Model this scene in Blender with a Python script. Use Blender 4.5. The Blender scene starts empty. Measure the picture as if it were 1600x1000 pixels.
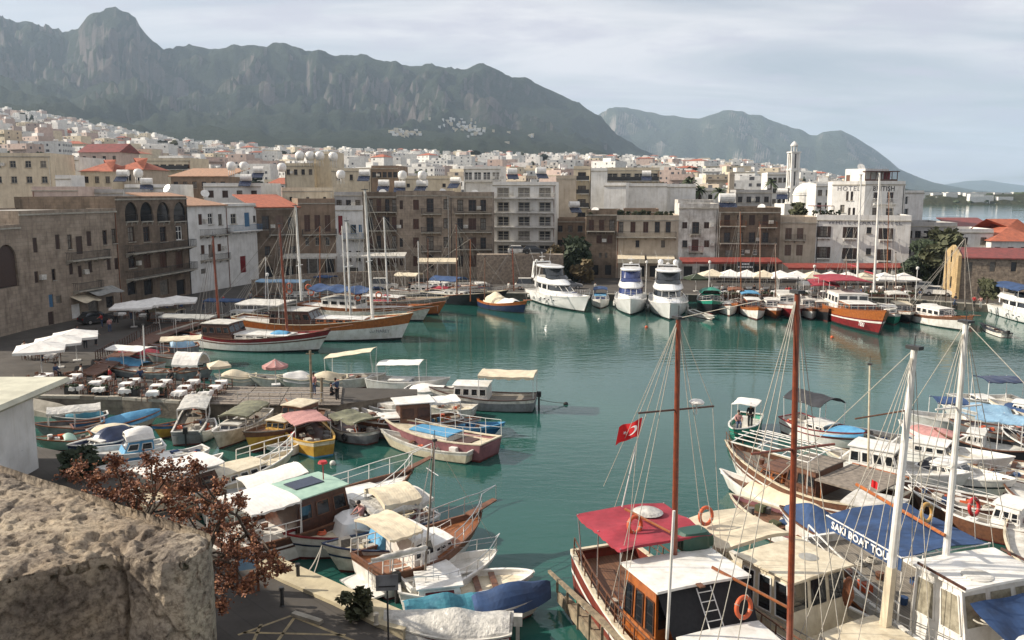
import bpy,math,random
from mathutils import Vector,Matrix,noise
R=math.radians
random.seed(7)
sc=bpy.context.scene
COL=sc.collection
EYE=17.0;FOC=1300.0;PITCH=math.atan(200/1300)
cam_d=bpy.data.cameras.new('camera');cam=bpy.data.objects.new('camera',cam_d);COL.objects.link(cam)
cam_d.sensor_width=36;cam_d.lens=FOC/1600*36;cam_d.clip_start=0.1;cam_d.clip_end=60000
cam.location=(0,0,EYE);cam.rotation_euler=(R(90)-PITCH,0,0);sc.camera=cam
SUN_EL=R(31);TO_SUN=Vector((-0.99,0.10,0)).normalized()
sun_d=bpy.data.lights.new('sun','SUN');sun=bpy.data.objects.new('sun',sun_d);COL.objects.link(sun)
sun_d.energy=5.0;sun_d.angle=R(0.55);sun_d.color=(1.0,0.90,0.76)
sv=Vector((TO_SUN.x*math.cos(SUN_EL),TO_SUN.y*math.cos(SUN_EL),math.sin(SUN_EL)))
sun.rotation_euler=sv.to_track_quat('Z','Y').to_euler();sun.location=sv*100
world=bpy.data.worlds.new('World');sc.world=world;world.use_nodes=True
wn,wl=world.node_tree.nodes,world.node_tree.links
wn.clear()
def N(nodes,t,**kw):
 n=nodes.new(t)
 for k,v in kw.items():
  if k.startswith('i_'):
   n.inputs[k[2:].replace('_',' ')].default_value=v
  else:setattr(n,k,v)
 return n
def build_world():
 out=N(wn,'ShaderNodeOutputWorld');bg=N(wn,'ShaderNodeBackground');bg.inputs[1].default_value=0.057
 sky=N(wn,'ShaderNodeTexSky',sky_type='NISHITA',sun_disc=False,sun_elevation=SUN_EL,sun_rotation=math.atan2(TO_SUN.x,TO_SUN.y),air_density=1.0,dust_density=1.0,ozone_density=1.4)
 tc=N(wn,'ShaderNodeTexCoord');sep=N(wn,'ShaderNodeSeparateXYZ');wl.new(tc.outputs['Generated'],sep.inputs[0])
 zz=N(wn,'ShaderNodeMath',operation='MAXIMUM');wl.new(sep.outputs[2],zz.inputs[0]);zz.inputs[1].default_value=0.0
 za=N(wn,'ShaderNodeMath',operation='ADD');wl.new(zz.outputs[0],za.inputs[0]);za.inputs[1].default_value=0.13
 dx=N(wn,'ShaderNodeMath',operation='DIVIDE');wl.new(sep.outputs[0],dx.inputs[0]);wl.new(za.outputs[0],dx.inputs[1])
 dy=N(wn,'ShaderNodeMath',operation='DIVIDE');wl.new(sep.outputs[1],dy.inputs[0]);wl.new(za.outputs[0],dy.inputs[1])
 cb=N(wn,'ShaderNodeCombineXYZ');wl.new(dx.outputs[0],cb.inputs[0]);wl.new(dy.outputs[0],cb.inputs[1])
 mp=N(wn,'ShaderNodeMapping');mp.inputs['Scale'].default_value=(0.55,1.3,1);mp.inputs['Rotation'].default_value=(0,0,R(28));wl.new(cb.outputs[0],mp.inputs[0])
 n1=N(wn,'ShaderNodeTexNoise',i_Scale=0.9,i_Detail=7.0,i_Roughness=0.55,i_Distortion=0.7);wl.new(mp.outputs[0],n1.inputs[0])
 r1=N(wn,'ShaderNodeValToRGB');wl.new(n1.outputs['Fac'],r1.inputs[0])
 r1.color_ramp.elements[0].position=0.30;r1.color_ramp.elements[0].color=(.16,.16,.16,1)
 r1.color_ramp.elements[1].position=0.62;r1.color_ramp.elements[1].color=(.93,.93,.93,1)
 m1=N(wn,'ShaderNodeMix',data_type='RGBA');wl.new(r1.outputs[0],m1.inputs[0]);wl.new(sky.outputs[0],m1.inputs[6])
 lift=N(wn,'ShaderNodeMapRange');wl.new(zz.outputs[0],lift.inputs[0]);lift.inputs[1].default_value=0.0;lift.inputs[2].default_value=0.35
 vc=N(wn,'ShaderNodeMix',data_type='RGBA');wl.new(lift.outputs[0],vc.inputs[0])
 vc.inputs[6].default_value=(9.6,9.5,10.2,1);vc.inputs[7].default_value=(11.9,11.5,11.3,1)
 wl.new(vc.outputs[2],m1.inputs[7])
 n2=N(wn,'ShaderNodeTexNoise',i_Scale=1.15,i_Detail=8.0,i_Roughness=0.6);
 mp2=N(wn,'ShaderNodeMapping');mp2.inputs['Scale'].default_value=(1.2,1.7,1);mp2.inputs['Location'].default_value=(3.3,1.2,0);wl.new(cb.outputs[0],mp2.inputs[0]);wl.new(mp2.outputs[0],n2.inputs[0])
 r2=N(wn,'ShaderNodeValToRGB');wl.new(n2.outputs['Fac'],r2.inputs[0])
 r2.color_ramp.elements[0].position=0.50;r2.color_ramp.elements[0].color=(0,0,0,1)
 r2.color_ramp.elements[1].position=0.62;r2.color_ramp.elements[1].color=(.8,.8,.8,1)
 m2=N(wn,'ShaderNodeMix',data_type='RGBA');wl.new(r2.outputs[0],m2.inputs[0]);wl.new(m1.outputs[2],m2.inputs[6]);m2.inputs[7].default_value=(7.4,7.3,8.3,1)
 wl.new(m2.outputs[2],bg.inputs[0]);wl.new(bg.outputs[0],out.inputs[0])
build_world()
sc.view_settings.view_transform='Standard';sc.view_settings.look='None';sc.view_settings.gamma=1
sc.view_settings.use_curve_mapping=False;sc.view_settings.exposure=0.60
sc.render.engine='CYCLES'
sc.cycles.use_denoising=True
sc.cycles.max_bounces=6;sc.cycles.transparent_max_bounces=8;sc.cycles.volume_bounces=1
sc.cycles.sample_clamp_indirect=6
SP,CP=math.sin(PITCH),math.cos(PITCH)
def ray(px,py):
 dx=(px-800)/FOC;dy=(500-py)/FOC
 return Vector((dx,CP+dy*SP,-SP+dy*CP))
def at(px,py,z=0.0):
 d=ray(px,py);t=(z-EYE)/d.z
 return Vector((d.x*t,d.y*t,z))
def atY(px,py,Y):
 d=ray(px,py);t=Y/d.y
 return Vector((d.x*t,Y,EYE+d.z*t))
def zat(py,Y):return EYE-Y*math.tan(PITCH+math.atan((py-500)/FOC))
MAT={}
def mat(name,col,col2=None,scale=2.0,rough=0.6,bump=0.0,bscale=None,metallic=0.0,streak=0.0,spec=None,coat=0.0,contrast=0.5,alpha=None,brick=None,bdist=0.02):
 if name in MAT:return MAT[name]
 m=bpy.data.materials.new(name);m.use_nodes=True;MAT[name]=m
 n,l=m.node_tree.nodes,m.node_tree.links
 b=n['Principled BSDF'];b.inputs['Roughness'].default_value=rough;b.inputs['Metallic'].default_value=metallic
 if spec is not None:b.inputs['Specular IOR Level'].default_value=spec
 if coat:b.inputs['Coat Weight'].default_value=coat;b.inputs['Coat Roughness'].default_value=0.12
 c4=(*col,1)
 if col2 is None:col2=tuple(c*0.72 for c in col)
 g=N(n,'ShaderNodeNewGeometry')
 no=N(n,'ShaderNodeTexNoise',i_Scale=scale,i_Detail=5.0,i_Roughness=0.62);l.new(g.outputs['Position'],no.inputs[0])
 rp=N(n,'ShaderNodeValToRGB');l.new(no.outputs['Fac'],rp.inputs[0])
 rp.color_ramp.elements[0].position=0.5-contrast*0.35;rp.color_ramp.elements[1].position=0.5+contrast*0.25
 rp.color_ramp.elements[0].color=(*col2,1);rp.color_ramp.elements[1].color=c4
 last=rp.outputs[0]
 if streak:
  mp=N(n,'ShaderNodeMapping');mp.inputs['Scale'].default_value=(2.2,2.2,0.22);l.new(g.outputs['Position'],mp.inputs[0])
  n3=N(n,'ShaderNodeTexNoise',i_Scale=1.0,i_Detail=6.0,i_Roughness=0.7);l.new(mp.outputs[0],n3.inputs[0])
  r3=N(n,'ShaderNodeValToRGB');l.new(n3.outputs['Fac'],r3.inputs[0])
  r3.color_ramp.elements[0].position=0.5;r3.color_ramp.elements[0].color=(1,1,1,1)
  r3.color_ramp.elements[1].position=0.72;k=1-streak;r3.color_ramp.elements[1].color=(k,k*0.97,k*0.92,1)
  mx=N(n,'ShaderNodeMix',data_type='RGBA',blend_type='MULTIPLY');mx.inputs[0].default_value=1
  l.new(last,mx.inputs[6]);l.new(r3.outputs[0],mx.inputs[7]);last=mx.outputs[2]
 if brick:
  sp=N(n,'ShaderNodeSeparateXYZ');l.new(g.outputs['Position'],sp.inputs[0])
  ad=N(n,'ShaderNodeMath',operation='ADD');l.new(sp.outputs[0],ad.inputs[0]);l.new(sp.outputs[1],ad.inputs[1])
  cb=N(n,'ShaderNodeCombineXYZ');l.new(ad.outputs[0],cb.inputs[0]);l.new(sp.outputs[2],cb.inputs[1])
  bt=N(n,'ShaderNodeTexBrick',i_Scale=1.0);l.new(cb.outputs[0],bt.inputs[0])
  bt.inputs['Brick Width'].default_value=brick;bt.inputs['Row Height'].default_value=brick*0.5;bt.inputs['Mortar Size'].default_value=brick*0.035
  bt.inputs['Color1'].default_value=(1,.98,.95,1);bt.inputs['Color2'].default_value=(.70,.66,.62,1);bt.inputs['Mortar'].default_value=(.55,.53,.5,1)
  mx=N(n,'ShaderNodeMix',data_type='RGBA',blend_type='MULTIPLY');mx.inputs[0].default_value=0.5
  l.new(last,mx.inputs[6]);l.new(bt.outputs[0],mx.inputs[7]);last=mx.outputs[2]
 l.new(last,b.inputs['Base Color'])
 if bump:
  nb=N(n,'ShaderNodeTexNoise',i_Scale=bscale or scale*5,i_Detail=4.0,i_Roughness=0.6);l.new(g.outputs['Position'],nb.inputs[0])
  bp=N(n,'ShaderNodeBump',i_Strength=bump,i_Distance=bdist);l.new(nb.outputs['Fac'],bp.inputs['Height']);l.new(bp.outputs[0],b.inputs['Normal'])
 return m
def planks(name,col,col2,width=0.14,axis=0,rough=0.6,line=0.35):
 """planking drawn across the object's own x (axis 0), y (1) or z (2): colour of single boards and their seams"""
 if name in MAT:return MAT[name]
 m=bpy.data.materials.new(name);m.use_nodes=True;MAT[name]=m
 n,l=m.node_tree.nodes,m.node_tree.links;b=n['Principled BSDF'];b.inputs['Roughness'].default_value=rough
 tc=N(n,'ShaderNodeTexCoord');sp=N(n,'ShaderNodeSeparateXYZ');l.new(tc.outputs['Object'],sp.inputs[0])
 dv=N(n,'ShaderNodeMath',operation='DIVIDE');l.new(sp.outputs[axis],dv.inputs[0]);dv.inputs[1].default_value=width
 fl=N(n,'ShaderNodeMath',operation='FLOOR');l.new(dv.outputs[0],fl.inputs[0])
 fr=N(n,'ShaderNodeMath',operation='FRACT');l.new(dv.outputs[0],fr.inputs[0])
 wn_=N(n,'ShaderNodeTexWhiteNoise',noise_dimensions='1D');l.new(fl.outputs[0],wn_.inputs['W'])
 g=N(n,'ShaderNodeNewGeometry');no=N(n,'ShaderNodeTexNoise',i_Scale=3.0,i_Detail=5.0);l.new(g.outputs['Position'],no.inputs[0])
 ad=N(n,'ShaderNodeMath',operation='ADD');l.new(wn_.outputs[0],ad.inputs[0]);l.new(no.outputs['Fac'],ad.inputs[1])
 ha=N(n,'ShaderNodeMath',operation='MULTIPLY');l.new(ad.outputs[0],ha.inputs[0]);ha.inputs[1].default_value=0.5
 mx=N(n,'ShaderNodeMix',data_type='RGBA');l.new(ha.outputs[0],mx.inputs[0]);mx.inputs[6].default_value=(*col2,1);mx.inputs[7].default_value=(*col,1)
 lt=N(n,'ShaderNodeMath',operation='LESS_THAN');l.new(fr.outputs[0],lt.inputs[0]);lt.inputs[1].default_value=0.12
 ml=N(n,'ShaderNodeMath',operation='MULTIPLY');l.new(lt.outputs[0],ml.inputs[0]);ml.inputs[1].default_value=1-line
 m2=N(n,'ShaderNodeMix',data_type='RGBA');l.new(ml.outputs[0],m2.inputs[0]);l.new(mx.outputs[2],m2.inputs[6]);m2.inputs[7].default_value=(*[c*.3 for c in col2],1)
 l.new(m2.outputs[2],b.inputs['Base Color'])
 bp=N(n,'ShaderNodeBump',i_Strength=0.5,i_Distance=0.01,invert=True);l.new(lt.outputs[0],bp.inputs['Height']);l.new(bp.outputs[0],b.inputs['Normal'])
 return m
M=lambda k:MAT[k]
mat('white_paint',(.79,.78,.75),(.62,.60,.55),1.5,.35,.08,6,spec=.4,streak=.22)
mat('clean_white',(.82,.82,.81),(.70,.70,.68),1.0,.22,coat=.3)
mat('dirty_white',(.67,.65,.60),(.40,.38,.33),2.2,.5,.08,9,streak=.18)
mat('cream_paint',(.68,.61,.46),(.50,.43,.31),2,.5,.05,streak=.3)
mat('canvas_white',(.74,.72,.68),(.62,.60,.56),.7,.8,.06,6,bdist=.01)
mat('cream_cloth',(.66,.58,.43),(.50,.43,.32),1.8,.85,.15,5,bdist=.02)
mat('white_cloth',(.78,.76,.72),(.60,.58,.55),1.6,.85,.15,4,bdist=.02)
mat('plastic_sheet',(.62,.60,.55),(.38,.37,.34),2.5,.35,.8,4,bdist=.12)
mat('grey_cloth',(.34,.34,.32),(.22,.22,.21),2,.85,.3,5,bdist=.04)
mat('olive_cloth',(.20,.20,.13),(.11,.11,.08),2.5,.9,.3,5,bdist=.04)
mat('dark_cloth',(.035,.038,.045),(.02,.02,.025),2,.85,.2,5)
mat('blue_cloth',(.030,.072,.18),(.018,.038,.09),1.2,.8,.3,3,bdist=.05)
mat('sky_blue',(.10,.32,.52),(.06,.22,.40),2,.6,.2,4)
mat('light_blue',(.26,.42,.55),(.17,.30,.43),2,.6,.2,4)
mat('red_cloth',(.36,.035,.055),(.22,.022,.035),1.3,.8,.3,4,bdist=.05)
mat('awning_red',(.26,.045,.03),(.15,.03,.022),1.3,.8,.2,4)
mat('teal_cloth',(.04,.20,.26),(.02,.11,.17),1.5,.7,.6,3,bdist=.1)
mat('varnish',(.30,.10,.032),(.17,.055,.02),5,.3,.06,12,coat=.4)
mat('orange_wood',(.42,.13,.03),(.26,.075,.02),4,.32,.06,12,coat=.4)
mat('dark_wood',(.085,.034,.02),(.045,.02,.013),5,.45,.1,14)
mat('brown_wood',(.17,.075,.04),(.09,.04,.024),5,.55,.15,14)
mat('mast_wood',(.24,.055,.022),(.13,.03,.015),5,.4,.1,14,coat=.2)
mat('grey_wood',(.26,.22,.18),(.13,.11,.09),4,.85,.3,16)
mat('old_timber',(.30,.24,.16),(.12,.10,.07),3,.85,.4,12)
mat('dark_hull',(.025,.027,.03),(.015,.015,.018),2,.3,spec=.4)
mat('navy_hull',(.02,.035,.09),(.012,.02,.05),2,.35)
mat('grey_hull',(.24,.25,.26),(.13,.13,.14),2,.5,.1,streak=.35)
mat('blue_hull',(.03,.15,.33),(.02,.08,.18),2,.45,.1,streak=.3)
mat('red_hull',(.22,.018,.022),(.12,.012,.014),2,.4,.05)
mat('pink_hull',(.28,.12,.13),(.17,.07,.08),2,.6,.15)
mat('yellow_hull',(.55,.33,.05),(.38,.20,.035),2.5,.5,.1)
mat('green_hull',(.02,.25,.17),(.012,.16,.11),2,.45,.05)
mat('mint_paint',(.36,.52,.42),(.26,.40,.33),2,.5)
mat('green_plastic',(.015,.07,.045),(.01,.045,.03),1,.35)
mat('boot_green',(.04,.08,.06),(.02,.04,.03),3,.6)
mat('boot_red',(.16,.035,.03),(.08,.02,.02),3,.6)
mat('boot_dark',(.02,.022,.022),(.012,.012,.012),3,.6)
mat('glass',(.018,.022,.026),(.012,.015,.018),1,.06,spec=.8)
mat('town_glass',(.028,.03,.034),(.015,.016,.018),1.5,.25,spec=.5)
mat('far_window',(.10,.10,.11),(.05,.05,.055),1.5,.3)
mat('curtain_glass',(.36,.33,.25),(.18,.16,.12),5,.3)
mat('blue_glass',(.03,.05,.16),(.02,.03,.1),1,.06,spec=.8)
mat('steel',(.62,.62,.62),(.5,.5,.5),4,.3,metallic=.85)
mat('white_steel',(.74,.73,.70),(.6,.59,.56),5,.4)
mat('dark_steel',(.05,.05,.052),(.03,.03,.03),5,.5,metallic=.3)
mat('rust',(.22,.075,.03),(.10,.04,.02),6,.8,.2)
mat('rope',(.45,.42,.36),(.3,.28,.24),12,.9)
mat('dark_rope',(.16,.15,.14),(.09,.085,.08),12,.9)
mat('rubber',(.02,.02,.02),(.012,.012,.012),5,.7)
mat('buoy_orange',(.62,.12,.04),(.42,.08,.03),3,.5)
mat('buoy_ochre',(.50,.30,.08),(.35,.2,.06),3,.5)
mat('red_plastic',(.50,.03,.03),(.35,.02,.02),3,.45)
mat('flag_red',(.62,.012,.016),(.52,.01,.014),2,.8)
mat('flag_white',(.8,.8,.8),(.7,.7,.7),2,.8)
mat('skin',(.35,.19,.13),(.28,.15,.1),6,.6)
mat('hair',(.03,.022,.018),(.02,.015,.012),9,.8)
mat('denim',(.05,.075,.14),(.03,.045,.09),8,.9)
mat('black_cloth',(.02,.02,.022),(.012,.012,.014),8,.9)
mat('pink_cloth',(.48,.25,.23),(.34,.17,.16),6,.9)
mat('red_shirt',(.40,.03,.03),(.3,.02,.02),6,.9)
mat('lettering_white',(.8,.8,.78),(.72,.72,.7),3,.6)
mat('lettering_dark',(.03,.03,.035),(.02,.02,.02),3,.6)
mat('lettering_grey',(.16,.16,.18),(.12,.12,.14),3,.6)
mat('concrete',(.40,.37,.31),(.24,.22,.18),1.2,.9,.4,9)
mat('pale_concrete',(.52,.45,.30),(.34,.29,.20),1.0,.9,.4,9)
mat('quay_stone',(.22,.19,.15),(.10,.085,.07),1.4,.9,.5,6,brick=1.1,bdist=.05)
mat('wet_stone',(.08,.07,.055),(.035,.035,.028),1.5,.8,.6,5,bdist=.06)
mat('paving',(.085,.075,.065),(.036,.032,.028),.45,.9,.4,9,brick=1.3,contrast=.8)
mat('asphalt',(.055,.052,.05),(.04,.038,.037),.6,.9,.3,14)
mat('road_paint',(.38,.30,.16),(.2,.16,.1),3,.8)
mat('stone_beige',(.37,.305,.24),(.23,.185,.145),.7,.9,.4,7,streak=.4,brick=.9)
mat('stone_brown',(.22,.165,.12),(.11,.085,.062),.6,.9,.5,6,streak=.45,brick=.8)
mat('stone_grey',(.24,.21,.17),(.12,.105,.09),.5,.9,.5,6,streak=.5,brick=.8)
mat('stone_yellow',(.52,.38,.19),(.36,.25,.13),.8,.9,.5,6,brick=.6)
mat('rubble',(.33,.27,.21),(.15,.12,.095),2.2,.95,.8,5,brick=.5,bdist=.08)
mat('plaster_white',(.72,.71,.68),(.56,.55,.52),.6,.85,.15,5,streak=.18)
mat('plaster_stained',(.66,.64,.60),(.34,.31,.27),.7,.9,.3,5,streak=.45)
mat('plaster_cream',(.64,.56,.42),(.50,.43,.32),.6,.85,.15,5,streak=.25)
mat('plaster_beige',(.50,.43,.34),(.38,.32,.25),.6,.85,.15,5,streak=.3)
mat('plaster_pink',(.55,.44,.38),(.44,.34,.30),.6,.85,.15,5,streak=.25)
mat('plaster_grey',(.42,.41,.40),(.30,.29,.28),.6,.85,.15,5,streak=.3)
mat('plaster_tan',(.28,.20,.14),(.18,.13,.09),.6,.85,.15,5,streak=.35)
mat('roof_flat',(.42,.40,.37),(.25,.24,.22),.7,.9,.3,6)
mat('roof_dark',(.10,.09,.085),(.05,.045,.04),.9,.9,.3,6)
mat('tile_red',(.40,.12,.065),(.24,.075,.045),1.5,.8,.5,9)
mat('tile_faded',(.42,.24,.15),(.24,.15,.10),2.2,.85,.6,9)
mat('sheet_red',(.22,.05,.042),(.12,.035,.03),1.2,.6,.2,8)
mat('shutter_brown',(.055,.028,.02),(.035,.02,.015),6,.6)
mat('shutter_tan',(.16,.10,.075),(.10,.065,.05),6,.6)
mat('shutter_blue',(.06,.16,.28),(.04,.11,.2),6,.6)
mat('leaf_dark',(.028,.045,.018),(.016,.026,.011),1.2,.8)
mat('leaf_mid',(.055,.075,.03),(.03,.043,.018),1.2,.8)
mat('leaf_olive',(.075,.08,.035),(.04,.045,.02),1.2,.8)
mat('leaf_dry',(.15,.11,.05),(.09,.065,.03),1.2,.8)
mat('leaf_autumn',(.19,.066,.028),(.10,.034,.018),3.5,.75)
mat('leaf_autumn_bright',(.42,.18,.07),(.18,.065,.035),3.5,.75)
mat('bark',(.09,.065,.045),(.05,.036,.026),5,.9,.4,10)
planks('deck_brown',(.24,.12,.065),(.12,.06,.035),.13,1)
planks('deck_grey',(.32,.28,.23),(.17,.15,.12),.13,1)
planks('deck_varnish',(.34,.13,.05),(.2,.075,.03),.12,1,.35)
mat('curtain_dim',(.20,.18,.15),(.08,.075,.065),3,.4)
mat('solar',(.02,.028,.06),(.014,.02,.04),1,.15)
def tag(o,label=None,cat=None,group=None,kind=None):
 if label:o['label']=label
 if cat:o['category']=cat
 if group:o['group']=group
 if kind:o['kind']=kind
 return o
def empty(name,loc=(0,0,0),rz=0.0,label=None,cat=None,group=None):
 o=bpy.data.objects.new(name,None);COL.objects.link(o);o.location=loc;o.rotation_euler=(0,0,rz);o.empty_display_size=.3
 return tag(o,label,cat,group)
class MB:
 def __init__(s):s.v=[];s.f=[];s.m=[];s.mi=0
 def add(s,vs,fs):
  k=len(s.v);s.v.extend([tuple(v)for v in vs]);s.f.extend([tuple(i+k for i in f)for f in fs]);s.m.extend([s.mi]*len(fs));return s
 def quad(s,a,b,c,d):return s.add([a,b,c,d],[(0,1,2,3)])
 def box(s,x0,x1,y0,y1,z0,z1):
  return s.add([(x0,y0,z0),(x1,y0,z0),(x1,y1,z0),(x0,y1,z0),(x0,y0,z1),(x1,y0,z1),(x1,y1,z1),(x0,y1,z1)],[(0,3,2,1),(4,5,6,7),(0,1,5,4),(1,2,6,5),(2,3,7,6),(3,0,4,7)])
 def tube(s,p0,p1,r0,r1=None,n=6,cap=True):
  p0,p1=Vector(p0),Vector(p1);r1=r0 if r1 is None else r1
  d=p1-p0
  if d.length<1e-6:return s
  d.normalize();a=d.orthogonal().normalized();b=d.cross(a)
  vs=[p0+(a*math.cos(2*math.pi*i/n)+b*math.sin(2*math.pi*i/n))*r0 for i in range(n)]
  vs+=[p1+(a*math.cos(2*math.pi*i/n)+b*math.sin(2*math.pi*i/n))*r1 for i in range(n)]
  fs=[(i,(i+1)%n,n+(i+1)%n,n+i)for i in range(n)]
  if cap:fs+=[tuple(range(n-1,-1,-1)),tuple(range(n,2*n))]
  return s.add(vs,fs)
 def path(s,pts,r,n=5):
  for a,b in zip(pts[:-1],pts[1:]):s.tube(a,b,r,r,n)
  return s
 def sag(s,a,b,drop,r,k=8,n=4):
  a,b=Vector(a),Vector(b)
  pts=[a.lerp(b,i/k)-Vector((0,0,drop*4*(i/k)*(1-i/k)))for i in range(k+1)]
  return s.path(pts,r,n)
 def lathe(s,prof,n=12,c=(0,0,0),sx=1,sy=1):
  vs=[];fs=[]
  for r,z in prof:
   for i in range(n):
    a=2*math.pi*i/n;vs.append((c[0]+r*sx*math.cos(a),c[1]+r*sy*math.sin(a),c[2]+z))
  for j in range(len(prof)-1):
   for i in range(n):fs.append((j*n+i,j*n+(i+1)%n,(j+1)*n+(i+1)%n,(j+1)*n+i))
  fs.append(tuple(range(n-1,-1,-1)));fs.append(tuple((len(prof)-1)*n+i for i in range(n)))
  return s.add(vs,fs)
 def prism(s,poly,z0,z1):
  n=len(poly);vs=[(p[0],p[1],z0)for p in poly]+[(p[0],p[1],z1)for p in poly]
  fs=[(i,(i+1)%n,n+(i+1)%n,n+i)for i in range(n)]+[tuple(range(n-1,-1,-1)),tuple(range(n,2*n))]
  return s.add(vs,fs)
 def grid(s,fn,nu,nv,flip=False):
  vs=[fn(i/nu,j/nv)for j in range(nv+1)for i in range(nu+1)];w=nu+1
  fs=[(j*w+i,j*w+i+1,(j+1)*w+i+1,(j+1)*w+i)for j in range(nv)for i in range(nu)]
  if flip:fs=[f[::-1]for f in fs]
  return s.add(vs,fs)
 def torus(s,c,R0,r,axis,n=18,m=7):
  axis=Vector(axis).normalized();a=axis.orthogonal().normalized();b=axis.cross(a);c=Vector(c);vs=[];fs=[]
  for i in range(n):
   t=2*math.pi*i/n;d=a*math.cos(t)+b*math.sin(t)
   for j in range(m):
    q=2*math.pi*j/m;vs.append(c+d*(R0+r*math.cos(q))+axis*r*math.sin(q))
  for i in range(n):
   for j in range(m):fs.append((i*m+j,((i+1)%n)*m+j,((i+1)%n)*m+(j+1)%m,i*m+(j+1)%m))
  return s.add(vs,fs)
 def blob(s,c,rx,ry,rz,n=8,m=5,jit=0.0):
  vs=[];fs=[]
  for j in range(1,m):
   a=math.pi*j/m
   for i in range(n):
    t=2*math.pi*i/n;k=1+random.uniform(-jit,jit)
    vs.append((c[0]+rx*k*math.sin(a)*math.cos(t),c[1]+ry*k*math.sin(a)*math.sin(t),c[2]+rz*k*math.cos(a)))
  vs.append((c[0],c[1],c[2]+rz));vs.append((c[0],c[1],c[2]-rz));T=len(vs)-2
  for j in range(m-2):
   for i in range(n):fs.append((j*n+i,(j+1)*n+i,(j+1)*n+(i+1)%n,j*n+(i+1)%n))
  for i in range(n):fs.append((T,i,(i+1)%n));fs.append((T+1,(m-2)*n+(i+1)%n,(m-2)*n+i))
  return s.add(vs,fs)
 def mesh(s,name,mats,smooth=False):
  me=bpy.data.meshes.new(name);me.from_pydata(s.v,[],s.f)
  for x in(mats if isinstance(mats,(list,tuple))else[mats]):me.materials.append(MAT[x]if isinstance(x,str)else x)
  if any(s.m):me.polygons.foreach_set('material_index',s.m)
  if smooth:me.polygons.foreach_set('use_smooth',[True]*len(me.polygons))
  me.update();return me
 def build(s,name,mats,parent=None,label=None,cat=None,group=None,kind=None,smooth=False,loc=None,rz=None,fix=False):
  me=s.mesh(name,mats,smooth)
  if fix:
   import bmesh
   bm=bmesh.new();bm.from_mesh(me);bmesh.ops.recalc_face_normals(bm,faces=bm.faces);bm.to_mesh(me);bm.free()
  o=bpy.data.objects.new(name,me);COL.objects.link(o)
  if parent:o.parent=parent
  if loc is not None:o.location=loc
  if rz is not None:o.rotation_euler=(0,0,rz)
  return tag(o,label,cat,group,kind)
def inst(name,me,parent=None,loc=(0,0,0),scale=(1,1,1),rot=(0,0,0)):
 o=bpy.data.objects.new(name,me);COL.objects.link(o);o.location=loc;o.scale=scale;o.rotation_euler=rot
 if parent:o.parent=parent
 return o
KIDS={}
def copy_tree(o,parent=None,kids=None):
 c=o.copy();COL.objects.link(c);c.parent=parent
 for ch in[x for x in COL_LIST()if x.parent==o]:copy_tree(ch,c)
 return c
def COL_LIST():return list(COL.objects)
def dup(root,loc,rz=0.0,scale=None,label=None,group=None):
 kids=list(root.children_recursive);m={root:root.copy()}
 COL.objects.link(m[root]);r=m[root];r.location=loc;r.rotation_euler=(0,0,rz)
 if scale:r.scale=(scale,)*3 if not isinstance(scale,tuple)else scale
 for k in kids:m[k]=k.copy();COL.objects.link(m[k])
 for k in kids:m[k].parent=m[k.parent]
 if label:r['label']=label
 if group:r['group']=group
 return r
def text_mesh(body,size,m,parent=None,loc=(0,0,0),rot=(0,0,0),name='lettering',depth=.01,spacing=1.0,bold=0.0):
 if body in TXT:return inst(name,TXT[body],parent,loc,(1,1,1),rot)
 cu=bpy.data.curves.new('t','FONT');cu.body=body;cu.size=size;cu.extrude=depth;cu.align_x='CENTER';cu.align_y='CENTER';cu.space_character=spacing;cu.offset=bold;cu.resolution_u=2
 t=bpy.data.objects.new('t',cu);COL.objects.link(t)
 dg=bpy.context.evaluated_depsgraph_get();me=bpy.data.meshes.new_from_object(t.evaluated_get(dg))
 bpy.data.objects.remove(t);me.name=name;me.materials.clear();me.materials.append(MAT[m])
 return inst(name,me,parent,loc,(1,1,1),rot)
TXT={}
def lerp(a,b,t):return a+(b-a)*t
def smooth(a,b,x):
 t=max(0,min(1,(x-a)/(b-a)));return t*t*(3-2*t)
def interp(tab,x):
 if x<=tab[0][0]:return tab[0][1]
 for(a,b),(c,d)in zip(tab[:-1],tab[1:]):
  if x<=c:return b+(d-b)*(x-a)/(c-a)
 return tab[-1][1]
def skin_mesh(name,pts,edges,rad,m,sub=1,root=0):
 me=bpy.data.meshes.new('t');me.from_pydata(pts,edges,[]);o=bpy.data.objects.new('t',me);COL.objects.link(o)
 mo=o.modifiers.new('s','SKIN');mo.use_smooth_shade=True
 sv_=me.skin_vertices[0].data
 for i,r in enumerate(rad):sv_[i].radius=(r if isinstance(r,tuple)else(r,r));sv_[i].use_root=(i==root)
 su=o.modifiers.new('u','SUBSURF');su.levels=sub;su.render_levels=sub
 dg=bpy.context.evaluated_depsgraph_get();out=bpy.data.meshes.new_from_object(o.evaluated_get(dg));bpy.data.objects.remove(o)
 out.name=name;out.materials.clear();out.materials.append(MAT[m]);return out
POSES={};SK={}
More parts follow.
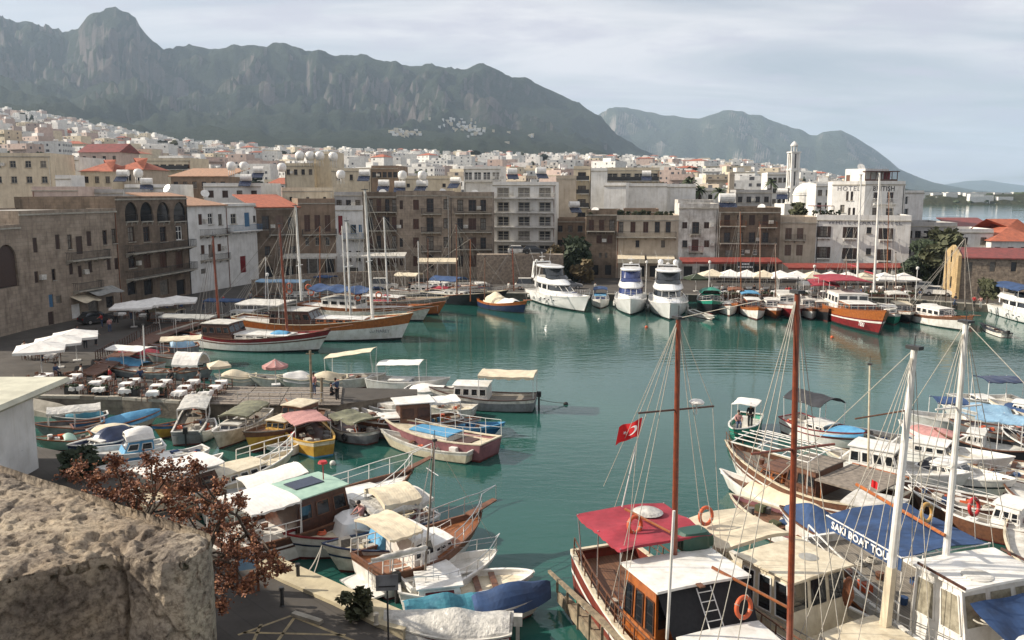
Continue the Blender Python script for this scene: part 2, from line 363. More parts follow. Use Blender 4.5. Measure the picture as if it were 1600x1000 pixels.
def pose_pts(kind):
 P=[(0,0,.95),(0,.01,1.12),(0,0,1.35),(0,0,1.5),(0,.02,1.58),(0,.01,1.72)]
 aL=[(-.18,0,1.42),(-.24,-.02,1.16),(-.24,.08,.93),(-.23,.12,.84)];aR=[(.18,0,1.42),(.24,-.02,1.16),(.24,.08,.93),(.23,.12,.84)]
 lL=[(-.10,0,.90),(-.11,.02,.50),(-.11,-.02,.09),(-.12,.14,.04)];lR=[(.10,0,.90),(.11,.02,.50),(.11,-.02,.09),(.12,.14,.04)]
 if kind=='walk':lL=[(-.10,0,.90),(-.10,.20,.53),(-.10,.22,.10),(-.10,.38,.05)];lR=[(.10,0,.90),(.10,-.02,.50),(.10,-.28,.14),(.10,-.20,.03)];aL[1:]=[(-.24,-.12,1.17),(-.22,-.05,.95),(-.22,0,.87)];aR[1:]=[(.24,.1,1.18),(.22,.28,1.05),(.21,.36,1.02)]
 if kind=='sit':
  dz=-.47;P=[(x,y,z+dz)for x,y,z in P];aL=[(x,y,z+dz)for x,y,z in aL];aR=[(x,y,z+dz)for x,y,z in aR];aL[1:]=[(-.25,.08,.72),(-.2,.32,.62),(-.18,.4,.6)];aR[1:]=[(.25,.08,.72),(.2,.32,.62),(.18,.4,.6)]
  lL=[(-.10,.03,.45),(-.12,.45,.50),(-.12,.44,.09),(-.12,.58,.04)];lR=[(.10,.03,.45),(.12,.45,.50),(.12,.44,.09),(.12,.58,.04)]
 if kind=='reach':aL[1:]=[(-.22,.22,1.28),(-.15,.45,1.22),(-.13,.54,1.2)];aR[1:]=[(.22,.22,1.25),(.14,.44,1.12),(.12,.52,1.1)];P[2]=(0,.06,1.34);P[3]=(0,.1,1.48);P[4]=(0,.14,1.55);P[5]=(0,.16,1.68)
 return P,aL,aR,lL,lR
def person_parts(kind,shirt,pants):
 k=(kind,shirt,pants)
 if k in POSES:return POSES[k]
 P,aL,aR,lL,lR=pose_pts(kind);pts=P+aL+aR+lL+lR
 E=[(0,1),(1,2),(2,3),(3,4),(4,5),(2,6),(6,7),(7,8),(8,9),(2,10),(10,11),(11,12),(12,13),(0,14),(14,15),(15,16),(16,17),(0,18),(18,19),(19,20),(20,21)]
 rad=[.12,.11,.125,.055,.075,.085,.06,.042,.03,.035,.06,.042,.03,.035,.085,.06,.04,.035,.085,.06,.04,.035]
 if kind not in SK:
  sp=[P[0],P[1],P[2],(P[3][0],P[3][1],P[3][2]-.04),aL[0],aL[1],tuple((Vector(aL[1])+Vector(aL[2]))/2),aR[0],aR[1],tuple((Vector(aR[1])+Vector(aR[2]))/2)]
  SK[kind]=(skin_mesh('body',pts,E,rad,'skin'),skin_mesh('shirt',sp,[(0,1),(1,2),(2,3),(2,4),(4,5),(5,6),(2,7),(7,8),(8,9)],[.145,.135,.15,.07,.08,.06,.05,.08,.06,.05],'denim'),skin_mesh('trousers',[tuple(Vector(P[0])+Vector((0,0,.03))),*lL[:3],*lR[:3]],[(0,1),(1,2),(2,3),(0,4),(4,5),(5,6)],[.14,.10,.075,.055,.10,.075,.055],'denim'))
 body,sh,tr=SK[kind][0],SK[kind][1].copy(),SK[kind][2].copy();sh.materials[0]=MAT[shirt];tr.materials[0]=MAT[pants]
 b=MB();hx,hy,hz=P[5];b.blob((hx,hy-.02,hz+.0),.10,.115,.11,9,6);hair=b.mesh('hair','hair',True)
 f=MB();f.blob((hx,hy+.105,hz-.07),.018,.03,.03,6,4)
 for q in(-1,1):f.blob((hx+q*.092,hy-.0,hz-.07),.015,.03,.04,6,4)
 face=f.mesh('nose_and_ears','skin',True)
 e=MB()
 for q in(-1,1):e.blob((hx+q*.035,hy+.088,hz-.035),.013,.01,.011,6,4)
 eyes=e.mesh('eyes','hair',True)
 POSES[k]=[('body',body),('shirt',sh),('trousers',tr),('hair',hair),('face',face),('eyes',eyes)]
 return POSES[k]
def person(p,rz,kind,shirt,pants,label,s=1.0,group=None):
 r=empty('person',p,rz,label,'person',group);r.scale=(s,s,s)
 for n_,me in person_parts(kind,shirt,pants):inst(n_,me,r)
 return r
for k_ in('stand','walk','sit','reach'):person_parts(k_,'denim','denim')
def pretext(*a,**k):o=text_mesh(*a,**k);TXT[a[0]]=o.data;bpy.data.objects.remove(o)
for a_,k_ in((('WHITE PEARL HOTEL',1.15,'lettering_grey'),dict(spacing=1.15)),(('HOTEL',1.2,'lettering_grey'),dict(spacing=1.2)),(('BRITISH',1.25,'lettering_dark'),dict(spacing=1.1,bold=.02)),(('TEKI',.7,'lettering_white'),{}),(('LU NAREY',.5,'lettering_grey'),{}),(('SAKI BOAT TOUR',.42,'lettering_white'),dict(spacing=1.03,bold=.012,depth=.004))):pretext(*a_,**k_)
SLOPE_TOP=[(-600,170),(0,184),(80,190),(150,205),(300,232),(450,242),(700,250),(900,254),(1150,263),(1250,278),(1340,296),(1500,304),(2200,304)]
def town_z(X,Y):
 a=800+FOC*X/max(Y,120);yt=interp(SLOPE_TOP,a)
 s=((300-yt)/FOC*1800+17)/1630
 z=2.0+s*max(0,Y-175)
 edge=interp([(100,100),(170,118),(260,140),(420,205),(700,330),(1150,560),(1300,640),(2500,1230),(9000,4300)],Y)
 return lerp(z,-4.0,smooth(edge-6-Y*.02,edge+6,X))
PROF1=[(-700,60),(-400,20),(-200,40),(-60,18),(0,22),(20,24),(40,35),(60,40),(80,35),(100,43),(125,55),(140,55),(150,48),(160,36),(172,27),(190,21),(205,20),(225,24),(236,33),(241,48),(255,64),(275,80),(300,75),(345,80),(380,78),(420,74),(455,73),(480,77),(490,86),(510,80),(530,88),(580,92),(620,100),(660,105),(690,103),(715,110),(735,110),(745,105),(757,101),(770,108),(780,114),(800,125),(820,124),(840,132),(870,146),(900,163),(935,186),(960,212),(1000,235),(1050,252),(1150,264),(1240,274),(1350,290),(1450,299),(1600,304),(2300,306)]
PROF2=[(780,235),(850,200),(900,190),(935,180),(945,172),(957,167),(975,168),(1000,173),(1040,180),(1085,185),(1100,180),(1118,175),(1135,173),(1150,175),(1160,180),(1180,181),(1200,190),(1225,200),(1240,203),(1255,211),(1265,212),(1275,206),(1290,205),(1303,203),(1320,212),(1350,229),(1375,247),(1395,264),(1420,275),(1450,285),(1480,291),(1520,298),(1600,304)]
PROF3=[(1350,300),(1420,288),(1460,290),(1500,283),(1530,281),(1560,286),(1600,291),(1660,288),(1750,296),(1900,303),(2100,304)]
def fract(x,y,z,oct=5):return noise.fractal(Vector((x,y,z)),1.0,2.1,oct)
def mountain_mat(name,green,green2,rock,rock2,slope0=.78,slope1=.62,sc_=.004):
 m=bpy.data.materials.new(name);m.use_nodes=True;MAT[name]=m;n,l=m.node_tree.nodes,m.node_tree.links
 b=n['Principled BSDF'];b.inputs['Roughness'].default_value=1;b.inputs['Specular IOR Level'].default_value=.1
 g=N(n,'ShaderNodeNewGeometry');sp=N(n,'ShaderNodeSeparateXYZ');l.new(g.outputs['True Normal'],sp.inputs[0])
 no=N(n,'ShaderNodeTexNoise',i_Scale=sc_,i_Detail=9.0,i_Roughness=.68);l.new(g.outputs['Position'],no.inputs[0])
 nf=N(n,'ShaderNodeTexNoise',i_Scale=sc_*5,i_Detail=11.0,i_Roughness=.7);l.new(g.outputs['Position'],nf.inputs[0])
 ad=N(n,'ShaderNodeMath',operation='MULTIPLY_ADD');l.new(no.outputs['Fac'],ad.inputs[0]);ad.inputs[1].default_value=.55;l.new(sp.outputs[2],ad.inputs[2])
 ad2=N(n,'ShaderNodeMath',operation='MULTIPLY_ADD');l.new(nf.outputs['Fac'],ad2.inputs[0]);ad2.inputs[1].default_value=.35;l.new(ad.outputs[0],ad2.inputs[2])
 mr=N(n,'ShaderNodeMapRange');l.new(ad2.outputs[0],mr.inputs[0]);mr.inputs[1].default_value=slope1+.45;mr.inputs[2].default_value=slope0+.45
 rg=N(n,'ShaderNodeMix',data_type='RGBA');l.new(nf.outputs['Fac'],rg.inputs[0]);rg.inputs[6].default_value=(*green2,1);rg.inputs[7].default_value=(*green,1)
 rr=N(n,'ShaderNodeMix',data_type='RGBA');l.new(nf.outputs['Fac'],rr.inputs[0]);rr.inputs[6].default_value=(*rock2,1);rr.inputs[7].default_value=(*rock,1)
 mx=N(n,'ShaderNodeMix',data_type='RGBA');l.new(mr.outputs[0],mx.inputs[0]);l.new(rr.outputs[2],mx.inputs[6]);l.new(rg.outputs[2],mx.inputs[7]);l.new(mx.outputs[2],b.inputs['Base Color'])
 bp=N(n,'ShaderNodeBump',i_Strength=1.0,i_Distance=34.0);l.new(nf.outputs['Fac'],bp.inputs['Height']);l.new(bp.outputs[0],b.inputs['Normal'])
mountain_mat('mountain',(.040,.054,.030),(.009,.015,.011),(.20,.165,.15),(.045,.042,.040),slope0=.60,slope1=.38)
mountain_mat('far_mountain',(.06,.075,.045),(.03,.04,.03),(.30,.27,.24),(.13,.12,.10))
mountain_mat('town_ground',(.12,.12,.065),(.05,.058,.035),(.30,.25,.19),(.18,.15,.11),sc_=.02)
RIDGE=4600.0;FOOT=1900.0
def terrain():
 b=MB();rows=[]
 ys=[172,178,186,196,210,230,255,290,330,380,440,510,600,700,820,960,1120,1300,1500,1700]
 nA=560;a0,a1=-560,2160
 ts=[0,.05,.1,.15,.2,.25,.3,.34,.38,.42,.46,.5,.53,.56,.59,.62,.64,.66,.68,.70,.72,.74,.76,.78,.8,.82,.84,.86,.88,.9,.92,.94,.955,.97,.985,1.0]
 allY=ys+[FOOT+(RIDGE-FOOT)*t for t in ts]+[RIDGE+120,RIDGE+400,RIDGE+1500]
 vs=[]
 for j,Y in enumerate(allY):
  for i in range(nA+1):
   a=a0+(a1-a0)*i/nA;X=(a-800)/FOC*Y
   if Y<=1700:
    z=town_z(X,Y)
    if z>2 and Y>400:z+=5*fract(X*.004,Y*.004,0,3)*smooth(400,1200,Y)
   else:
    Yc=min(Y,RIDGE);t=(Yc-FOOT)/(RIDGE-FOOT)
    zb=town_z((a-800)/FOC*1900,1900)*(1-t*.3)
    pr=interp(PROF1,a)
    zr=zat(pr,RIDGE)
    sh=.60*t**1.1+.40*smooth(.60,.99,t)
    z=zb+max(0,zr-zb)*sh
    amp=max(0,zr-zb)*(t*(1-t)*4)**.8*(.35+.65*smooth(.35,.75,t))
    WX=420*noise.noise(Vector((X*.0016,Y*.0016,8)))
    rid=1-abs(noise.noise(Vector(((X+WX)*.0030,(Y+WX)*.0018,3.1))))*2
    rid2=1-abs(noise.noise(Vector(((X+WX)*.0080,Y*.0050,9.1))))*2
    rid3=1-abs(noise.noise(Vector(((X+WX*.5)*.020,Y*.014,5.1))))*2+.5*noise.noise(Vector((X*.05,Y*.02,1.1)))
    z+=amp*(.21*(rid-.45)+.12*(rid2-.45)+.05*(rid3-.4))
    z+=26*fract(X*.003,Y*.003,2.0,4)*(1-t)*smooth(0,.15,t)*smooth(306,290,pr)
    z+=max(0,zr-zb)*.016*noise.noise(Vector((X*.02,1.0,7)))*smooth(.85,1,t)
    if Y>RIDGE:z-=(Y-RIDGE)*.45
    if pr>303:z=-6
    z=max(z,-6)
   vs.append((X,Y,z))
 w=nA+1;n_y=len(allY)
 b.add(vs,[(j*w+i,j*w+i+1,(j+1)*w+i+1,(j+1)*w+i)for j in range(n_y-1)for i in range(nA)])
 b.m=[0 if allY[k//nA]<1700 else 1 for k in range(len(b.f))]
 b.build('ground',['town_ground','mountain'],kind='structure',smooth=True)
terrain()
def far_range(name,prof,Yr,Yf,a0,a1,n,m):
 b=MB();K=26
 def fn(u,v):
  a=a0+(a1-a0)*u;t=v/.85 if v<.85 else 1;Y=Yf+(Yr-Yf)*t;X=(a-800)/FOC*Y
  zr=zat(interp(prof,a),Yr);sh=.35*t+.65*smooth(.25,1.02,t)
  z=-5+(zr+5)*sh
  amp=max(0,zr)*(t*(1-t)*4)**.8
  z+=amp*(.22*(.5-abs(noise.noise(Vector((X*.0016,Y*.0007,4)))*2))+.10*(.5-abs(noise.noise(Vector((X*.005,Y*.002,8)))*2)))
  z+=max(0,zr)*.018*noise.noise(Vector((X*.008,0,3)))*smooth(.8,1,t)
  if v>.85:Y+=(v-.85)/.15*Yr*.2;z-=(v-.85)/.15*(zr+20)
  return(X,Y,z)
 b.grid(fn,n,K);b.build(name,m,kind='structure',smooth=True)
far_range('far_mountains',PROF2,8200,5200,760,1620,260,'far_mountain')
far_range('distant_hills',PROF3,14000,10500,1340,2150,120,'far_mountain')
def headland():
 b=MB();prof=[(1380,5),(1430,9),(1470,12),(1510,13),(1550,12),(1600,14),(1700,13),(1900,10),(2100,5)]
 def fn(u,v):
  a=1360+800*u;Y=1120+900*v;X=(a-800)/FOC*Y
  z=-2.5+(interp(prof,a)+3)*smooth(0,.10,v+.03*noise.noise(Vector((a*.04,0,0))))+2.5*noise.noise(Vector((X*.02,Y*.02,1)))
  return(X,Y,z if v<.98 else-3)
 b.grid(fn,160,30);b.build('headland','town_ground',kind='structure',smooth=True)
headland()
def water():
 m=bpy.data.materials.new('harbour_water');m.use_nodes=True;MAT['harbour_water']=m;n,l=m.node_tree.nodes,m.node_tree.links
 b=n['Principled BSDF'];b.inputs['Roughness'].default_value=.045;b.inputs['IOR'].default_value=1.333
 g=N(n,'ShaderNodeNewGeometry')
 big=N(n,'ShaderNodeTexNoise',i_Scale=.045,i_Detail=3.0);l.new(g.outputs['Position'],big.inputs[0])
 rp=N(n,'ShaderNodeValToRGB');l.new(big.outputs['Fac'],rp.inputs[0]);rp.color_ramp.elements[0].position=.35;rp.color_ramp.elements[1].position=.7
 rp.color_ramp.elements[0].color=(.013,.066,.055,1);rp.color_ramp.elements[1].color=(.025,.096,.080,1)
 l.new(rp.outputs[0],b.inputs['Base Color'])
 mp=N(n,'ShaderNodeMapping');mp.inputs['Scale'].default_value=(.55,1.25,1);mp.inputs['Rotation'].default_value=(0,0,R(12));l.new(g.outputs['Position'],mp.inputs[0])
 w1=N(n,'ShaderNodeTexNoise',i_Scale=1.6,i_Detail=3.0,i_Roughness=.55);l.new(mp.outputs[0],w1.inputs[0])
 w2=N(n,'ShaderNodeTexNoise',i_Scale=.33,i_Detail=2.0);l.new(mp.outputs[0],w2.inputs[0])
 pt=N(n,'ShaderNodeTexNoise',i_Scale=.03,i_Detail=2.0);l.new(g.outputs['Position'],pt.inputs[0])
 pm=N(n,'ShaderNodeMapRange');l.new(pt.outputs['Fac'],pm.inputs[0]);pm.inputs[1].default_value=.35;pm.inputs[2].default_value=.65;pm.inputs[3].default_value=.25;pm.inputs[4].default_value=1.7
 h=N(n,'ShaderNodeMath',operation='MULTIPLY_ADD');l.new(w2.outputs['Fac'],h.inputs[0]);h.inputs[1].default_value=1.3;l.new(w1.outputs['Fac'],h.inputs[2])
 hm=N(n,'ShaderNodeMath',operation='MULTIPLY');l.new(h.outputs[0],hm.inputs[0]);l.new(pm.outputs[0],hm.inputs[1])
 c=at(1215,650,0);vs=N(n,'ShaderNodeVectorMath',operation='SUBTRACT');l.new(g.outputs['Position'],vs.inputs[0]);vs.inputs[1].default_value=c
 ln=N(n,'ShaderNodeVectorMath',operation='LENGTH');l.new(vs.outputs[0],ln.inputs[0])
 ph=N(n,'ShaderNodeMath',operation='MULTIPLY');l.new(ln.outputs['Value'],ph.inputs[0]);ph.inputs[1].default_value=4.6
 sn=N(n,'ShaderNodeMath',operation='SINE');l.new(ph.outputs[0],sn.inputs[0])
 en=N(n,'ShaderNodeValToRGB');dv=N(n,'ShaderNodeMath',operation='DIVIDE');l.new(ln.outputs['Value'],dv.inputs[0]);dv.inputs[1].default_value=40;l.new(dv.outputs[0],en.inputs[0])
 e=en.color_ramp.elements;e[0].position=.36;e[0].color=(0,0,0,1);e[1].position=.45;e[1].color=(1,1,1,1)
 x=e.new(.60);x.color=(1,1,1,1);x=e.new(.74);x.color=(0,0,0,1)
 sx=N(n,'ShaderNodeSeparateXYZ');l.new(vs.outputs[0],sx.inputs[0])
 wd=(at(1135,540,0)-c).normalized();q0=N(n,'ShaderNodeMath',operation='MULTIPLY');l.new(sx.outputs[0],q0.inputs[0]);q0.inputs[1].default_value=wd.x;q=N(n,'ShaderNodeMath',operation='MULTIPLY_ADD');l.new(sx.outputs[1],q.inputs[0]);q.inputs[1].default_value=wd.y;l.new(q0.outputs[0],q.inputs[2])
 qd=N(n,'ShaderNodeMath',operation='DIVIDE');l.new(q.outputs[0],qd.inputs[0]);l.new(ln.outputs['Value'],qd.inputs[1])
 qs=N(n,'ShaderNodeMapRange',interpolation_type='SMOOTHSTEP');l.new(qd.outputs[0],qs.inputs[0]);qs.inputs[1].default_value=.90;qs.inputs[2].default_value=1.0
 k1=N(n,'ShaderNodeMath',operation='MULTIPLY');l.new(sn.outputs[0],k1.inputs[0]);l.new(en.outputs[0],k1.inputs[1])
 k2=N(n,'ShaderNodeMath',operation='MULTIPLY');l.new(k1.outputs[0],k2.inputs[0]);l.new(qs.outputs[0],k2.inputs[1])
 k3=N(n,'ShaderNodeMath',operation='MULTIPLY_ADD');l.new(k2.outputs[0],k3.inputs[0]);k3.inputs[1].default_value=.8;l.new(hm.outputs[0],k3.inputs[2])
 bp=N(n,'ShaderNodeBump',i_Strength=1.0,i_Distance=.018);l.new(k3.outputs[0],bp.inputs['Height']);l.new(bp.outputs[0],b.inputs['Normal'])
 o=MB();o.quad((-9000,-60,0),(17000,-60,0),(17000,17200,0),(-9000,17200,0));o.build('water','harbour_water',kind='structure')
water()
def poly_px(pts,z):return[at(x,y,z)for x,y in pts]
QE=[(100,588),(140,583),(250,524),(330,499),(430,480),(560,463),(700,458),(820,459),(1000,461),(1200,462),(1400,467),(1500,474),(1640,484),(1750,492)]
def quay():
 z=1.0;e=poly_px(QE,z)
 pts=e+[Vector((118,165,z)),Vector((122,182,z)),Vector((-140,182,z)),Vector((-140,60,z)),at(-60,600,z)]
 b=MB();b.prism(pts,-3,z);b.m=[1]*len(b.f);b.m[-1]=0
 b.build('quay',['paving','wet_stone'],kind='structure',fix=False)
 c=MB()
 for p,q in zip(e[2:-1],e[3:]):
  d=(q-p).normalized();nn=Vector((-d.y,d.x,0));c.add([p+Vector((0,0,.0))-nn*.05,q-nn*.05,q+nn*.55,p+nn*.55]+[v+Vector((0,0,.14))for v in(p-nn*.05,q-nn*.05,q+nn*.55,p+nn*.55)],[(4,5,6,7),(0,1,5,4),(2,3,7,6),(1,2,6,5),(3,0,4,7)])
 c.build('quay_kerb','concrete',kind='structure')
quay()
def restaurant_pier():
 z=1.2;front=[(36,620),(60,622),(190,625),(280,631),(400,633),(515,634),(600,622),(652,616)];back=[(652,608),(560,606),(515,606),(350,603),(300,596),(120,588),(20,584)]
 b=MB();b.prism(poly_px(front,z)+poly_px(back,z),-2,z);b.m=[1]*len(b.f);b.m[-1]=0
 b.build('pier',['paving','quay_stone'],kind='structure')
 e=poly_px(front[:4],z);k=0
 for p,q in zip(e[:-1],e[1:]):
  L=(q-p).length;n=max(1,int(L/1.1));d=(q-p)/n;nn=Vector((-d.y,d.x,0)).normalized()
  for i in range(n):
   a=p+d*i;s=MB();w=d.length-.04;h=.2+random.uniform(-.03,.04)
   s.box(0,w,.02+random.uniform(0,.03),.5,0,h)
   s.build('stone','concrete' if random.random()<.5 else 'quay_stone',loc=a,rz=math.atan2(d.y,d.x),parent=None,kind='structure')
restaurant_pier()
def ramp():
 b=MB();p=[at(52,622,1.2),at(92,630,.9),at(150,650,.1),at(105,655,.05),at(50,640,.5)]
 b.add(p+[Vector((v.x,v.y,-2))for v in p],[(0,1,2,3,4),(1,0,5,6),(2,1,6,7),(3,2,7,8),(4,3,8,9),(0,4,9,5)]);b.build('slipway','concrete',kind='structure',fix=True)
ramp()
def plaza():
 z=.8;edge=[(40,694),(110,708),(165,722),(240,765),(320,822),(430,880)]
 front=[(650,1010),(700,1060),(760,1200)]
 pts=poly_px(edge,z)+[at(470,905,z)]+poly_px([(600,985)]+front,z)+[Vector((-3,8,z)),Vector((-60,8,z)),Vector((-60,52,z))]
 b=MB();b.prism(pts[::-1],-3,z);b.m=[1]*len(b.f);b.m[-2]=0;b.m[-1]=0
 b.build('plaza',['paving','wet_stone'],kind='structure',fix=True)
 z2=.95;q=poly_px([(425,866),(468,884),(560,925),(650,962),(630,985),(590,975),(520,940),(440,905),(400,884)],z2)
 c=MB();c.prism(q[::-1],-1.5,z2);c.build('mooring_step','pale_concrete',kind='structure',fix=True)
 for k,(a,b_)in enumerate([((372,992),(455,962)),((395,1004),(408,975)),((432,1004),(462,962)),((455,962),(560,1004)),((380,988),(540,992))]):
  p,q=at(*a,z+.006),at(*b_,z+.006);d=(q-p).normalized();nn=Vector((-d.y,d.x,0))*.06
  MB().quad(p-nn,q-nn,q+nn,p+nn).build('painted_line','road_paint',kind='structure')
plaza()
def boardwalk():
 L=[(98,584),(135,578),(178,552),(222,526),(262,512),(310,500)];R_=[(150,588),(165,581),(205,557),(243,535),(280,519),(322,506)]
 b=MB();z=1.0;prevs=None
 L=[at(*p,z)for p in L];R_=[at(*p,z)for p in R_]
 root=empty('boardwalk',L[2],0,'brown timber boardwalk running along the shaded quay past the restaurant awning','boardwalk')
 for i in range(len(L)-1):
  n=max(2,int((L[i+1]-L[i]).length/.32))
  for k in range(n):
   t0,t1=k/n,(k+.9)/n;zz=Vector((0,0,.10+random.uniform(-.012,.012)))
   q=[L[i].lerp(L[i+1],t0),R_[i].lerp(R_[i+1],t0),R_[i].lerp(R_[i+1],t1),L[i].lerp(L[i+1],t1)]
   q=[v-L[2]for v in q]
   mb=MB();mb.add([v+zz for v in q]+q,[(0,1,2,3),(4,5,1,0),(6,7,3,2),(5,6,2,1),(7,4,0,3)])
   mb.build('plank','brown_wood',root)
boardwalk()
WM={}
def acmesh():
 if 'ac' not in WM:b=MB();b.box(-.4,.4,-.16,.2,0,.6);b.torus((-.08,-.17,.3),.2,.02,(0,1,0),10,4);WM['ac']=b.mesh('air_conditioner','dirty_white')
 return WM['ac']
def wmesh(kind,m1='white_paint',m2='glass'):
 k=(kind,m1,m2)
 if k in WM:return WM[k]
 b=MB()
 if kind=='frame':
  t=.09
  b.box(0,t,0,.10,0,1).box(1-t,1,0,.10,0,1).box(t,1-t,0,.10,0,t*.7).box(t,1-t,0,.10,1-t*.7,1).box(.47,.53,.02,.08,t*.7,1-t*.7).box(t,.47,.03,.07,.60,.64).box(.53,1-t,.03,.07,.60,.64)
 elif kind=='pane':b.quad((.02,.05,.02),(.98,.05,.02),(.98,.05,.98),(.02,.05,.98))
 elif kind=='shutter':
  b.box(0,1,0,.05,0,1)
  for i in range(7):b.box(.1,.9,-.02,0,.06+i*.13,.13+i*.13)
 elif kind=='sill':b.box(-.1,1.1,-.16,.1,-.09,0)
 elif kind=='rail':
  b.box(0,1,-1,0,-.14,0)
 me=b.mesh('window_'+kind,[m1]);WM[k]=me;return me
def rail_part(root,x0,x1,y0,z,m='dark_steel',out=1.0,h=1.0,name='balcony',slab='concrete',slabm=None,solid=False,loc0=0.0):
 s=MB();s.box(x0,x1,y0-out,y0-.003,z-.16,z);n=max(2,int((x1-x0)/1.6))
 for i in range(n+1):
  x=lerp(x0+.12,x1-.12,i/n);s.add([(x-.06,y0,z-.17),(x+.06,y0,z-.17),(x+.06,y0,z-.6),(x-.06,y0,z-.6),(x-.06,y0-out*.8,z-.17),(x+.06,y0-out*.8,z-.17)],[(0,4,5,1),(3,2,5,4),(0,3,4),(1,5,2),(0,1,2,3)])
 o=s.build(name,slab,root)
 r=MB()
 if solid:r.box(x0,x1,y0-out-.06,y0-out,z+.003,z+h)
 else:
  r.box(x0,x1,y0-out,y0-out+.05,z+h-.05,z+h);r.box(x0,x1,y0-out,y0-out+.05,z+.08,z+.12)
  k=int((x1-x0)/.22)
  for i in range(k+1):x=lerp(x0+.02,x1-.04,i/k);r.box(x,x+.03,y0-out+.01,y0-out+.04,z+.12,z+h-.05)
  for x in(x0,x1-.05):
   r.box(x,x+.05,y0-out+.05,y0-.003,z+h-.05,z+h)
   kk=int(out/.22)
   for i in range(1,kk):y=y0-out+out*i/kk;r.box(x+.01,x+.04,y,y+.03,z,z+h-.05)
 r.build('railing',m,o)
 return o
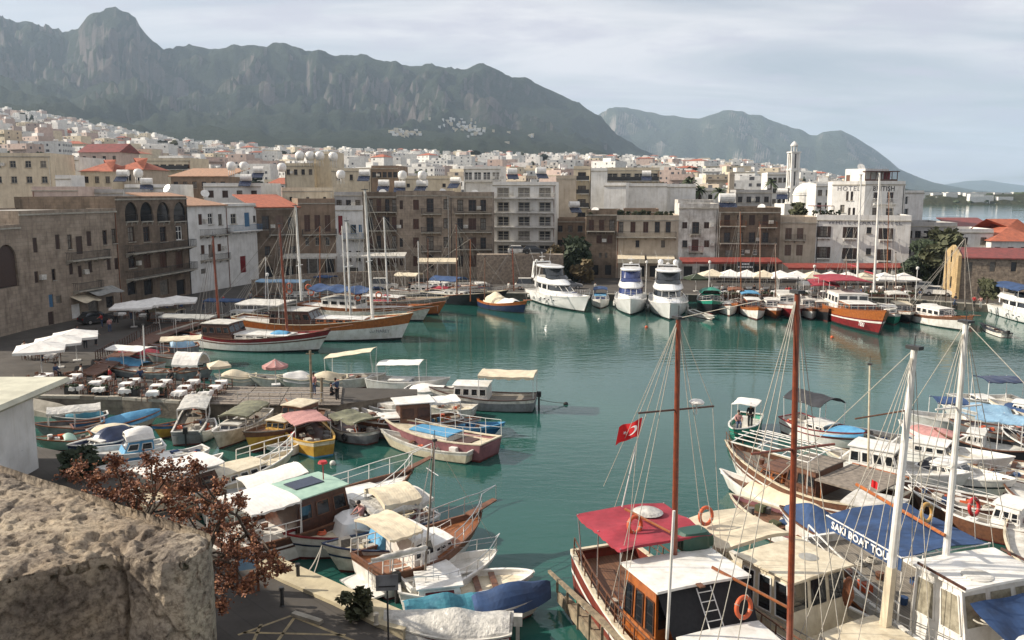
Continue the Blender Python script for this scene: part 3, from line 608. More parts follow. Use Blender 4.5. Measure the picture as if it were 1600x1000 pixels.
class Bld:
 """a building: front wall from A to B (seen from outside A is on the left), local x along the front, y into the building"""
 def __init__(s,name,label,A,B,depth,ztop,wall,cat='building',z0=None,side='',roof='roof_flat',parapet=.7,group=None,top=None):
  s.A,s.B=Vector(A),Vector(B);s.z0=s.A.z if z0 is None else z0;s.A.z=s.B.z=0
  d=s.B-s.A;s.L=d.length;s.rz=math.atan2(d.y,d.x);s.depth=depth;s.zt=ztop;s.wall=wall
  s.root=empty(name,(s.A.x,s.A.y,s.z0),s.rz,label,cat,group);s.H=ztop-s.z0
  s.open=[];s.roofm=roof;s.par=parapet;s.u=d.normalized()
  s.n=Vector((s.u.y,-s.u.x,0))
 def uv(s,px,py):
  d=ray(px,py);c=Vector((0,0,EYE));t=(s.A-c).dot(s.n)/d.dot(s.n);p=c+d*t
  return(p-s.A).dot(s.u),p.z-s.z0
 def win(s,px,py,w,h,kind='w',fm='shutter_brown',sm='shutter_brown',pane='town_glass',arch=False):
  u,z=s.uv(px,py);u0,_=s.uv(px-w/2,py);u1,_=s.uv(px+w/2,py);_,z0=s.uv(px,py+h/2);_,z1=s.uv(px,py-h/2)
  s.winm(u0,u1,z0,z1,kind,fm,sm,pane,arch)
 def winm(s,u0,u1,z0,z1,kind='w',fm='shutter_brown',sm='shutter_brown',pane='town_glass',arch=False):
  u0=max(.12,u0);u1=min(s.L-.12,u1);z0=max(.02,z0);z1=min(s.H-.15,z1)
  if u1-u0<.25 or z1-z0<.3:return
  for(a,b,c,d,*_)in s.open:
   if u0<b+.05 and u1>a-.05 and z0<d+.05 and z1>c-.05:return
  s.open.append((u0,u1,z0,z1,arch))
  sc_=(u1-u0,1,z1-z0)
  if pane=='town_glass' and random.random()<.3:pane='curtain_dim'
  if kind=='s' and random.random()<.15:kind='w'
  if kind in('s','w')and z0>3 and random.random()<.13:inst('air_conditioner',acmesh(),s.root,(u1+.5,-.22,z0+.3))
  if kind in('w','so','tall'):
   f=inst('window',wmesh('frame',fm),s.root,(u0,.14,z0),sc_);inst('pane',wmesh('pane',pane),f)
  if kind=='so':
   k=(u1-u0)*.5
   for x in(u0-k-.02,u1+.02):inst('shutter',wmesh('shutter',sm),s.root,(x,-.06,z0),(k,1,z1-z0))
  if kind=='s':
   k=(u1-u0)/2-.02
   for x in(u0+.01,u0+k+.03):inst('shutter',wmesh('shutter',sm),s.root,(x,.1,z0+.01),(k,1,z1-z0-.02))
  if kind=='d':
   inst('door',wmesh('shutter',sm),s.root,(u0+.02,.1,z0),(u1-u0-.04,1,z1-z0-.02))
  if kind=='dark':
   inst('window',wmesh('pane',pane),s.root,(u0,.16,z0),sc_)
  if kind in('w','so')and z0>1.2:inst('sill',wmesh('sill','concrete'),s.root,(u0,-.004,z0),(u1-u0,1,1))
 def balcony(s,px0,px1,py,m='dark_steel',out=1.0,h=1.0,slab='concrete',solid=False):
  u0,_=s.uv(px0,py);u1,_=s.uv(px1,py);_,z=s.uv((px0+px1)/2,py)
  u0,u1=max(-.02,min(u0,u1)),min(s.L+.02,max(u0,u1))
  rail_part(s.root,u0,u1,0,z,m,out,h,slab=slab,solid=solid)
 def balm(s,u0,u1,z,m='dark_steel',out=1.0,h=1.0,slab='concrete',solid=False):rail_part(s.root,u0,u1,0,z,m,out,h,slab=slab,solid=solid)
 def finish(s,cornice=True,roof='flat',sidewins=True,corner=None):
  L,H,D=s.L,s.H,s.depth;b=MB();us=sorted({0,L,*[o[0]for o in s.open],*[o[1]for o in s.open]});zs=sorted({0,H,*[o[2]for o in s.open],*[o[3]for o in s.open]})
  for i in range(len(us)-1):
   for j in range(len(zs)-1):
    cu,cz=(us[i]+us[i+1])/2,(zs[j]+zs[j+1])/2
    if not any(o[0]<cu<o[1]and o[2]<cz<o[3]for o in s.open):b.quad((us[i],0,zs[j]),(us[i+1],0,zs[j]),(us[i+1],0,zs[j+1]),(us[i],0,zs[j+1]))
  for(u0,u1,z0,z1,arch)in s.open:
   r=.22 if not arch else 1.2
   b.quad((u0,0,z0),(u0,r,z0),(u0,r,z1),(u0,0,z1));b.quad((u1,0,z0),(u1,0,z1),(u1,r,z1),(u1,r,z0));b.quad((u0,0,z1),(u0,r,z1),(u1,r,z1),(u1,0,z1));b.quad((u0,0,z0),(u1,0,z0),(u1,r,z0),(u0,r,z0))
   b.quad((u0,r,z0),(u1,r,z0),(u1,r,z1),(u0,r,z1))
   if arch:
    c=(u0+u1)/2;rr=(u1-u0)/2;zc=z1-rr*1.15;n=6
    for sg in(-1,1):
     pts=[(c+sg*rr*math.cos(math.pi/2*k/n),.004,zc+rr*1.15*math.sin(math.pi/2*k/n))for k in range(n+1)]
     for k in range(n):b.add([pts[k],pts[k+1],(c+sg*rr,.004,z1),(pts[k][0],.3,pts[k][2]),(pts[k+1][0],.3,pts[k+1][2])],[(0,1,2),(0,3,4,1)])
  b.quad((L,0,0),(L,D,0),(L,D,H),(L,0,H));b.quad((0,D,0),(0,0,0),(0,0,H),(0,D,H));b.quad((L,D,0),(0,D,0),(0,D,H),(L,D,H))
  b.build('wall',s.wall,s.root)
  if roof=='flat':
   p=s.par;r=MB();r.mi=0;r.box(.25,L-.25,.25,D-.25,H-.3,H+.02);r.mi=1
   for bx in((0,L,0,.25),(0,L,D-.25,D),(0,.25,.25,D-.25),(L-.25,L,.25,D-.25)):r.box(*bx,H,H+p)
   r.build('roof',[s.roofm,s.wall],s.root)
  elif roof in('lean','gable','hip'):
   r=MB();ov=.4;h=D*.26 if roof!='lean' else D*.18
   if roof=='lean':r.add([(-ov,-ov,H-.05),(L+ov,-ov,H-.05),(L+ov,D+ov,H+h),(-ov,D+ov,H+h),(-ov,-ov,H+.12),(L+ov,-ov,H+.12),(L+ov,D+ov,H+h+.17),(-ov,D+ov,H+h+.17)],[(0,3,2,1),(4,5,6,7),(0,1,5,4),(1,2,6,5),(2,3,7,6),(3,0,4,7)])
   else:
    e=D*.5 if roof=='hip' else-ov
    r.add([(-ov,-ov,H),(L+ov,-ov,H),(L+ov,D+ov,H),(-ov,D+ov,H),(e,D/2,H+h),(L-e,D/2,H+h)],[(0,1,5,4),(2,3,4,5),(1,2,5),(3,0,4),(0,3,2,1)])
   r.build('roof',s.roofm,s.root)
  if L>7 and H>7 and cornice:c=MB();x=random.choice([.25,L-.3]);c.tube((x,-.1,0),(x,-.1,H-.35),.06,n=5);c.build('downpipe',random.choice(['dirty_white','dark_steel','rust']),s.root)
  if cornice:
   c=MB();c.box(-.06,L+.06,-.14,-.003,H-.32,H-.12);c.build('cornice','concrete',s.root)
  return s
GL=[(-70,545),(45,515),(192,484),(300,459),(405,441),(470,437),(527,435),(570,435),(622,435),(704,435),(770,435)]
G=[at(x,y,1.0)for x,y in GL]
def ztop(py,P):return zat(py,P.y)
def row_left():
 B1=Bld('stone_house','low beige stone house end with one big dark arched opening, nearest on the shaded quay',G[0],G[1],14,ztop(353,G[1]),'stone_beige',parapet=.2)
 B1.winm(B1.uv(-6,400)[0],B1.uv(26,400)[0],5.3,B1.uv(10,382)[1],'dark',arch=True,pane='shutter_brown')
 B1.win(36,408,5,15,'s');B1.finish()
 b=Bld('annex_house','sunlit ochre rooftop block stepping up behind the low arched stone house',atY(-60,360,112),atY(37,360,108),8,zat(336,108),'stone_yellow',z0=6,parapet=.2);b.finish(cornice=False)
 B=Bld('stone_warehouse','long beige stone building with small windows and one iron balcony in the middle',G[1],G[2],15,ztop(328,G[2]),'stone_beige',parapet=.25)
 for x,y,k in[(55,383,'s'),(90,378,'s'),(109,378,'w'),(139,373,'s'),(164,371,'w'),(178,369,'w')]:B.win(x,y,7,23,k)
 B.win(124,383,10,28,'d',sm='shutter_brown')
 for x,y,k in[(57,433,'s'),(84,429,'w'),(111,420,'s'),(125,424,'s'),(141,417,'s'),(170,413,'s'),(182,412,'s')]:B.win(x,y,6,18,k)
 B.balcony(102,163,404,out=1.1);B.balcony(113,152,452,out=1.0)
 B.win(125,443,9,22,'d',sm='brown_wood');B.win(80,470,7,20,'s',sm='shutter_blue');B.win(92,468,9,12,'dark');B.win(20,510,14,26,'d');B.win(80,500,9,26,'d');B.win(119,486,14,22,'d',sm='white_paint');B.win(146,480,16,24,'dark');B.win(3,505,6,28,'d');B.win(172,472,12,18,'dark')
 B.finish()
 for(x0,x1,y,m)in[(110,139,470,'cream_cloth'),(131,176,459,'grey_cloth')]:
  u0,z=B.uv(x0,y);u1,_=B.uv(x1,y);u0,u1=sorted((u0,u1));a=MB()
  a.grid(lambda p,q:(lerp(u0,u1,p),-1.9*q,z+.5-.7*q-.1*math.sin(p*9)*q),8,3);a.grid(lambda p,q:(lerp(u0,u1,p),-1.9*q,z+.46-.7*q-.1*math.sin(p*9)*q),8,3);a.build('awning',m,B.root)
 C=Bld('arcaded_house','dark stone house with four pointed arches on its top floor and long iron balconies',G[2],G[3],15,ztop(308,G[3]),'stone_brown',parapet=.15)
 for x in(205,229,255,281):C.win(x,332,20,33,'dark',arch=True,pane='glass')
 for x in(205,229,255):C.win(x,366,10,24,'w')
 C.win(280,364,10,22,'w',fm='white_paint')
 for x in(206,230,255,280):C.win(x,406,11,26,'s',sm='dark_wood')
 for x in(206,232,257,283):C.win(x,449,14,24,'dark')
 C.balcony(196,299,390,out=1.3,h=1.1);C.balcony(196,299,428,out=1.3,h=1.1)
 for x in(205,229,255,281):
  u0,z=C.uv(x-9,346);u1,_=C.uv(x+9,346);rail_part(C.root,u0,u1,0,z,'dark_steel',.25,.9)
 C.finish()
 D=Bld('white_house','white plastered house with dark shutters and black balconies under faded tiles',G[3],G[3].lerp(G[4],.52),11,ztop(321,G[3].lerp(G[4],.5)),'plaster_white',roof='tile_faded')
 for x in(313,344):D.win(x,343,6,17,'s',sm='dark_wood')
 D.win(329,342,8,18,'w',fm='white_paint')
 D.win(317,390,6,14,'s',sm='dark_wood');D.win(343,387,6,12,'s',sm='dark_wood');D.win(330,392,8,20,'d');D.win(318,424,8,8,'dark')
 D.balcony(312,353,367,out=.9);D.balcony(313,329,406,out=.8);D.balcony(332,355,405,out=.8);D.finish(roof='lean',cornice=False)
 E=Bld('terrace_house','lower white house with a blue door and blue terrace railing and a red door below',G[3].lerp(G[4],.52),G[4],12,ztop(320,G[4]),'plaster_white',parapet=.3)
 E.win(365,342,9,16,'w',fm='concrete');E.win(386,343,8,22,'d',sm='shutter_blue');E.win(380,413,9,26,'d',sm='red_hull');E.win(398,342,5,10,'w')
 E.balcony(356,404,360,m='shutter_blue',out=1.2,slab='plaster_white');E.finish()
 F=Bld('tiled_house','brown house with a thin red tile roof edge and long dark balcony in shade',G[4],G[5],12,ztop(324,G[5]),'stone_brown',roof='tile_red')
 for x in(415,437):F.win(x,348,12,22,'s',sm='shutter_tan')
 F.win(455,349,10,20,'dark');F.balcony(420,460,366);
 for x in(418,440,458):F.win(x,392,9,15,'w')
 F.win(420,425,14,18,'dark',arch=True);F.win(452,425,14,18,'dark');F.finish(roof='lean')
 Gb=Bld('timber_house','brown house with three tall dark doors on its wide upper balcony',G[5],G[6],12,ztop(316,G[6]),'plaster_tan')
 for x in(480,496,512):Gb.win(x,349,9,26,'s',sm='dark_wood');Gb.win(x,377,6,13,'w',fm='concrete')
 Gb.balcony(472,526,366,out=1.2);Gb.win(490,415,22,26,'dark');Gb.win(515,415,14,26,'dark');Gb.finish()
 H=Bld('narrow_house','narrow white house front with blue balcony between brown neighbours',G[6],G[7],12,ztop(327,G[7]),'plaster_white')
 H.win(552,358,9,14,'w',fm='shutter_blue');H.win(563,357,5,12,'s',sm='shutter_blue');H.win(532,352,7,30,'s',sm='red_hull');H.balcony(536,570,373,m='shutter_blue');H.win(545,400,8,16,'w');H.win(560,400,7,16,'w');H.win(550,425,20,14,'dark');H.finish()
 I=Bld('stone_block','dark three-storey stone house beside the rounded corner house, doors on every balcony',G[7],G[8],13,ztop(306,G[8]),'stone_brown')
 for y in(321,349,378,405):
  for x in(579,592,605,616):I.win(x,y,7,20,'s' if(x+y)%2 else 'w',sm='dark_wood')
 for y in(331,360,389):I.balcony(574,620,y,out=.9)
 I.finish()
 J=Bld('corner_house','beige stone apartment house with a clean corner and single balconies stacked in the middle',G[8],G[9],14,ztop(304,G[9]),'stone_beige')
 for y in(320,350,379,408):
  J.win(627,y,5,14,'s',sm='shutter_brown');J.win(650,y,9,16,'s',sm='dark_wood');J.win(672,y+1,11,22,'w');J.win(697,y-1,8,16,'w')
 for y in(334,363,392):J.balcony(659,690,y,out=1.0)
 J.finish()
 K=Bld('balcony_house','beige house with full-width balconies and red-brown doors on three floors',G[9],G[10],14,ztop(306,G[10]),'stone_beige')
 for y in(321,350,380,408):
  for x in(719,738,755):K.win(x,y,9 if x!=738 else 12,18,'s' if x==738 else 'w',sm='dark_wood')
 for y in(333,362,389):K.balcony(711,769,y,out=1.3,m='dark_steel')
 K.finish()
row_left()
def row_front():
 gA=[at(x,y,1.0)for x,y in((915,433.6),(962,434.4),(1058,435.6),(1119,436.4),(1215,437.6))]
 A=Bld('brown_house','narrow brown house left of the cream-awning restaurant with plants on its roof terrace',gA[0],gA[1],14,zat(334,gA[0].y),'stone_brown')
 for x in(924,940,956):A.win(x,352,8,17,'s',sm='dark_wood');
 for x in(936,953):A.win(x,374,8,13,'s',sm='dark_wood')
 for x in(938,947):A.win(x,399,4,8,'dark')
 A.balcony(917,961,361,out=.8);A.win(930,422,10,16,'dark');A.win(950,422,10,16,'dark');A.finish()
 B=Bld('restaurant_house','tan plastered house with cream awnings, a full balcony and a planted roof terrace',gA[1],gA[2],15,zat(342,gA[1].y),'plaster_beige')
 for x in(970,989,1009,1027,1044):B.win(x,355,8,17,'s' if x not in(970,1044)else 'w',sm='dark_wood')
 B.balcony(962,1056,370,out=1.3,m='dark_steel');B.win(996,381,6,11,'w');B.win(1036,381,6,11,'w')
 for x0,x1 in((965,1007),(1010,1053)):
  u0,z=B.uv(x0,398);u1,_=B.uv(x1,398);a=MB();a.grid(lambda p,q:(lerp(u0,u1,p),-.05-2.6*q,z-.55*q),6,3);a.grid(lambda p,q:(lerp(u0,u1,p),-2.65,z-.55-.8*q),6,1);a.grid(lambda p,q:(lerp(u0,u1,p),-.05-2.6*q,z-.04-.55*q),6,3);a.build('awning','cream_cloth',B.root)
 for x in(980,1000,1022,1044):B.win(x,424,14,18,'dark')
 B.finish()
 C=Bld('stained_house','white rain-stained house with small symmetrical windows between two brown houses',gA[2],gA[3],13,zat(324,gA[2].y),'plaster_stained')
 for x in(1070,1104):C.win(x,352,8,10,'s',sm='shutter_brown');C.win(x,381,8,11,'s',sm='dark_wood')
 C.win(1087,356,11,18,'s',sm='shutter_brown');C.win(1086,383,11,18,'d',sm='dark_wood');C.balcony(1079,1095,366,out=.6);C.balcony(1076,1098,393,out=.9,m='red_hull');C.win(1075,424,14,16,'dark');C.win(1100,424,14,16,'dark');C.finish()
 D=Bld('brown_hotel','brown stone block with four bays of dark windows over the red awning restaurant',gA[3],gA[4],14,zat(330,gA[3].y),'stone_brown')
 for x in(1136,1156,1175,1196):D.win(x,344,9,16,'s',sm='shutter_brown');D.win(x,371,10,16,'w')
 D.balcony(1125,1165,353,out=1,m='rust');D.balcony(1185,1213,355,out=1,m='rust');D.win(1139,396,11,11,'dark');D.win(1160,394,6,8,'w',fm='white_paint');D.win(1180,394,6,8,'w',fm='white_paint');D.balcony(1125,1213,380,out=.7)
 for x in(1135,1160,1185,1203):D.win(x,424,14,16,'dark')
 D.finish()
 E=Bld('shuttered_house','small beige house with four closed tan shutters beside the white hotel',at(1215,436,1),at(1271,437,1),12,zat(346,155),'plaster_beige',parapet=.9)
 for x in(1232,1250):E.win(x,365,10,17,'s',sm='shutter_tan');E.win(x-1,391,10,17,'s',sm='shutter_tan')
 E.balcony(1226,1258,375,out=.6);E.finish()
 F=Bld('white_hotel','white three-storey hotel with brown open shutters and lettering along its parapet',at(1271,437,1),at(1417,441,1),16,zat(343,151),'plaster_white',parapet=.8,cat='hotel')
 F.s=0
 for x,y,w in[(1287,362,13),(1328,363,13),(1384,365,13),(1286,394,13),(1327,396,13),(1381,398,13)]:
  F.win(x,y,w-2,17,'so',sm='shutter_brown')
  u0,z=F.uv(x-10,y+9);u1,_=F.uv(x+10,y+9);rail_part(F.root,u0,u1,0,z,'dark_steel',.7,.85,slab='white_paint')
 F.win(1358,360,8,10,'w');F.win(1357,393,8,10,'w')
 for x in(1285,1310,1335,1360,1385):F.win(x,425,16,15,'dark')
 u,z=F.uv(1351,348);text_mesh('WHITE PEARL HOTEL',1.15,'lettering_grey',F.root,(u,-.03,z),(R(90),0,0),spacing=1.15)
 F.finish()
 cx=atY(1349,340,160);l=atY(1298,340,163.5);r=atY(1411,340,161.5)
 g=Bld('hotel','tall white hotel rising behind the lettered parapet, with a dark red timber roof bar',l,cx,8,zat(287,160),'plaster_white',z0=1,cat='hotel',parapet=.5)
 g.win(1324,306,4,14,'w',fm='dark_wood');g.win(1331,306,4,14,'w',fm='dark_wood');g.win(1316,326,7,12,'w',fm='concrete');g.win(1327,331,4,13,'w',fm='dark_wood');g.win(1334,331,4,13,'w',fm='dark_wood')
 u,z=g.uv(1326,295);text_mesh('HOTEL',1.2,'lettering_grey',g.root,(u,-.03,z),(R(90),0,0),spacing=1.2);g.finish()
 h=Bld('hotel_wing','shaded right half of the tall white hotel carrying dark lettering above wide windows',cx+Vector((.02,0,0)),r,13,zat(287,160)+.03,'plaster_white',z0=1,cat='hotel',parapet=.5)
 h.win(1368,308,7,15,'w',fm='dark_wood');h.win(1391,308,10,15,'w',fm='dark_wood');h.win(1366,332,7,15,'w');h.win(1390,332,12,14,'w',fm='concrete');h.balcony(1362,1398,318,out=.9,m='white_steel',slab='white_paint')
 u,z=h.uv(1381,295);text_mesh('BRITISH',1.25,'lettering_dark',h.root,(u,-.03,z),(R(90),0,0),spacing=1.1,bold=.02);h.finish()
 i=Bld('hotel_annex','lower white annex at the sea side of the hotels with a dark roof strip',atY(1412,340,166),atY(1441,340,170),12,zat(300,168),'plaster_white',z0=1,cat='building',parapet=.3)
 for y in(313,332,352,380):i.win(1416,y,6,12,'dark')
 i.finish()
 p=Bld('roof_room','white rooftop room with a brown door on top of the tall hotel',atY(1319,300,168),atY(1350,300,164),7,zat(266,165),'plaster_white',z0=zat(289,165),parapet=.3);p.win(1325,280,6,13,'d',sm='brown_wood');p.finish(cornice=False)
 q=empty('roof_bar',atY(1352,289,163.5),0.05,'dark red timber bar with a flat roof beside the white rooftop room','pergola');W=(1402-1352)/FOC*165;hh=2.5
 b=MB();b.box(0,W,0,.12,0,1.1);b.box(0,W,5.9,6,0,hh);b.build('counter','dark_wood',q);b=MB();b.box(-.2,W+.2,-.4,6.2,hh,hh+.18);b.build('roof','dark_wood',q)
 for k in range(7):b=MB();b.box(W*k/6-.06,W*k/6+.06,.13,.25,0,hh);b.build('post','dark_wood',q)
 b=MB();b.box(0,W,3,3.1,0,hh);b.build('back_wall','red_hull',q)
 t=empty('terrace_pergola',atY(1273,340,156),0,'dark red pergola full of plants on the left corner of the white hotel terrace','pergola');z0=zat(342,156)-t.location.z
 t.location.z+=z0+.3;W=3.7
 b=MB();b.box(0,W,.5,4,2.0,2.12);b.build('roof','sheet_red',t)
 for k in range(4):b=MB();b.box(W*k/3-.05,W*k/3+.05,.5,.6,0,2.0);b.build('post','dark_wood',t)
 b=MB()
 for k in range(60):b.blob((random.uniform(0,W+1.5),random.uniform(.3,1.4),random.uniform(.2,1.2)),.22,.22,.2,5,3,.4)
 b.build('plants','leaf_dark',t)
row_front()
def stone_house():
 A=at(1480,464,1);B_=at(1497,467,1);C=at(1680,473,1)
 f=Bld('stone_customs_house','long stone house with a red sheet roof at the right end of the quay',B_,C,9.0,zat(403,B_.y),'rubble',roof='sheet_red')
 for x in(1515,1551,1584,1625):f.win(x,417,9,15,'dark')
 for x in(1534,1582):f.win(x,453,14,11,'dark')
 L,H,D=f.L,f.H,f.depth
 f.finish(roof='none',cornice=False)
 r=MB();h=1.2;ov=.35
 r.add([(-.02,-ov,H-.05),(L+ov,-ov,H-.05),(L+ov,D/2,H+h),(-.02,D/2,H+h),(L+ov,D+ov,H-.05),(-.02,D+ov,H-.05)],[(0,1,2,3),(3,2,4,5)])
 r.add([(-.02,-ov,H+.12),(L+ov,-ov,H+.12),(L+ov,D/2,H+h+.17),(-.02,D/2,H+h+.17),(L+ov,D+ov,H+.12),(-.02,D+ov,H+.12),(-.02,-ov,H-.05),(L+ov,-ov,H-.05)],[(0,1,2,3),(3,2,4,5),(6,7,1,0)])
 r.build('roof','sheet_red',f.root)
 g=MB();t=.45
 pts=[(-.3,H-.2),(D+.3,H-.2),(D+.3,H+.35),(D*.62,H+h+.2),(D*.5,H+h+.5),(D*.38,H+h+.2),(-.3,H+.35)]
 pts=[(-.3,0),(D+.3,0)]+pts[2:]
 vs=[(-t,y,z)for y,z in pts]+[(-.004,y,z)for y,z in pts];n=len(pts)
 g.add(vs,[tuple(range(n-1,-1,-1)),tuple(range(n,2*n))]+[(i,(i+1)%n,n+(i+1)%n,n+i)for i in range(n)]);g.build('gable','stone_yellow',f.root,fix=True)
 for y,z in((D*.45,5.2),(D*.35,1.2)):
  o=inst('window',wmesh('pane','glass'),f.root,(-t-.055,y+1.0,z),(1.0,1,1.9),(0,0,R(-90)))
stone_house()
def church():
 Y=230;c=atY(1236,330,Y);x0,y0=c.x,c.y;zb=4
 r=empty('bell_tower',(x0,y0,zb),.2,'slender white bell tower with stacked open arches rising above the roofs','tower')
 s=.95;z1=zat(239,Y)-zb;z2=zat(232,Y)-zb;zt=zat(222,Y)-zb
 def lv(z0,z1,w):
  b=MB()
  for sx in(-1,1):
   for sy in(-1,1):b.box(sx*w-.28,sx*w+.28,sy*w-.28,sy*w+.28,z0,z1)
  b.build('pier_column','plaster_white',r)
 hs=[0,z1*.42,z1*.60,z1*.80,z1]
 b=MB();b.box(-s-.3,s+.3,-s-.3,s+.3,0,hs[1]);b.build('base','plaster_white',r)
 for k in range(1,4):
  lv(hs[k]+.3,hs[k+1],s);b=MB();b.box(-s-.38,s+.38,-s-.38,s+.38,hs[k],hs[k]+.3);b.build('cornice','plaster_white',r)
  b=MB();b.box(-.95,.95,-.95,.95,hs[k]+.3,hs[k+1]);b.build('core','plaster_white',r)
  for q in(0,1):b=MB();b.box(-.22,.22,-.98,-.955,hs[k]+.6,hs[k+1]-.3)if q else b.box(-.98,-.955,-.22,.22,hs[k]+.6,hs[k+1]-.3);b.build('window','glass',r)
 b=MB();b.box(-s-.45,s+.45,-s-.45,s+.45,z1,z1+.35);b.build('cornice','plaster_white',r)
 b=MB();
 for k in range(6):a=k*math.pi/3;b.tube((math.cos(a)*.8,math.sin(a)*.8,z1+.35),(math.cos(a)*.8,math.sin(a)*.8,z2+.6),.16,n=6)
 b.lathe([(1.0,z2+.6),(1.05,z2+.75),(.9,z2+1.1),(.5,z2+1.6),(.12,z2+1.9),(.1,zt)],12);b.build('lantern','plaster_white',r)
 d=empty('domed_church',atY(1262,330,222),0,'white round-domed church beside the slender bell tower','church');d.location.z=3
 zb=zat(305,222)-3;b=MB();b.lathe([(3.9,0),(3.9,zb),(4.1,zb+.05),(4.1,zb+.3)],20);b.build('drum','plaster_white',d)
 b=MB();b.lathe([(3.9*math.cos(a*math.pi/20),zb+.3+3.0*math.sin(a*math.pi/20))for a in range(10)]+[(.1,zb+3.35),(.08,zb+4.2)],20);b.build('dome','plaster_white',d,smooth=True)
 b=MB();b.box(-7,5,-2.5,6,0,zb-2.2);b.build('nave','plaster_white',d)
 for k in(-1,0,1):b=MB();b.box(k*1.5-.25,k*1.5+.25,-3.95,-3.6,zb-1.4,zb-.4);b.build('window','glass',d)
church()
def block(name,label,px0,px1,ytop,Y,wall,dep=10,rows=2,cols=3,rot=-0.12,roof='flat',roofm='roof_flat',bal=False,wm='w',fm='shutter_brown',wh=1.3,ww=1.0,par=.5,pent=None,wins=True,storey=3.0):
 A=atY(px0,300,Y);B=atY(px1,300,Y);w=(B.x-A.x)
 if rot:e=w*math.tan(rot)/2;A=atY(px0,300,Y-e);B=atY(px1,300,Y+e)
 g=max(1.0,town_z((A.x+B.x)/2,Y)-.5);zt=zat(ytop,Y)
 b=Bld(name,label,A,B,dep,zt,wall,z0=min(g,zt-3),roof=roofm,parapet=par)
 if wins:
  L=b.L
  for r in range(rows):
   zc=b.H-storey*(r+.55)
   if zc<.9:break
   for c in range(cols):
    u=L*(c+.5)/cols;b.winm(u-ww/2,u+ww/2,zc-wh/2,zc+wh/2,wm,fm,'shutter_brown')
   if bal and zc-wh/2>.5:b.balm(.2,L-.2,zc-wh/2-.15,'white_steel' if bal==2 else 'dark_steel',1.1,.9,'plaster_white',solid=(bal==3))
 b.finish(roof=roof,cornice=(roof=='flat'))
 return b
def middle():
 block('apartment_block','cream apartment block at the far left edge below a red roofed restaurant',-60,83,243,165,'plaster_cream',rows=2,cols=6,ww=1.2,rot=.05,fm='concrete')
 block('white_apartment','small white flat with a square window next to the cream block',88,127,249,185,'plaster_white',rows=2,cols=2,rot=-.1)
 block('pink_house','pale pink house under a dark red sheet canopy near the left hillside',128,190,238,235,'plaster_pink',rows=1,cols=4,roofm='sheet_red',roof='gable')
 block('hip_roof_house','house with bright red hipped tile roof and white chimney, below the pink house',128,178,268,175,'plaster_cream',rows=1,cols=3,roof='hip',roofm='tile_red')
 block('tile_roof_house','darker red tiled roof joining the bright red hipped one',180,226,265,178,'plaster_beige',rows=1,cols=3,roof='hip',roofm='tile_red')
 block('long_terrace_house','long cream house with dark strip windows behind the dark arcaded house',216,300,250,215,'plaster_cream',rows=1,cols=7,ww=1.6,wh=1.1,bal=3)
 block('rust_roof_house','low house with a brown rusty roof behind the arcaded house',268,356,276,172,'plaster_tan',rows=1,cols=6,roof='lean',roofm='tile_faded')
 block('white_terrace_house','white house with three brown shuttered windows above the tiled house corner',318,408,290,165,'plaster_white',rows=1,cols=4,wm='s',ww=1.2,wh=1.4)
 block('grey_roof_house','low grey walled house with flat roof over the long stone building',120,192,300,150,'plaster_grey',rows=1,cols=4)
 block('low_pink_house','low pinkish wall house behind the long stone building beside its white cube',50,122,296,146,'plaster_pink',rows=1,cols=3,wins=False)
 block('white_cube_room','bright white cube room on the roofs near the long stone building',88,112,278,148,'plaster_white',dep=4,wins=False)
 block('terrace_roof_house','house with grey plank wall panels on the roof of the arcaded row',195,262,292,160,'plaster_white',rows=1,cols=3)
 block('cream_wall_house','sunlit cream house wall above the tiled brown house',441,520,297,163,'plaster_cream',rows=1,cols=3,ww=.6,wh=.7)
 block('tank_roof_house','cream house with four round white water tanks on the roof',446,492,258,205,'plaster_cream',rows=1,cols=4,ww=.9)
 block('stair_house','cream blank stair tower right of the four water tanks',492,519,240,206,'plaster_cream',wins=False)
 block('cream_long_house','long cream house joined to brown brick wing behind the masts',519,580,266,200,'plaster_cream',rows=1,cols=3,ww=.8)
 block('brick_wing_house','dark red-brown house with a row of arched windows behind the round water tanks',581,622,262,199,'plaster_tan',rows=1,cols=5,roofm='roof_dark')
 block('grey_blue_house','pale grey blue house fragment between the cream wall and the stone block',522,566,304,158,'plaster_grey',rows=1,cols=3)
 block('flat_cream_house','low cream flat with a single dark window behind the corner house',624,708,278,190,'plaster_cream',rows=1,cols=3,ww=.8,wh=.8)
 block('modern_villa','white modern villa with terrace glass above the balcony house',725,782,263,185,'plaster_white',rows=1,cols=4,ww=1.8,wh=1.8,fm='white_paint',bal=2)
 block('white_flats','white five-storey flats with wide glass doors and balconies over the car ramp',770,868,288,170,'plaster_white',rows=5,cols=3,ww=2.5,wh=1.9,fm='concrete',bal=2,storey=2.9)
 block('blank_beige_house','blank beige gable between the white flats and the tall cream block',869,900,278,188,'plaster_beige',wins=False)
 block('cream_tower_block','tall cream block with stacked loggias left of the long white wall',896,922,263,190,'plaster_cream',rows=4,cols=1,ww=1.8,wh=1.6,bal=3)
 block('white_gable_house','white gable with tall blank wall next to the stacked loggias',923,948,266,188,'plaster_white',wins=False)
 block('long_loggia_block','long cream apartment block with four recessed loggias behind the white wall',946,1030,265,200,'plaster_cream',rows=2,cols=4,ww=2.6,wh=1.6,bal=3,fm='concrete')
 block('white_wall_house','bright white blank walled house left part behind the planted terrace',944,978,289,176,'plaster_white',rot=-.25,wins=False)
 block('long_white_house','long bright white blank wall behind the planted roof terrace',976,1042,290,180,'plaster_white',rot=-.12,wins=False)
 block('second_white_house','right half of the long white wall, its end towards the palms',1041,1087,291,181,'plaster_white',rot=-.12,wins=False)
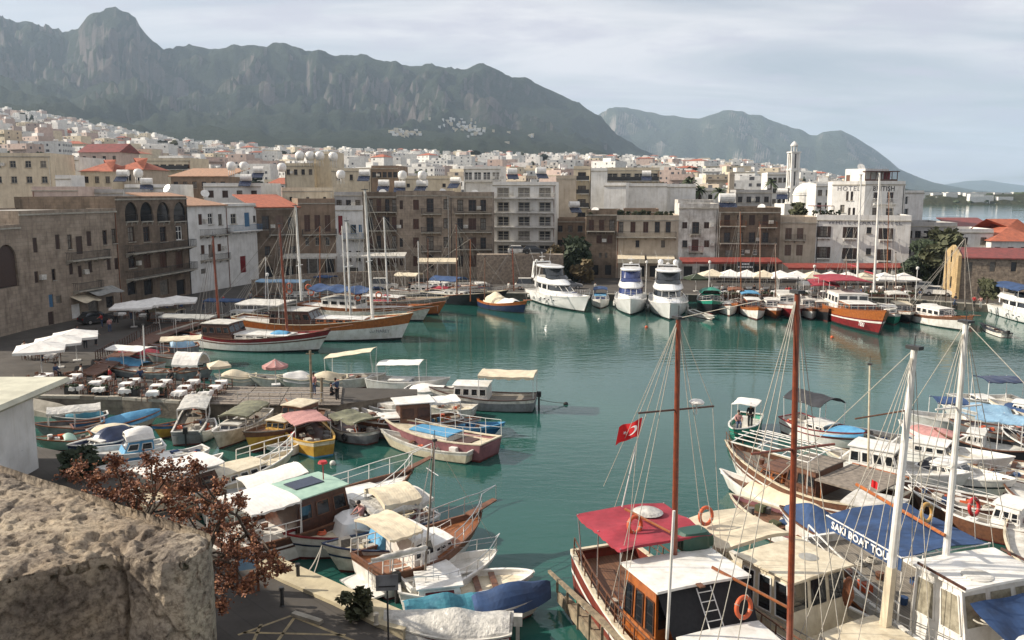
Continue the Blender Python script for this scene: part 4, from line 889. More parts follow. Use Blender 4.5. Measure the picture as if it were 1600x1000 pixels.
 block('chimney_house','narrow beige tower-like chimney house among white roofs near the palms',1139,1147,272,215,'plaster_beige',dep=3,wins=False)
 block('palm_court_house','white house behind the two palms with small dark door',1085,1135,297,190,'plaster_white',rows=1,cols=3,ww=.9)
 block('grey_villa','blue-grey flat roofed house above the brown stone block',1150,1205,300,186,'plaster_grey',rows=1,cols=4)
 block('terrace_parapet_house','grey-white upper storey set back behind the stained white house',1060,1118,316,168,'plaster_stained',rows=1,cols=3)
 block('roof_terrace_room','stone rooftop room with brown pergola over the cream awning restaurant',975,1030,330,160,'plaster_tan',dep=6,rows=1,cols=4)
 block('white_stepped_flats','white stepped flats left of the bell tower',1198,1230,272,240,'plaster_white',rows=3,cols=4,ww=1)
 block('white_side_flats','white flats between the dome and the tall hotel',1275,1300,290,200,'plaster_white',rows=2,cols=2,ww=1)
 block('harbour_office','grey-white long low building right of the hotels with clutter on its roof',1419,1500,352,150,'plaster_grey',rows=2,cols=6,dep=14)
 block('white_yard_house','white wall house between the trees and the red tiled roof at the right edge',1499,1558,362,148,'plaster_white',rows=1,cols=2,dep=10)
 block('red_tile_house','house with a wide bright red tiled roof at the right edge by the sea',1556,1640,377,145,'plaster_white',rows=1,cols=4,roof='hip',roofm='tile_red',dep=14)
 block('rust_shed','long low red-brown sheet roof beside the sea behind the white yard house',1500,1562,358,165,'plaster_tan',wins=False,roof='lean',roofm='sheet_red')
 block('brown_quay_block','dark house closing the street behind the trees at the centre of the quay',868,915,345,176,'plaster_tan',rows=2,cols=3)
middle()
def house_mesh(w,d,h,wall,kind,seed,fl=3.0):
 rnd=random.Random(seed);b=MB();b.mi=0;b.box(-w/2,w/2,-d/2,d/2,-6,h)
 b.mi=1;b.box(-w/2+.2,w/2-.2,-d/2+.2,d/2-.2,h+.003,h+.06)
 n=max(2,int(w/3));fls=max(1,int(h/fl))
 for f in range(fls):
  z=h-fl*(f+1)+1.0
  if rnd.random()<.4:
   b.mi=0;b.box(-w/2,w/2,-d/2-1.1,-d/2-.003,z-.35,z-.2);b.box(-w/2,w/2,-d/2-1.1,-d/2-1.0,z-.2,z+.5)
  b.mi=2
  for i in range(n):
   if rnd.random()<.25:continue
   x=-w/2+w*(i+.5)/n;ww=rnd.choice([.45,.6,.9]);b.box(x-ww,x+ww,-d/2-.03,-d/2+.02,z-.1,z+1.2)
  for i in range(max(1,n-1)):
   y=-d/2+d*(i+.5)/max(1,n-1)
   for s in(-1,1):b.box(s*w/2-.03,s*w/2+.03,y-.5,y+.5,z,z+1.2)
 if kind=='pent':b.mi=0;b.box(-w*.3,w*.15,-d*.2,d*.3,h+.06,h+2.4);b.mi=2;b.box(-w*.1,w*.0,-d*.2-.03,-d*.2,h+.1,h+2)
 if kind in('pent','tank'):
  b.mi=3
  for k in range(2):b.tube((w*.2+k*1.5,-.6,h+1.4),(w*.2+k*1.5,.6,h+1.4),.42,n=8)
  b.mi=1;b.box(w*.15,w*.2+2,-.4,.4,h+.06,h+1.0)
 if kind=='hip':
  b.mi=4;o=.5;hh=min(w,d)*.3;b.add([(-w/2-o,-d/2-o,h),(w/2+o,-d/2-o,h),(w/2+o,d/2+o,h),(-w/2-o,d/2+o,h),(-w/2+d*.4,0,h+hh),(w/2-d*.4,0,h+hh)],[(0,1,5,4),(2,3,4,5),(1,2,5),(3,0,4),(0,3,2,1)])
 else:
  b.mi=0
  for bx in((-w/2,w/2,-d/2,-d/2+.2),(-w/2,w/2,d/2-.2,d/2),(-w/2,-w/2+.2,-d/2+.2,d/2-.2),(w/2-.2,w/2,-d/2+.2,d/2-.2)):b.box(*bx,h+.003,h+.5)
 return b.mesh('house',[wall,'roof_flat','far_window','white_paint','tile_red'])
HM=[]
def town():
 walls=[('plaster_white','white'),('plaster_white','white'),('plaster_cream','cream'),('plaster_beige','sand-coloured'),('plaster_pink','pinkish'),('plaster_stained','off-white')]
 kinds=[('pent','with rooftop room'),('tank','with roof tanks'),('hip','with red tiled roof'),('flat','with flat roof')]
 lib=[]
 for wi,(w,wn_)in enumerate(walls):
  for ki,(k,kn)in enumerate(kinds):
   if k=='hip' and wi in(1,):continue
   W=random.uniform(11,22);D=random.uniform(9,13);H=random.choice([6.2,9.2,9.2,12.2,12.2])if k!='hip' else 6.2
   lib.append((house_mesh(W,D,H,w,k,wi*10+ki),wn_,kn,W,D,H,'low' if H<7 else 'three-storey' if H<10 else 'tall'))
 SECT=[(120,'at far left'),(260,'under the flat-topped crag'),(420,'inland of the arcaded house'),(560,'inland of the masts'),(700,'inland of the corner house'),(830,'inland of the white flats'),(960,'inland of the loggia block'),(1100,'inland of the palms'),(1225,'just left of the bell tower'),(1310,'right of the bell tower'),(2000,'by the open sea')]
 used=[];out=[];tries=0
 while len(out)<296 and tries<30000:
  tries+=1
  t=random.random();Y=208+1500*t**1.9;px=random.uniform(-30,1330)
  if 206<Y<245 and 1205<px<1290:continue
  X=(px-800)/FOC*Y;e=lib[random.randrange(len(lib))]
  if 'tiled' in e[2]and random.random()<.6:e=lib[random.randrange(len(lib))]
  if e[5]>10 and Y<330 and random.random()<.7:continue
  r=max(e[3],e[4])*.62
  if any((X-x)**2+(Y-y)**2<(r+q)**2 for x,y,q in used):continue
  z=town_z(X,Y)
  if z<1.5:continue
  used.append((X,Y,r));out.append((X,Y,z,px,e))
 for X,Y,z,px,e in out:
  sect=next(s for lim,s in SECT if px<lim);band='front rows' if Y<300 else 'middle rows' if Y<600 else 'back rows'
  o=inst('house',e[0],None,(X,Y,z),(1,1,1),(0,0,random.gauss(-.38,.22)))
  tag(o,f'{e[6]} {e[1]} house {e[2]}, {sect}, {band}','house','houses of the town below the mountains')
 st=MB();n=0;tries=0
 mi={'plaster_white':0,'plaster_cream':1,'plaster_pink':2,'tile_red':3,'glass':4}
 def tiny(X,Y,z,w,d,h,m,red):
  k0=len(st.v);st.mi=m;st.box(-w/2,w/2,-d/2,d/2,z-5,z+h);st.mi=4;k=max(2,int(w/5))
  for f in range(int(h/3)):
   for i in range(k):
    if random.random()<.3:continue
    x=-w/2+w*(i+.5)/k;st.quad((x-.6,-d/2-.05,z+3*f+1),(x+.6,-d/2-.05,z+3*f+1),(x+.6,-d/2-.05,z+3*f+2.2),(x-.6,-d/2-.05,z+3*f+2.2))
  if random.random()<.4:st.mi=0;st.box(-w*.2,w*.15,-d*.2,d*.2,z+h,z+h+2.5)
  if red:st.mi=3;st.add([(-w/2-.4,-d/2-.4,z+h),(w/2+.4,-d/2-.4,z+h),(w/2+.4,d/2+.4,z+h),(-w/2-.4,d/2+.4,z+h),(-w*.15,0,z+h+2),(w*.15,0,z+h+2)],[(0,1,5,4),(2,3,4,5),(1,2,5),(3,0,4)])
  r=random.gauss(-.38,.25);c,s_=math.cos(r),math.sin(r)
  for i in range(k0,len(st.v)):x,y,q=st.v[i];st.v[i]=(X+x*c-y*s_,Y+x*s_+y*c,q)
 while n<1500 and tries<20000:
  tries+=1;px=random.uniform(-60,1330);Y=420+1480*random.random()**.8
  X=(px-800)/FOC*Y;z=town_z(X,Y)
  if z<2:continue
  if random.random()>interp([(-60,1),(300,.8),(600,.6),(800,.8),(1100,1),(1300,1)],px):continue
  if Y<950 and any((X-x)**2+(Y-y)**2<(r+9)**2 for x,y,r in used):continue
  tiny(X,Y,z+1,random.uniform(9,22),random.uniform(8,12),random.choice([4,6,9,9,12,15]),random.choice([0,0,0,1,2]),random.random()<.08);n+=1
 st.build('far_town',['plaster_white','plaster_cream','plaster_pink','tile_red','far_window'],kind='stuff')
 return used
TOWN_USED=town()
def ground_hit(px,py):
 """where the photograph's ray meets the built ground"""
 dg=bpy.context.evaluated_depsgraph_get();g=bpy.data.objects['ground']
 ok,p,nn,i=g.ray_cast(Vector((0,0,EYE)),ray(px,py).normalized())
 return p if ok else None
def hill_villages():
 st=MB()
 def v(n,cx,cy,sx,sy,ang=0,big=1.0):
  for k in range(n):
   a=random.gauss(0,.45);c=random.gauss(0,.45)
   px,py=cx+a*sx,cy+a*sx*ang+c*sy;p=ground_hit(px,py)
   if p is None or p.y>5200 or p.y<1500:continue
   w=random.uniform(6,13)*big;h=random.uniform(4,7)*big;st.mi=0 if random.random()<.55 else 1;st.box(p.x-w/2,p.x+w/2,p.y-6,p.y+6,p.z-8,p.z+h)
 v(40,632,208,40,8,.02);v(42,735,202,50,12,.22,1.1);v(12,728,194,26,8,0);v(150,60,204,80,7,.13);v(110,210,222,90,10,.12);v(20,330,232,60,8);v(30,950,258,90,5,.03);v(20,830,213,4,2)
 st.build('hillside_villages',['plaster_white','plaster_cream'],kind='stuff')
 h=MB()
 for k in range(60):
  px=random.gauss(1510,50);Y=random.uniform(1160,1400);X=(px-800)/FOC*Y;w=random.uniform(6,14);h.box(X-w,X+w,Y-4,Y+4,0,random.uniform(9,17))
 h.build('headland_houses','plaster_white',kind='stuff')
hill_villages()
def leaf_cloud(b,c,r,n,leaf,flat=1.0,shell=.55):
 for k in range(n):
  d=Vector((random.gauss(0,1),random.gauss(0,1),random.gauss(0,1))).normalized();rr=r*(shell+(1-shell)*random.random())
  p=Vector(c)+Vector((d.x*rr,d.y*rr,d.z*rr*flat));s=leaf*random.uniform(.6,1.4)
  a=Vector((random.gauss(0,1),random.gauss(0,1),random.gauss(0,.7))).normalized();q=a.orthogonal().normalized()
  b.add([p-a*s-q*s*.45,p+a*s*.2-q*s*.6,p+a*s+q*s*.3,p-a*s*.2+q*s*.6],[(0,1,2,3)])
CROWNS={}
def crown_mesh(m,seed,n=11,leaf=.35,per=110):
 k=(m,seed)
 if k in CROWNS:return CROWNS[k]
 random.seed(seed+500);b=MB()
 for i in range(n):
  a=random.uniform(0,6.28);r=random.uniform(0,1.0)**.6*1.5;c=(math.cos(a)*r,math.sin(a)*r,random.uniform(-.8,1.3)*(1.5-r*.4));leaf_cloud(b,c,random.uniform(.7,1.2),per,leaf,.8,.35)
 b2=b.mesh('crown',m);t=MB();t.tube((0,0,-4.5),(.1,0,-1.5),.22,.16,7)
 for i in range(6):
  a=i*1.05;t.tube((.1,0,-1.7),(math.cos(a)*1.1,math.sin(a)*1.1,random.uniform(-.3,.9)),.10,.03,5)
 CROWNS[k]=(b2,t.mesh('trunk','bark'));return CROWNS[k]
def tree(x,y,z,s,m,label,seed=0,sz=1.0,name='tree',cat='tree',group=None,stem=1.0):
 c,t=crown_mesh(m,seed);r=empty(name,(x,y,z),random.uniform(0,6),label,cat,group)
 inst('crown',c,r,(0,0,3.0*s*stem),(s,s,s*sz));inst('trunk',t,r,(0,0,3.0*s*stem),(s,s,s*.68*stem+.0));return r
def palm(px,py,Y,s,label,zg=None):
 p=atY(px,py,Y);zg=town_z(p.x,Y)if zg is None else zg;H=p.z-zg;r=empty('palm_tree',(p.x,Y,zg),0,label,'palm tree')
 b=MB();b.tube((0,0,0),(.15,0,H*.5),.28,.22,7);b.tube((.15,0,H*.5),(0,0,H),.22,.2,7);b.build('trunk','bark',r)
 for i in range(22):
  a=i*2.4;el=random.uniform(-.1,1.25);L=s*random.uniform(.8,1.1);f=MB()
  def pt(t):return Vector((math.cos(a)*L*t*math.cos(el),math.sin(a)*L*t*math.cos(el),H+L*t*math.sin(el)-L*.9*t*t*(1.1-.3*el)))
  sd=Vector((-math.sin(a),math.cos(a),0))
  for k in range(6):
   t0,t1=k/6,(k+1)/6;w0,w1=.32*math.sin(math.pi*min(.95,t0+.12)),.32*math.sin(math.pi*min(.97,t1+.1))
   for q in(-1,1):f.quad(pt(t0),pt(t1),pt(t1)+sd*q*w1-Vector((0,0,w1*.6)),pt(t0)+sd*q*w0-Vector((0,0,w0*.6)))
  f.build('frond','leaf_mid',r)
 return r
def greenery():
 random.seed(3)
 spots=[(883,415,150,1.5,'leaf_dark','dense dark tree at the foot of the ramp by the three motor yachts',1.3),(902,398,152,1.3,'leaf_dark','upper dark tree leaning against the brown house',1.4),(868,405,154,1.0,'leaf_dry','half bare ochre tree left of the dark trees on the quay',1.2),(1440,408,143,1.6,'leaf_dark','large dark tree right of the white hotel',1.2),(1462,405,140,1.7,'leaf_olive','olive green tree between the hotel and the stone customs house',1.3),(1478,380,146,1.3,'leaf_olive','light green tree top beside the gable of the stone customs house',1.1),(1428,425,141,1.2,'leaf_dark','low dark tree hiding the corner behind the last umbrella',1.0),(1535,380,152,1.1,'leaf_mid','rounded green tree behind the red roof of the customs house',.9),(1455,432,138,1.2,'leaf_dark','dark shrub mass at the base of the olive green tree',.9),(1544,455,118,.75,'leaf_olive','small yellow-green tree in front of the stone customs house',1.3),(877,440,146,1.2,'leaf_dark','dark bush over the quay wall behind the first motor yacht',.8),(1245,328,178,1.2,'leaf_olive','green tree crown below the white dome',.7),(908,425,147,1.1,'leaf_dry','brownish shrub beside the brown house wall',1.1)]
 for i,(px,py,Y,s,m,lab,sz)in enumerate(spots):
  p=atY(px,py,Y);tree(p.x,p.y,p.z-3.0*s,s,m,lab,i%4,sz)
 palm(1078,284,195,3.6,'palm tree with a full round head just left of the beige chimney house');palm(1093,297,188,3.2,'second palm right of the full-headed one, slightly lower');palm(1125,300,182,3.6,'lone palm above the brown stone block with wide fronds');palm(1205,285,230,3,'small palm left of the bell tower')
 names={'leaf_dark':'dark green','leaf_mid':'mid green','leaf_olive':'olive green'}
 SECT=[(260,'below the flat-topped crag'),(560,'inland of the masts'),(830,'inland of the corner house'),(1100,'inland of the loggia block'),(1400,'around the bell tower'),(2000,'by the sea')]
 for k in range(150):
  Y=215+1100*random.random()**1.6;px=random.uniform(-20,1300);X=(px-800)/FOC*Y;m=random.choice(['leaf_dark','leaf_mid','leaf_olive','leaf_dark']);s=random.uniform(1.1,2.1)*(1+Y/1500)
  if random.random()<.12 and Y>220:
   tree(X,Y,town_z(X,Y),s*.6,'leaf_dark',f'narrow dark cypress {next(q for l, q in SECT if px < l)}, {"nearest" if Y < 260 else "near" if Y < 330 else "middle" if Y < 480 else "far" if Y < 750 else "farthest"} rows',k%4,2.6,'cypress_tree','tree','trees between the town houses');continue
  tree(X,Y,town_z(X,Y)+random.uniform(-1,1),s,m,f'{"large" if s / (1 + Y / 1500) > 1.6 else "small"} {names[m]} tree {next(q for l, q in SECT if px < l)}, {"near" if Y < 320 else "middle" if Y < 600 else "far"} rows, {["ragged", "rounded", "leaning", "twin-topped"][k % 4]}',k%4,random.uniform(.7,1.0),'tree','tree','trees between the town houses')
 b=MB()
 for k in range(1500):
  px=random.uniform(1360,2000);Y=random.uniform(1150,1900);X=(px-800)/FOC*Y;z=interp([(1380,4),(1470,11),(1510,12),(1550,11),(1600,13),(2000,9)],px)*smooth(1120,1250,Y);s=random.uniform(2.5,6)
  b.blob((X,Y,z+s*.2),s,s,s*.6,6,4,.35)
 b.build('headland_scrub','leaf_mid',kind='stuff')
 b=MB()
 for k in range(3200):
  px=random.uniform(-60,1280);Y=450+1500*random.random();X=(px-800)/FOC*Y;z=town_z(X,Y);s=random.uniform(2,5)
  if z>2:b.blob((X,Y,z+s*.35),s,s,s*.7,5,4,.35)
 b.build('far_trees','leaf_mid',kind='stuff')
greenery()
def tank_mesh():
 b=MB();b.mi=0;b.tube((-.9,0,1.55),(.9,0,1.55),.55,n=12);b.mi=1
 for x in(-.7,.7):
  for y in(-.4,.4):b.tube((x,y,0),(x,y*.8,1.15),.04,n=4)
 b.mi=2;b.add([(-1,-.3,1.0),(1,-.3,1.0),(1,-1.7,.15),(-1,-1.7,.15),(-1,-.3,.94),(1,-.3,.94),(1,-1.7,.09),(-1,-1.7,.09)],[(0,1,2,3),(7,6,5,4),(0,3,7,4),(1,5,6,2)]);return b
def round_tank():
 b=MB();b.mi=0;b.lathe([(.5,1.2),(.8,1.35),(1.0,1.9),(.95,2.6),(.6,3.0),(.15,3.1)],14);b.mi=1
 for a in range(4):b.tube((math.cos(a*1.57)*.7,math.sin(a*1.57)*.7,0),(math.cos(a*1.57)*.6,math.sin(a*1.57)*.6,1.3),.06,n=4)
 return b
def clutter():
 random.seed(11)
 tm=tank_mesh();TM=tm.mesh('water_tank',['white_paint','white_steel','solar'],False);rm=round_tank();RM=rm.mesh('round_tank',['white_paint','white_steel'],True)
 d=MB();d.lathe([(.02,0),(.35,.05),(.6,.17)],12);d.tube((0,0,-1.2),(0,0,0),.04);DM=d.mesh('satellite_dish','white_paint')
 a=MB();a.box(-.45,.45,-.2,.2,0,.65);a.torus((0,-.21,.33),.2,.02,(0,1,0),10,4);AM=a.mesh('air_conditioner','white_paint')
 def put(me,nm,lab,cat,px,py,Y,s=1,rot=0,grp=None,zfix=None):
  p=atY(px,py,Y);o=inst(nm,me,None,(p.x,p.y,p.z),(s,s,s),(0,0,rot));tag(o,lab,cat,grp);return o
 where={(469,251):'leftmost of the four round tanks on the cream house',(485,251):'second round tank on the cream house',(500,251):'third round tank on the cream house',(521,252):'last of the four round tanks, beside the stair tower',(362,266):'left of two round tanks behind the white terrace house',(382,266):'right of two round tanks behind the white terrace house',(441,268):'round tank over the cream wall house',(533,279):'round tank on stilts behind the tallest white mast',(629,280):'round tank above the corner house, left one',(660,280):'round tank above the corner house, right one',(217,277):'round tank over the dark arcaded house'}
 for(x,y),lab in where.items():put(RM,'water_tank','white '+lab,'water tank',x,y+9,203 if y<255 else 166,1.15 if y<255 else .9,0,'round rooftop water tanks')
 for k,(x,y,Y,lab)in enumerate([(1135,330,158,'big silver-white tank on the brown stone block roof'),(193,285,162,'long white tank over the arcaded house'),(230,298,160,'white tank beside the roof room over the arcaded house'),(570,284,168,'white box tank behind the masts'),(600,300,166,'white tank on the stone block roof'),(625,302,165,'white tank just left of the corner house roof'),(660,300,166,'low tank on the corner house roof'),(405,279,170,'tank above the tiled brown house'),(385,292,164,'tank on the white terrace house'),(897,333,172,'white tank in the street left of the brown house'),(1222,312,180,'white tank under the dome'),(1010,283,195,'tank on the loggia block'),(712,295,175,'tank right of the corner house'),(845,280,176,'left tank on the white flats'),(800,281,176,'right tank on the white flats')]):
  put(TM,'solar_water_tank',lab,'water tank',x,y,Y,1.15 if k else 1.6,random.uniform(-.4,.4),'rooftop tanks with solar panels')
 for k,(x,y,Y,lab)in enumerate([(262,295,150,'satellite dish on the arcaded house roof'),(320,303,155,'satellite dish on the white house ridge'),(692,301,156,'satellite dish on the corner house edge'),(742,303,158,'satellite dish on the balcony house'),(598,302,158,'satellite dish on the stone block'),(930,330,158,'satellite dish on the narrow brown house'),(1190,325,160,'satellite dish on the brown stone block'),(1345,262,170,'satellite dish on the hotel roof room')]):
  o=put(DM,'satellite_dish',lab,'satellite dish',x,y,Y,1.3);o.rotation_euler=(R(60),0,random.uniform(-.6,.6))
 n=0;hs=[o for o in COL.objects if o.name.startswith('house')and o.get('category')=='house' and o.location.y<420]
 for o in hs:
  if random.random()<.6:
   h=max(v[2]for v in[c for c in o.bound_box]);zt=o.location.z+h-.6
   if 'red tiled' in o['label']or 'rooftop room' in o['label']or 'tanks' in o['label']:continue
   q=inst('solar_water_tank',TM,None,(o.location.x+random.uniform(-2,2),o.location.y+random.uniform(-1,1),zt),(1,1,1),(0,0,random.uniform(0,6)))
   tag(q,'white roof tank standing on a '+o['label'].split(',')[0],'water tank','tanks on the town roofs')
 for k in range(16):
  px=921+k*8.6;p=atY(px,338,157.2);s=random.uniform(.35,.6)
  c,t=crown_mesh('leaf_dark' if k%2 else 'leaf_olive',k%4);r=empty('potted_plant',(p.x,157.4+random.uniform(-.5,1.5),zat(342,156)),0,f'{["dark", "olive"][1 - k % 2]} potted plant over the cream awnings, {["leftmost", "second from the left", "third from the left", "fourth from the left", "fourth from the right", "third from the right", "second from the right", "rightmost"][k // 2]} of that tone','plant','potted plants of the roof terrace')
  b=MB();b.lathe([(.22,0),(.3,.45),(.32,.45)],8);b.build('pot','tile_red',r);inst('crown',c,r,(0,0,.9),(s*.6,)*3)
clutter()
class Boat:
 """local x runs to the bow, z = 0 is the waterline"""
 def __init__(s,name,label,bow=None,stern=None,ctr=None,L=None,head=None,B=None,H=.8,sb=.6,ss=.15,bul=.25,rake=.8,srake=.2,tr=.75,full=2.2,hull='white_paint',boot='boot_red',stripe=None,deck='grey_wood',cat='boat',group=None,rail='varnish',railw=.09,band=None,flare=.35,sq=.74):
  if ctr is None:
   b,t=(at(*bow,0)if not isinstance(bow,Vector)else bow),None
   if stern is not None:t=at(*stern,0)
   else:t=b-Vector((math.cos(R(head)),math.sin(R(head)),0))*L
   ctr=(b+t)/2;d=b-t;s.L=d.length;s.rz=math.atan2(d.y,d.x)
  else:s.L=L;s.rz=R(head);ctr=Vector(ctr)
  s.B=B or s.L*.32;s.H,s.sb,s.ss,s.bul,s.rake,s.srake,s.tr,s.full,s.flare=H,sb,ss,bul,rake,srake,tr,full,flare
  s.root=empty(name,(ctr.x,ctr.y,0),s.rz,label,cat,group);s.c=ctr
  bob=R(random.uniform(-.8,.8));s.root.rotation_euler=(bob,R(random.uniform(-.4,.4)),s.rz)
  s.mw=Matrix.Translation((ctr.x,ctr.y,0))@Matrix.Rotation(s.rz,4,'Z');s.inv=s.mw.inverted()
  n=22;s.ts=[0,.01]+[i/n for i in range(1,n)]+[.985,1.0]
  hb=MB();rows=[]
  zr=[-.45,0.0,.06,.10,sq*.6,sq,sq+.05,1.0]
  for t in s.ts:
   Z=s.zs(t);row=[]
   for q in zr:
    z=(q if q<0 else(q*1.0 if q<.1 else None))
    z=q if q<=0.06 else q*Z
    k=s.hw(t,max(0,z)/Z);
    if q<0:k*=.55
    row.append((s.xx(t,max(z,0)/Z),k,z))
   rows.append(row)
  vs=[];m=len(zr)
  for row in rows:
   vs+=[(x,y,z)for x,y,z in row]
  for row in rows:vs+=[(x,-y,z)for x,y,z in row]
  fs=[];ms=[];N_=len(rows);off=N_*m
  mt=[1,1,1,0,0,2,2]
  for i in range(N_-1):
   for j in range(m-1):
    a,b_,c,d=i*m+j,(i+1)*m+j,(i+1)*m+j+1,i*m+j+1
    fs.append((a,d,c,b_));ms.append(mt[j]);fs.append((off+a,off+b_,off+c,off+d));ms.append(mt[j])
  for j in range(m-1):fs.append((j,off+j,off+j+1,j+1));ms.append(mt[j])
  hb.v=vs;hb.f=fs;hb.m=ms
  k0=len(hb.v);inn=[]
  for side in(1,-1):
   for t in s.ts:
    Z=s.zs(t);w=max(.005,s.hw(t,1)-.06);x=s.xx(t,1);x=x-.05 if t>.5 else x+.03
    hb.v+=[(x,side*w,Z),(x,side*max(.005,w-.03),Z-s.bul)]
  nn=len(s.ts)
  for side in range(2):
   o=k0+side*nn*2
   for i in range(nn-1):
    f=(o+2*i,o+2*i+2,o+2*i+3,o+2*i+1);hb.f.append(f if side==0 else f[::-1]);hb.m.append(2)
  hb.f.append((k0,k0+nn*2,k0+nn*2+1,k0+1));hb.m.append(2)
  s.hull_o=hb.build('hull',[hull,boot,stripe or hull],s.root,smooth=False)
  hm=s.hull_o.data
  hm.polygons.foreach_set('use_smooth',[True]*len(hm.polygons))
  dk=MB();
  for t in s.ts:
   w=max(.005,s.hw(t,1)-.08);x=s.xx(t,1);x=x-.05 if t>.5 else x+.03;Z=s.zs(t)-s.bul+.012
   dk.v+=[(x,w,Z),(x,0,Z+.03),(x,-w,Z)]
  for i in range(nn-1):dk.f+=[(3*i,3*i+1,3*i+4,3*i+3),(3*i+1,3*i+2,3*i+5,3*i+4)]
  dk.m=[0]*len(dk.f);dk.build('deck',{'brown_wood':'deck_brown','grey_wood':'deck_grey','varnish':'deck_varnish'}.get(deck,deck),s.root)
  g=MB();w_=railw
  for side in(1,-1):
   pts=[]
   for t in s.ts:Z=s.zs(t);pts.append(Vector((s.xx(t,1),side*s.hw(t,1),Z)))
   for a,b_ in zip(pts[:-1],pts[1:]):
    yo,yi=side*.02,-side*w_
    g.add([(a.x,a.y+yo,a.z-.03),(b_.x,b_.y+yo,b_.z-.03),(b_.x,b_.y+yi,b_.z-.03),(a.x,a.y+yi,a.z-.03),(a.x,a.y+yo,a.z+.04),(b_.x,b_.y+yo,b_.z+.04),(b_.x,b_.y+yi,b_.z+.04),(a.x,a.y+yi,a.z+.04)],[(4,5,6,7),(0,1,5,4),(2,3,7,6)])
  a=s.hw(0,1);Z=s.zs(0);x=s.xx(0,1);g.box(x-.02,x+w_,-a,a,Z-.03,Z+.045)
  g.build('gunwale',rail,s.root)
  if band:
   r=MB()
   for side in(1,-1):
    for t0,t1 in zip(s.ts[:-1],s.ts[1:]):
     P=[]
     for t,q in((t0,sq-.14),(t1,sq-.14),(t1,sq-.06),(t0,sq-.06)):P.append((s.xx(t,q),side*(s.hw(t,q)+.025),s.zs(t)*q))
     r.add(P,[(0,1,2,3)])
   r.build('rubbing_strake',band,s.root)
 def f(s,t):
  if t<.5:return s.tr+(1-s.tr)*math.sin(math.pi/2*min(1,t/.42))
  return max(.012,1-((t-.5)/.5)**s.full)
 def hw(s,t,q):
  w0=1-s.flare*(.25+.75*smooth(.4,1,t));return s.B/2*s.f(t)*(w0+(1-w0)*max(0,min(1,q))**.6)
 def zs(s,t):return s.H+(s.sb*((t-.35)/.65)**2 if t>.35 else s.ss*((.35-t)/.35)**2)
 def xx(s,t,q):return-s.L/2+s.L*t+s.rake*q*smooth(.6,1,t)-s.srake*q*smooth(.35,0,t)
 def X(s,t):return-s.L/2+s.L*t
 def dz(s,t):return s.zs(t)-s.bul
 def loc(s,p):return s.inv@Vector(p)
 def cabin(s,t0,t1,w,h,wall='white_paint',roof='white_paint',z=None,nw=3,glass='glass',fr=.25,br=.05,ov=.12,taper=.9,wh=.38,front=True,name='cabin',wz=.5,fwin=2,rt=.06):
  x0,x1=s.X(t0),s.X(t1);z=s.dz((t0+t1)/2)-.05 if z is None else z;W=s.B*w/2
  b=MB();v=[(x0,-W,z),(x1,-W*taper,z),(x1,W*taper,z),(x0,W,z),(x0+br,-W*.94,z+h),(x1-fr,-W*taper*.94,z+h),(x1-fr,W*taper*.94,z+h),(x0+br,W*.94,z+h)]
  b.add(v,[(0,3,2,1),(4,5,6,7),(0,1,5,4),(1,2,6,5),(2,3,7,6),(3,0,4,7)]);c=b.build(name,wall,s.root)
  r=MB();k=8
  def rf(u,q):
   x=lerp(x0+br-ov,x1-fr+ov*1.3,u);ww=lerp(W,W*taper,u)*.94+ov*.6;return(x,-ww+2*ww*q,z+h+.012+.05*math.sin(math.pi*q)+(.0))
  r.grid(rf,4,k);n0=len(r.v)
  r.v+=[(x,y,zz+rt)for x,y,zz in r.v];r.f+=[tuple(i+n0 for i in f)for f in r.f]
  w1=5;edge=[i for i in range(5)]+[j*w1+4 for j in range(1,k+1)]+[k*w1+i for i in range(3,-1,-1)]+[j*w1 for j in range(k-1,0,-1)]
  for i in range(len(edge)):a,e=edge[i],edge[(i+1)%len(edge)];r.f.append((a,e,e+n0,a+n0))
  r.m=[0]*len(r.f);r.build('roof',roof,c)
  def side(q):
   for i in range(nw):
    u0,u1=(i+.14)/nw,(i+.86)/nw
    z0,z1=z+h*(wz-wh/2)+.12*h,z+h*(wz+wh/2)+.12*h
    def P(u,zz,o=0):
     f_=(zz-z)/h;xa=lerp(x0,x0+br,f_);xb=lerp(x1,x1-fr,f_);ww=lerp(W,W*taper,u)*lerp(1,.94,f_);return(lerp(xa,xb,u),q*(ww+o),zz)
    m=MB();m.add([P(u0,z0,.015),P(u1,z0,.015),P(u1,z1,.015),P(u0,z1,.015)],[(0,1,2,3)]);w_=m.build('window',glass,c)
    m=MB();e=.03
    for(a,b_)in(((u0,z0),(u1,z0)),((u1,z0),(u1,z1)),((u1,z1),(u0,z1)),((u0,z1),(u0,z0))):m.tube(P(*a,.02),P(*b_,.02),e,n=4)
    m.build('frame',rail_of(wall),w_)
  if nw:side(1);side(-1)
  if front and fwin:
   for i in range(fwin):
    u0,u1=(i+.1)/fwin,(i+.9)/fwin
    def Q(u,zz):f_=(zz-z)/h;ww=W*taper*lerp(1,.94,f_);return(x1-fr*f_+.02,-ww+2*ww*u,zz)
    z0,z1=z+h*.5,z+h*.9;m=MB();m.add([Q(u0,z0),Q(u1,z0),Q(u1,z1),Q(u0,z1)],[(0,1,2,3)]);m.build('windscreen',glass,c)
  return c,z+h+rt
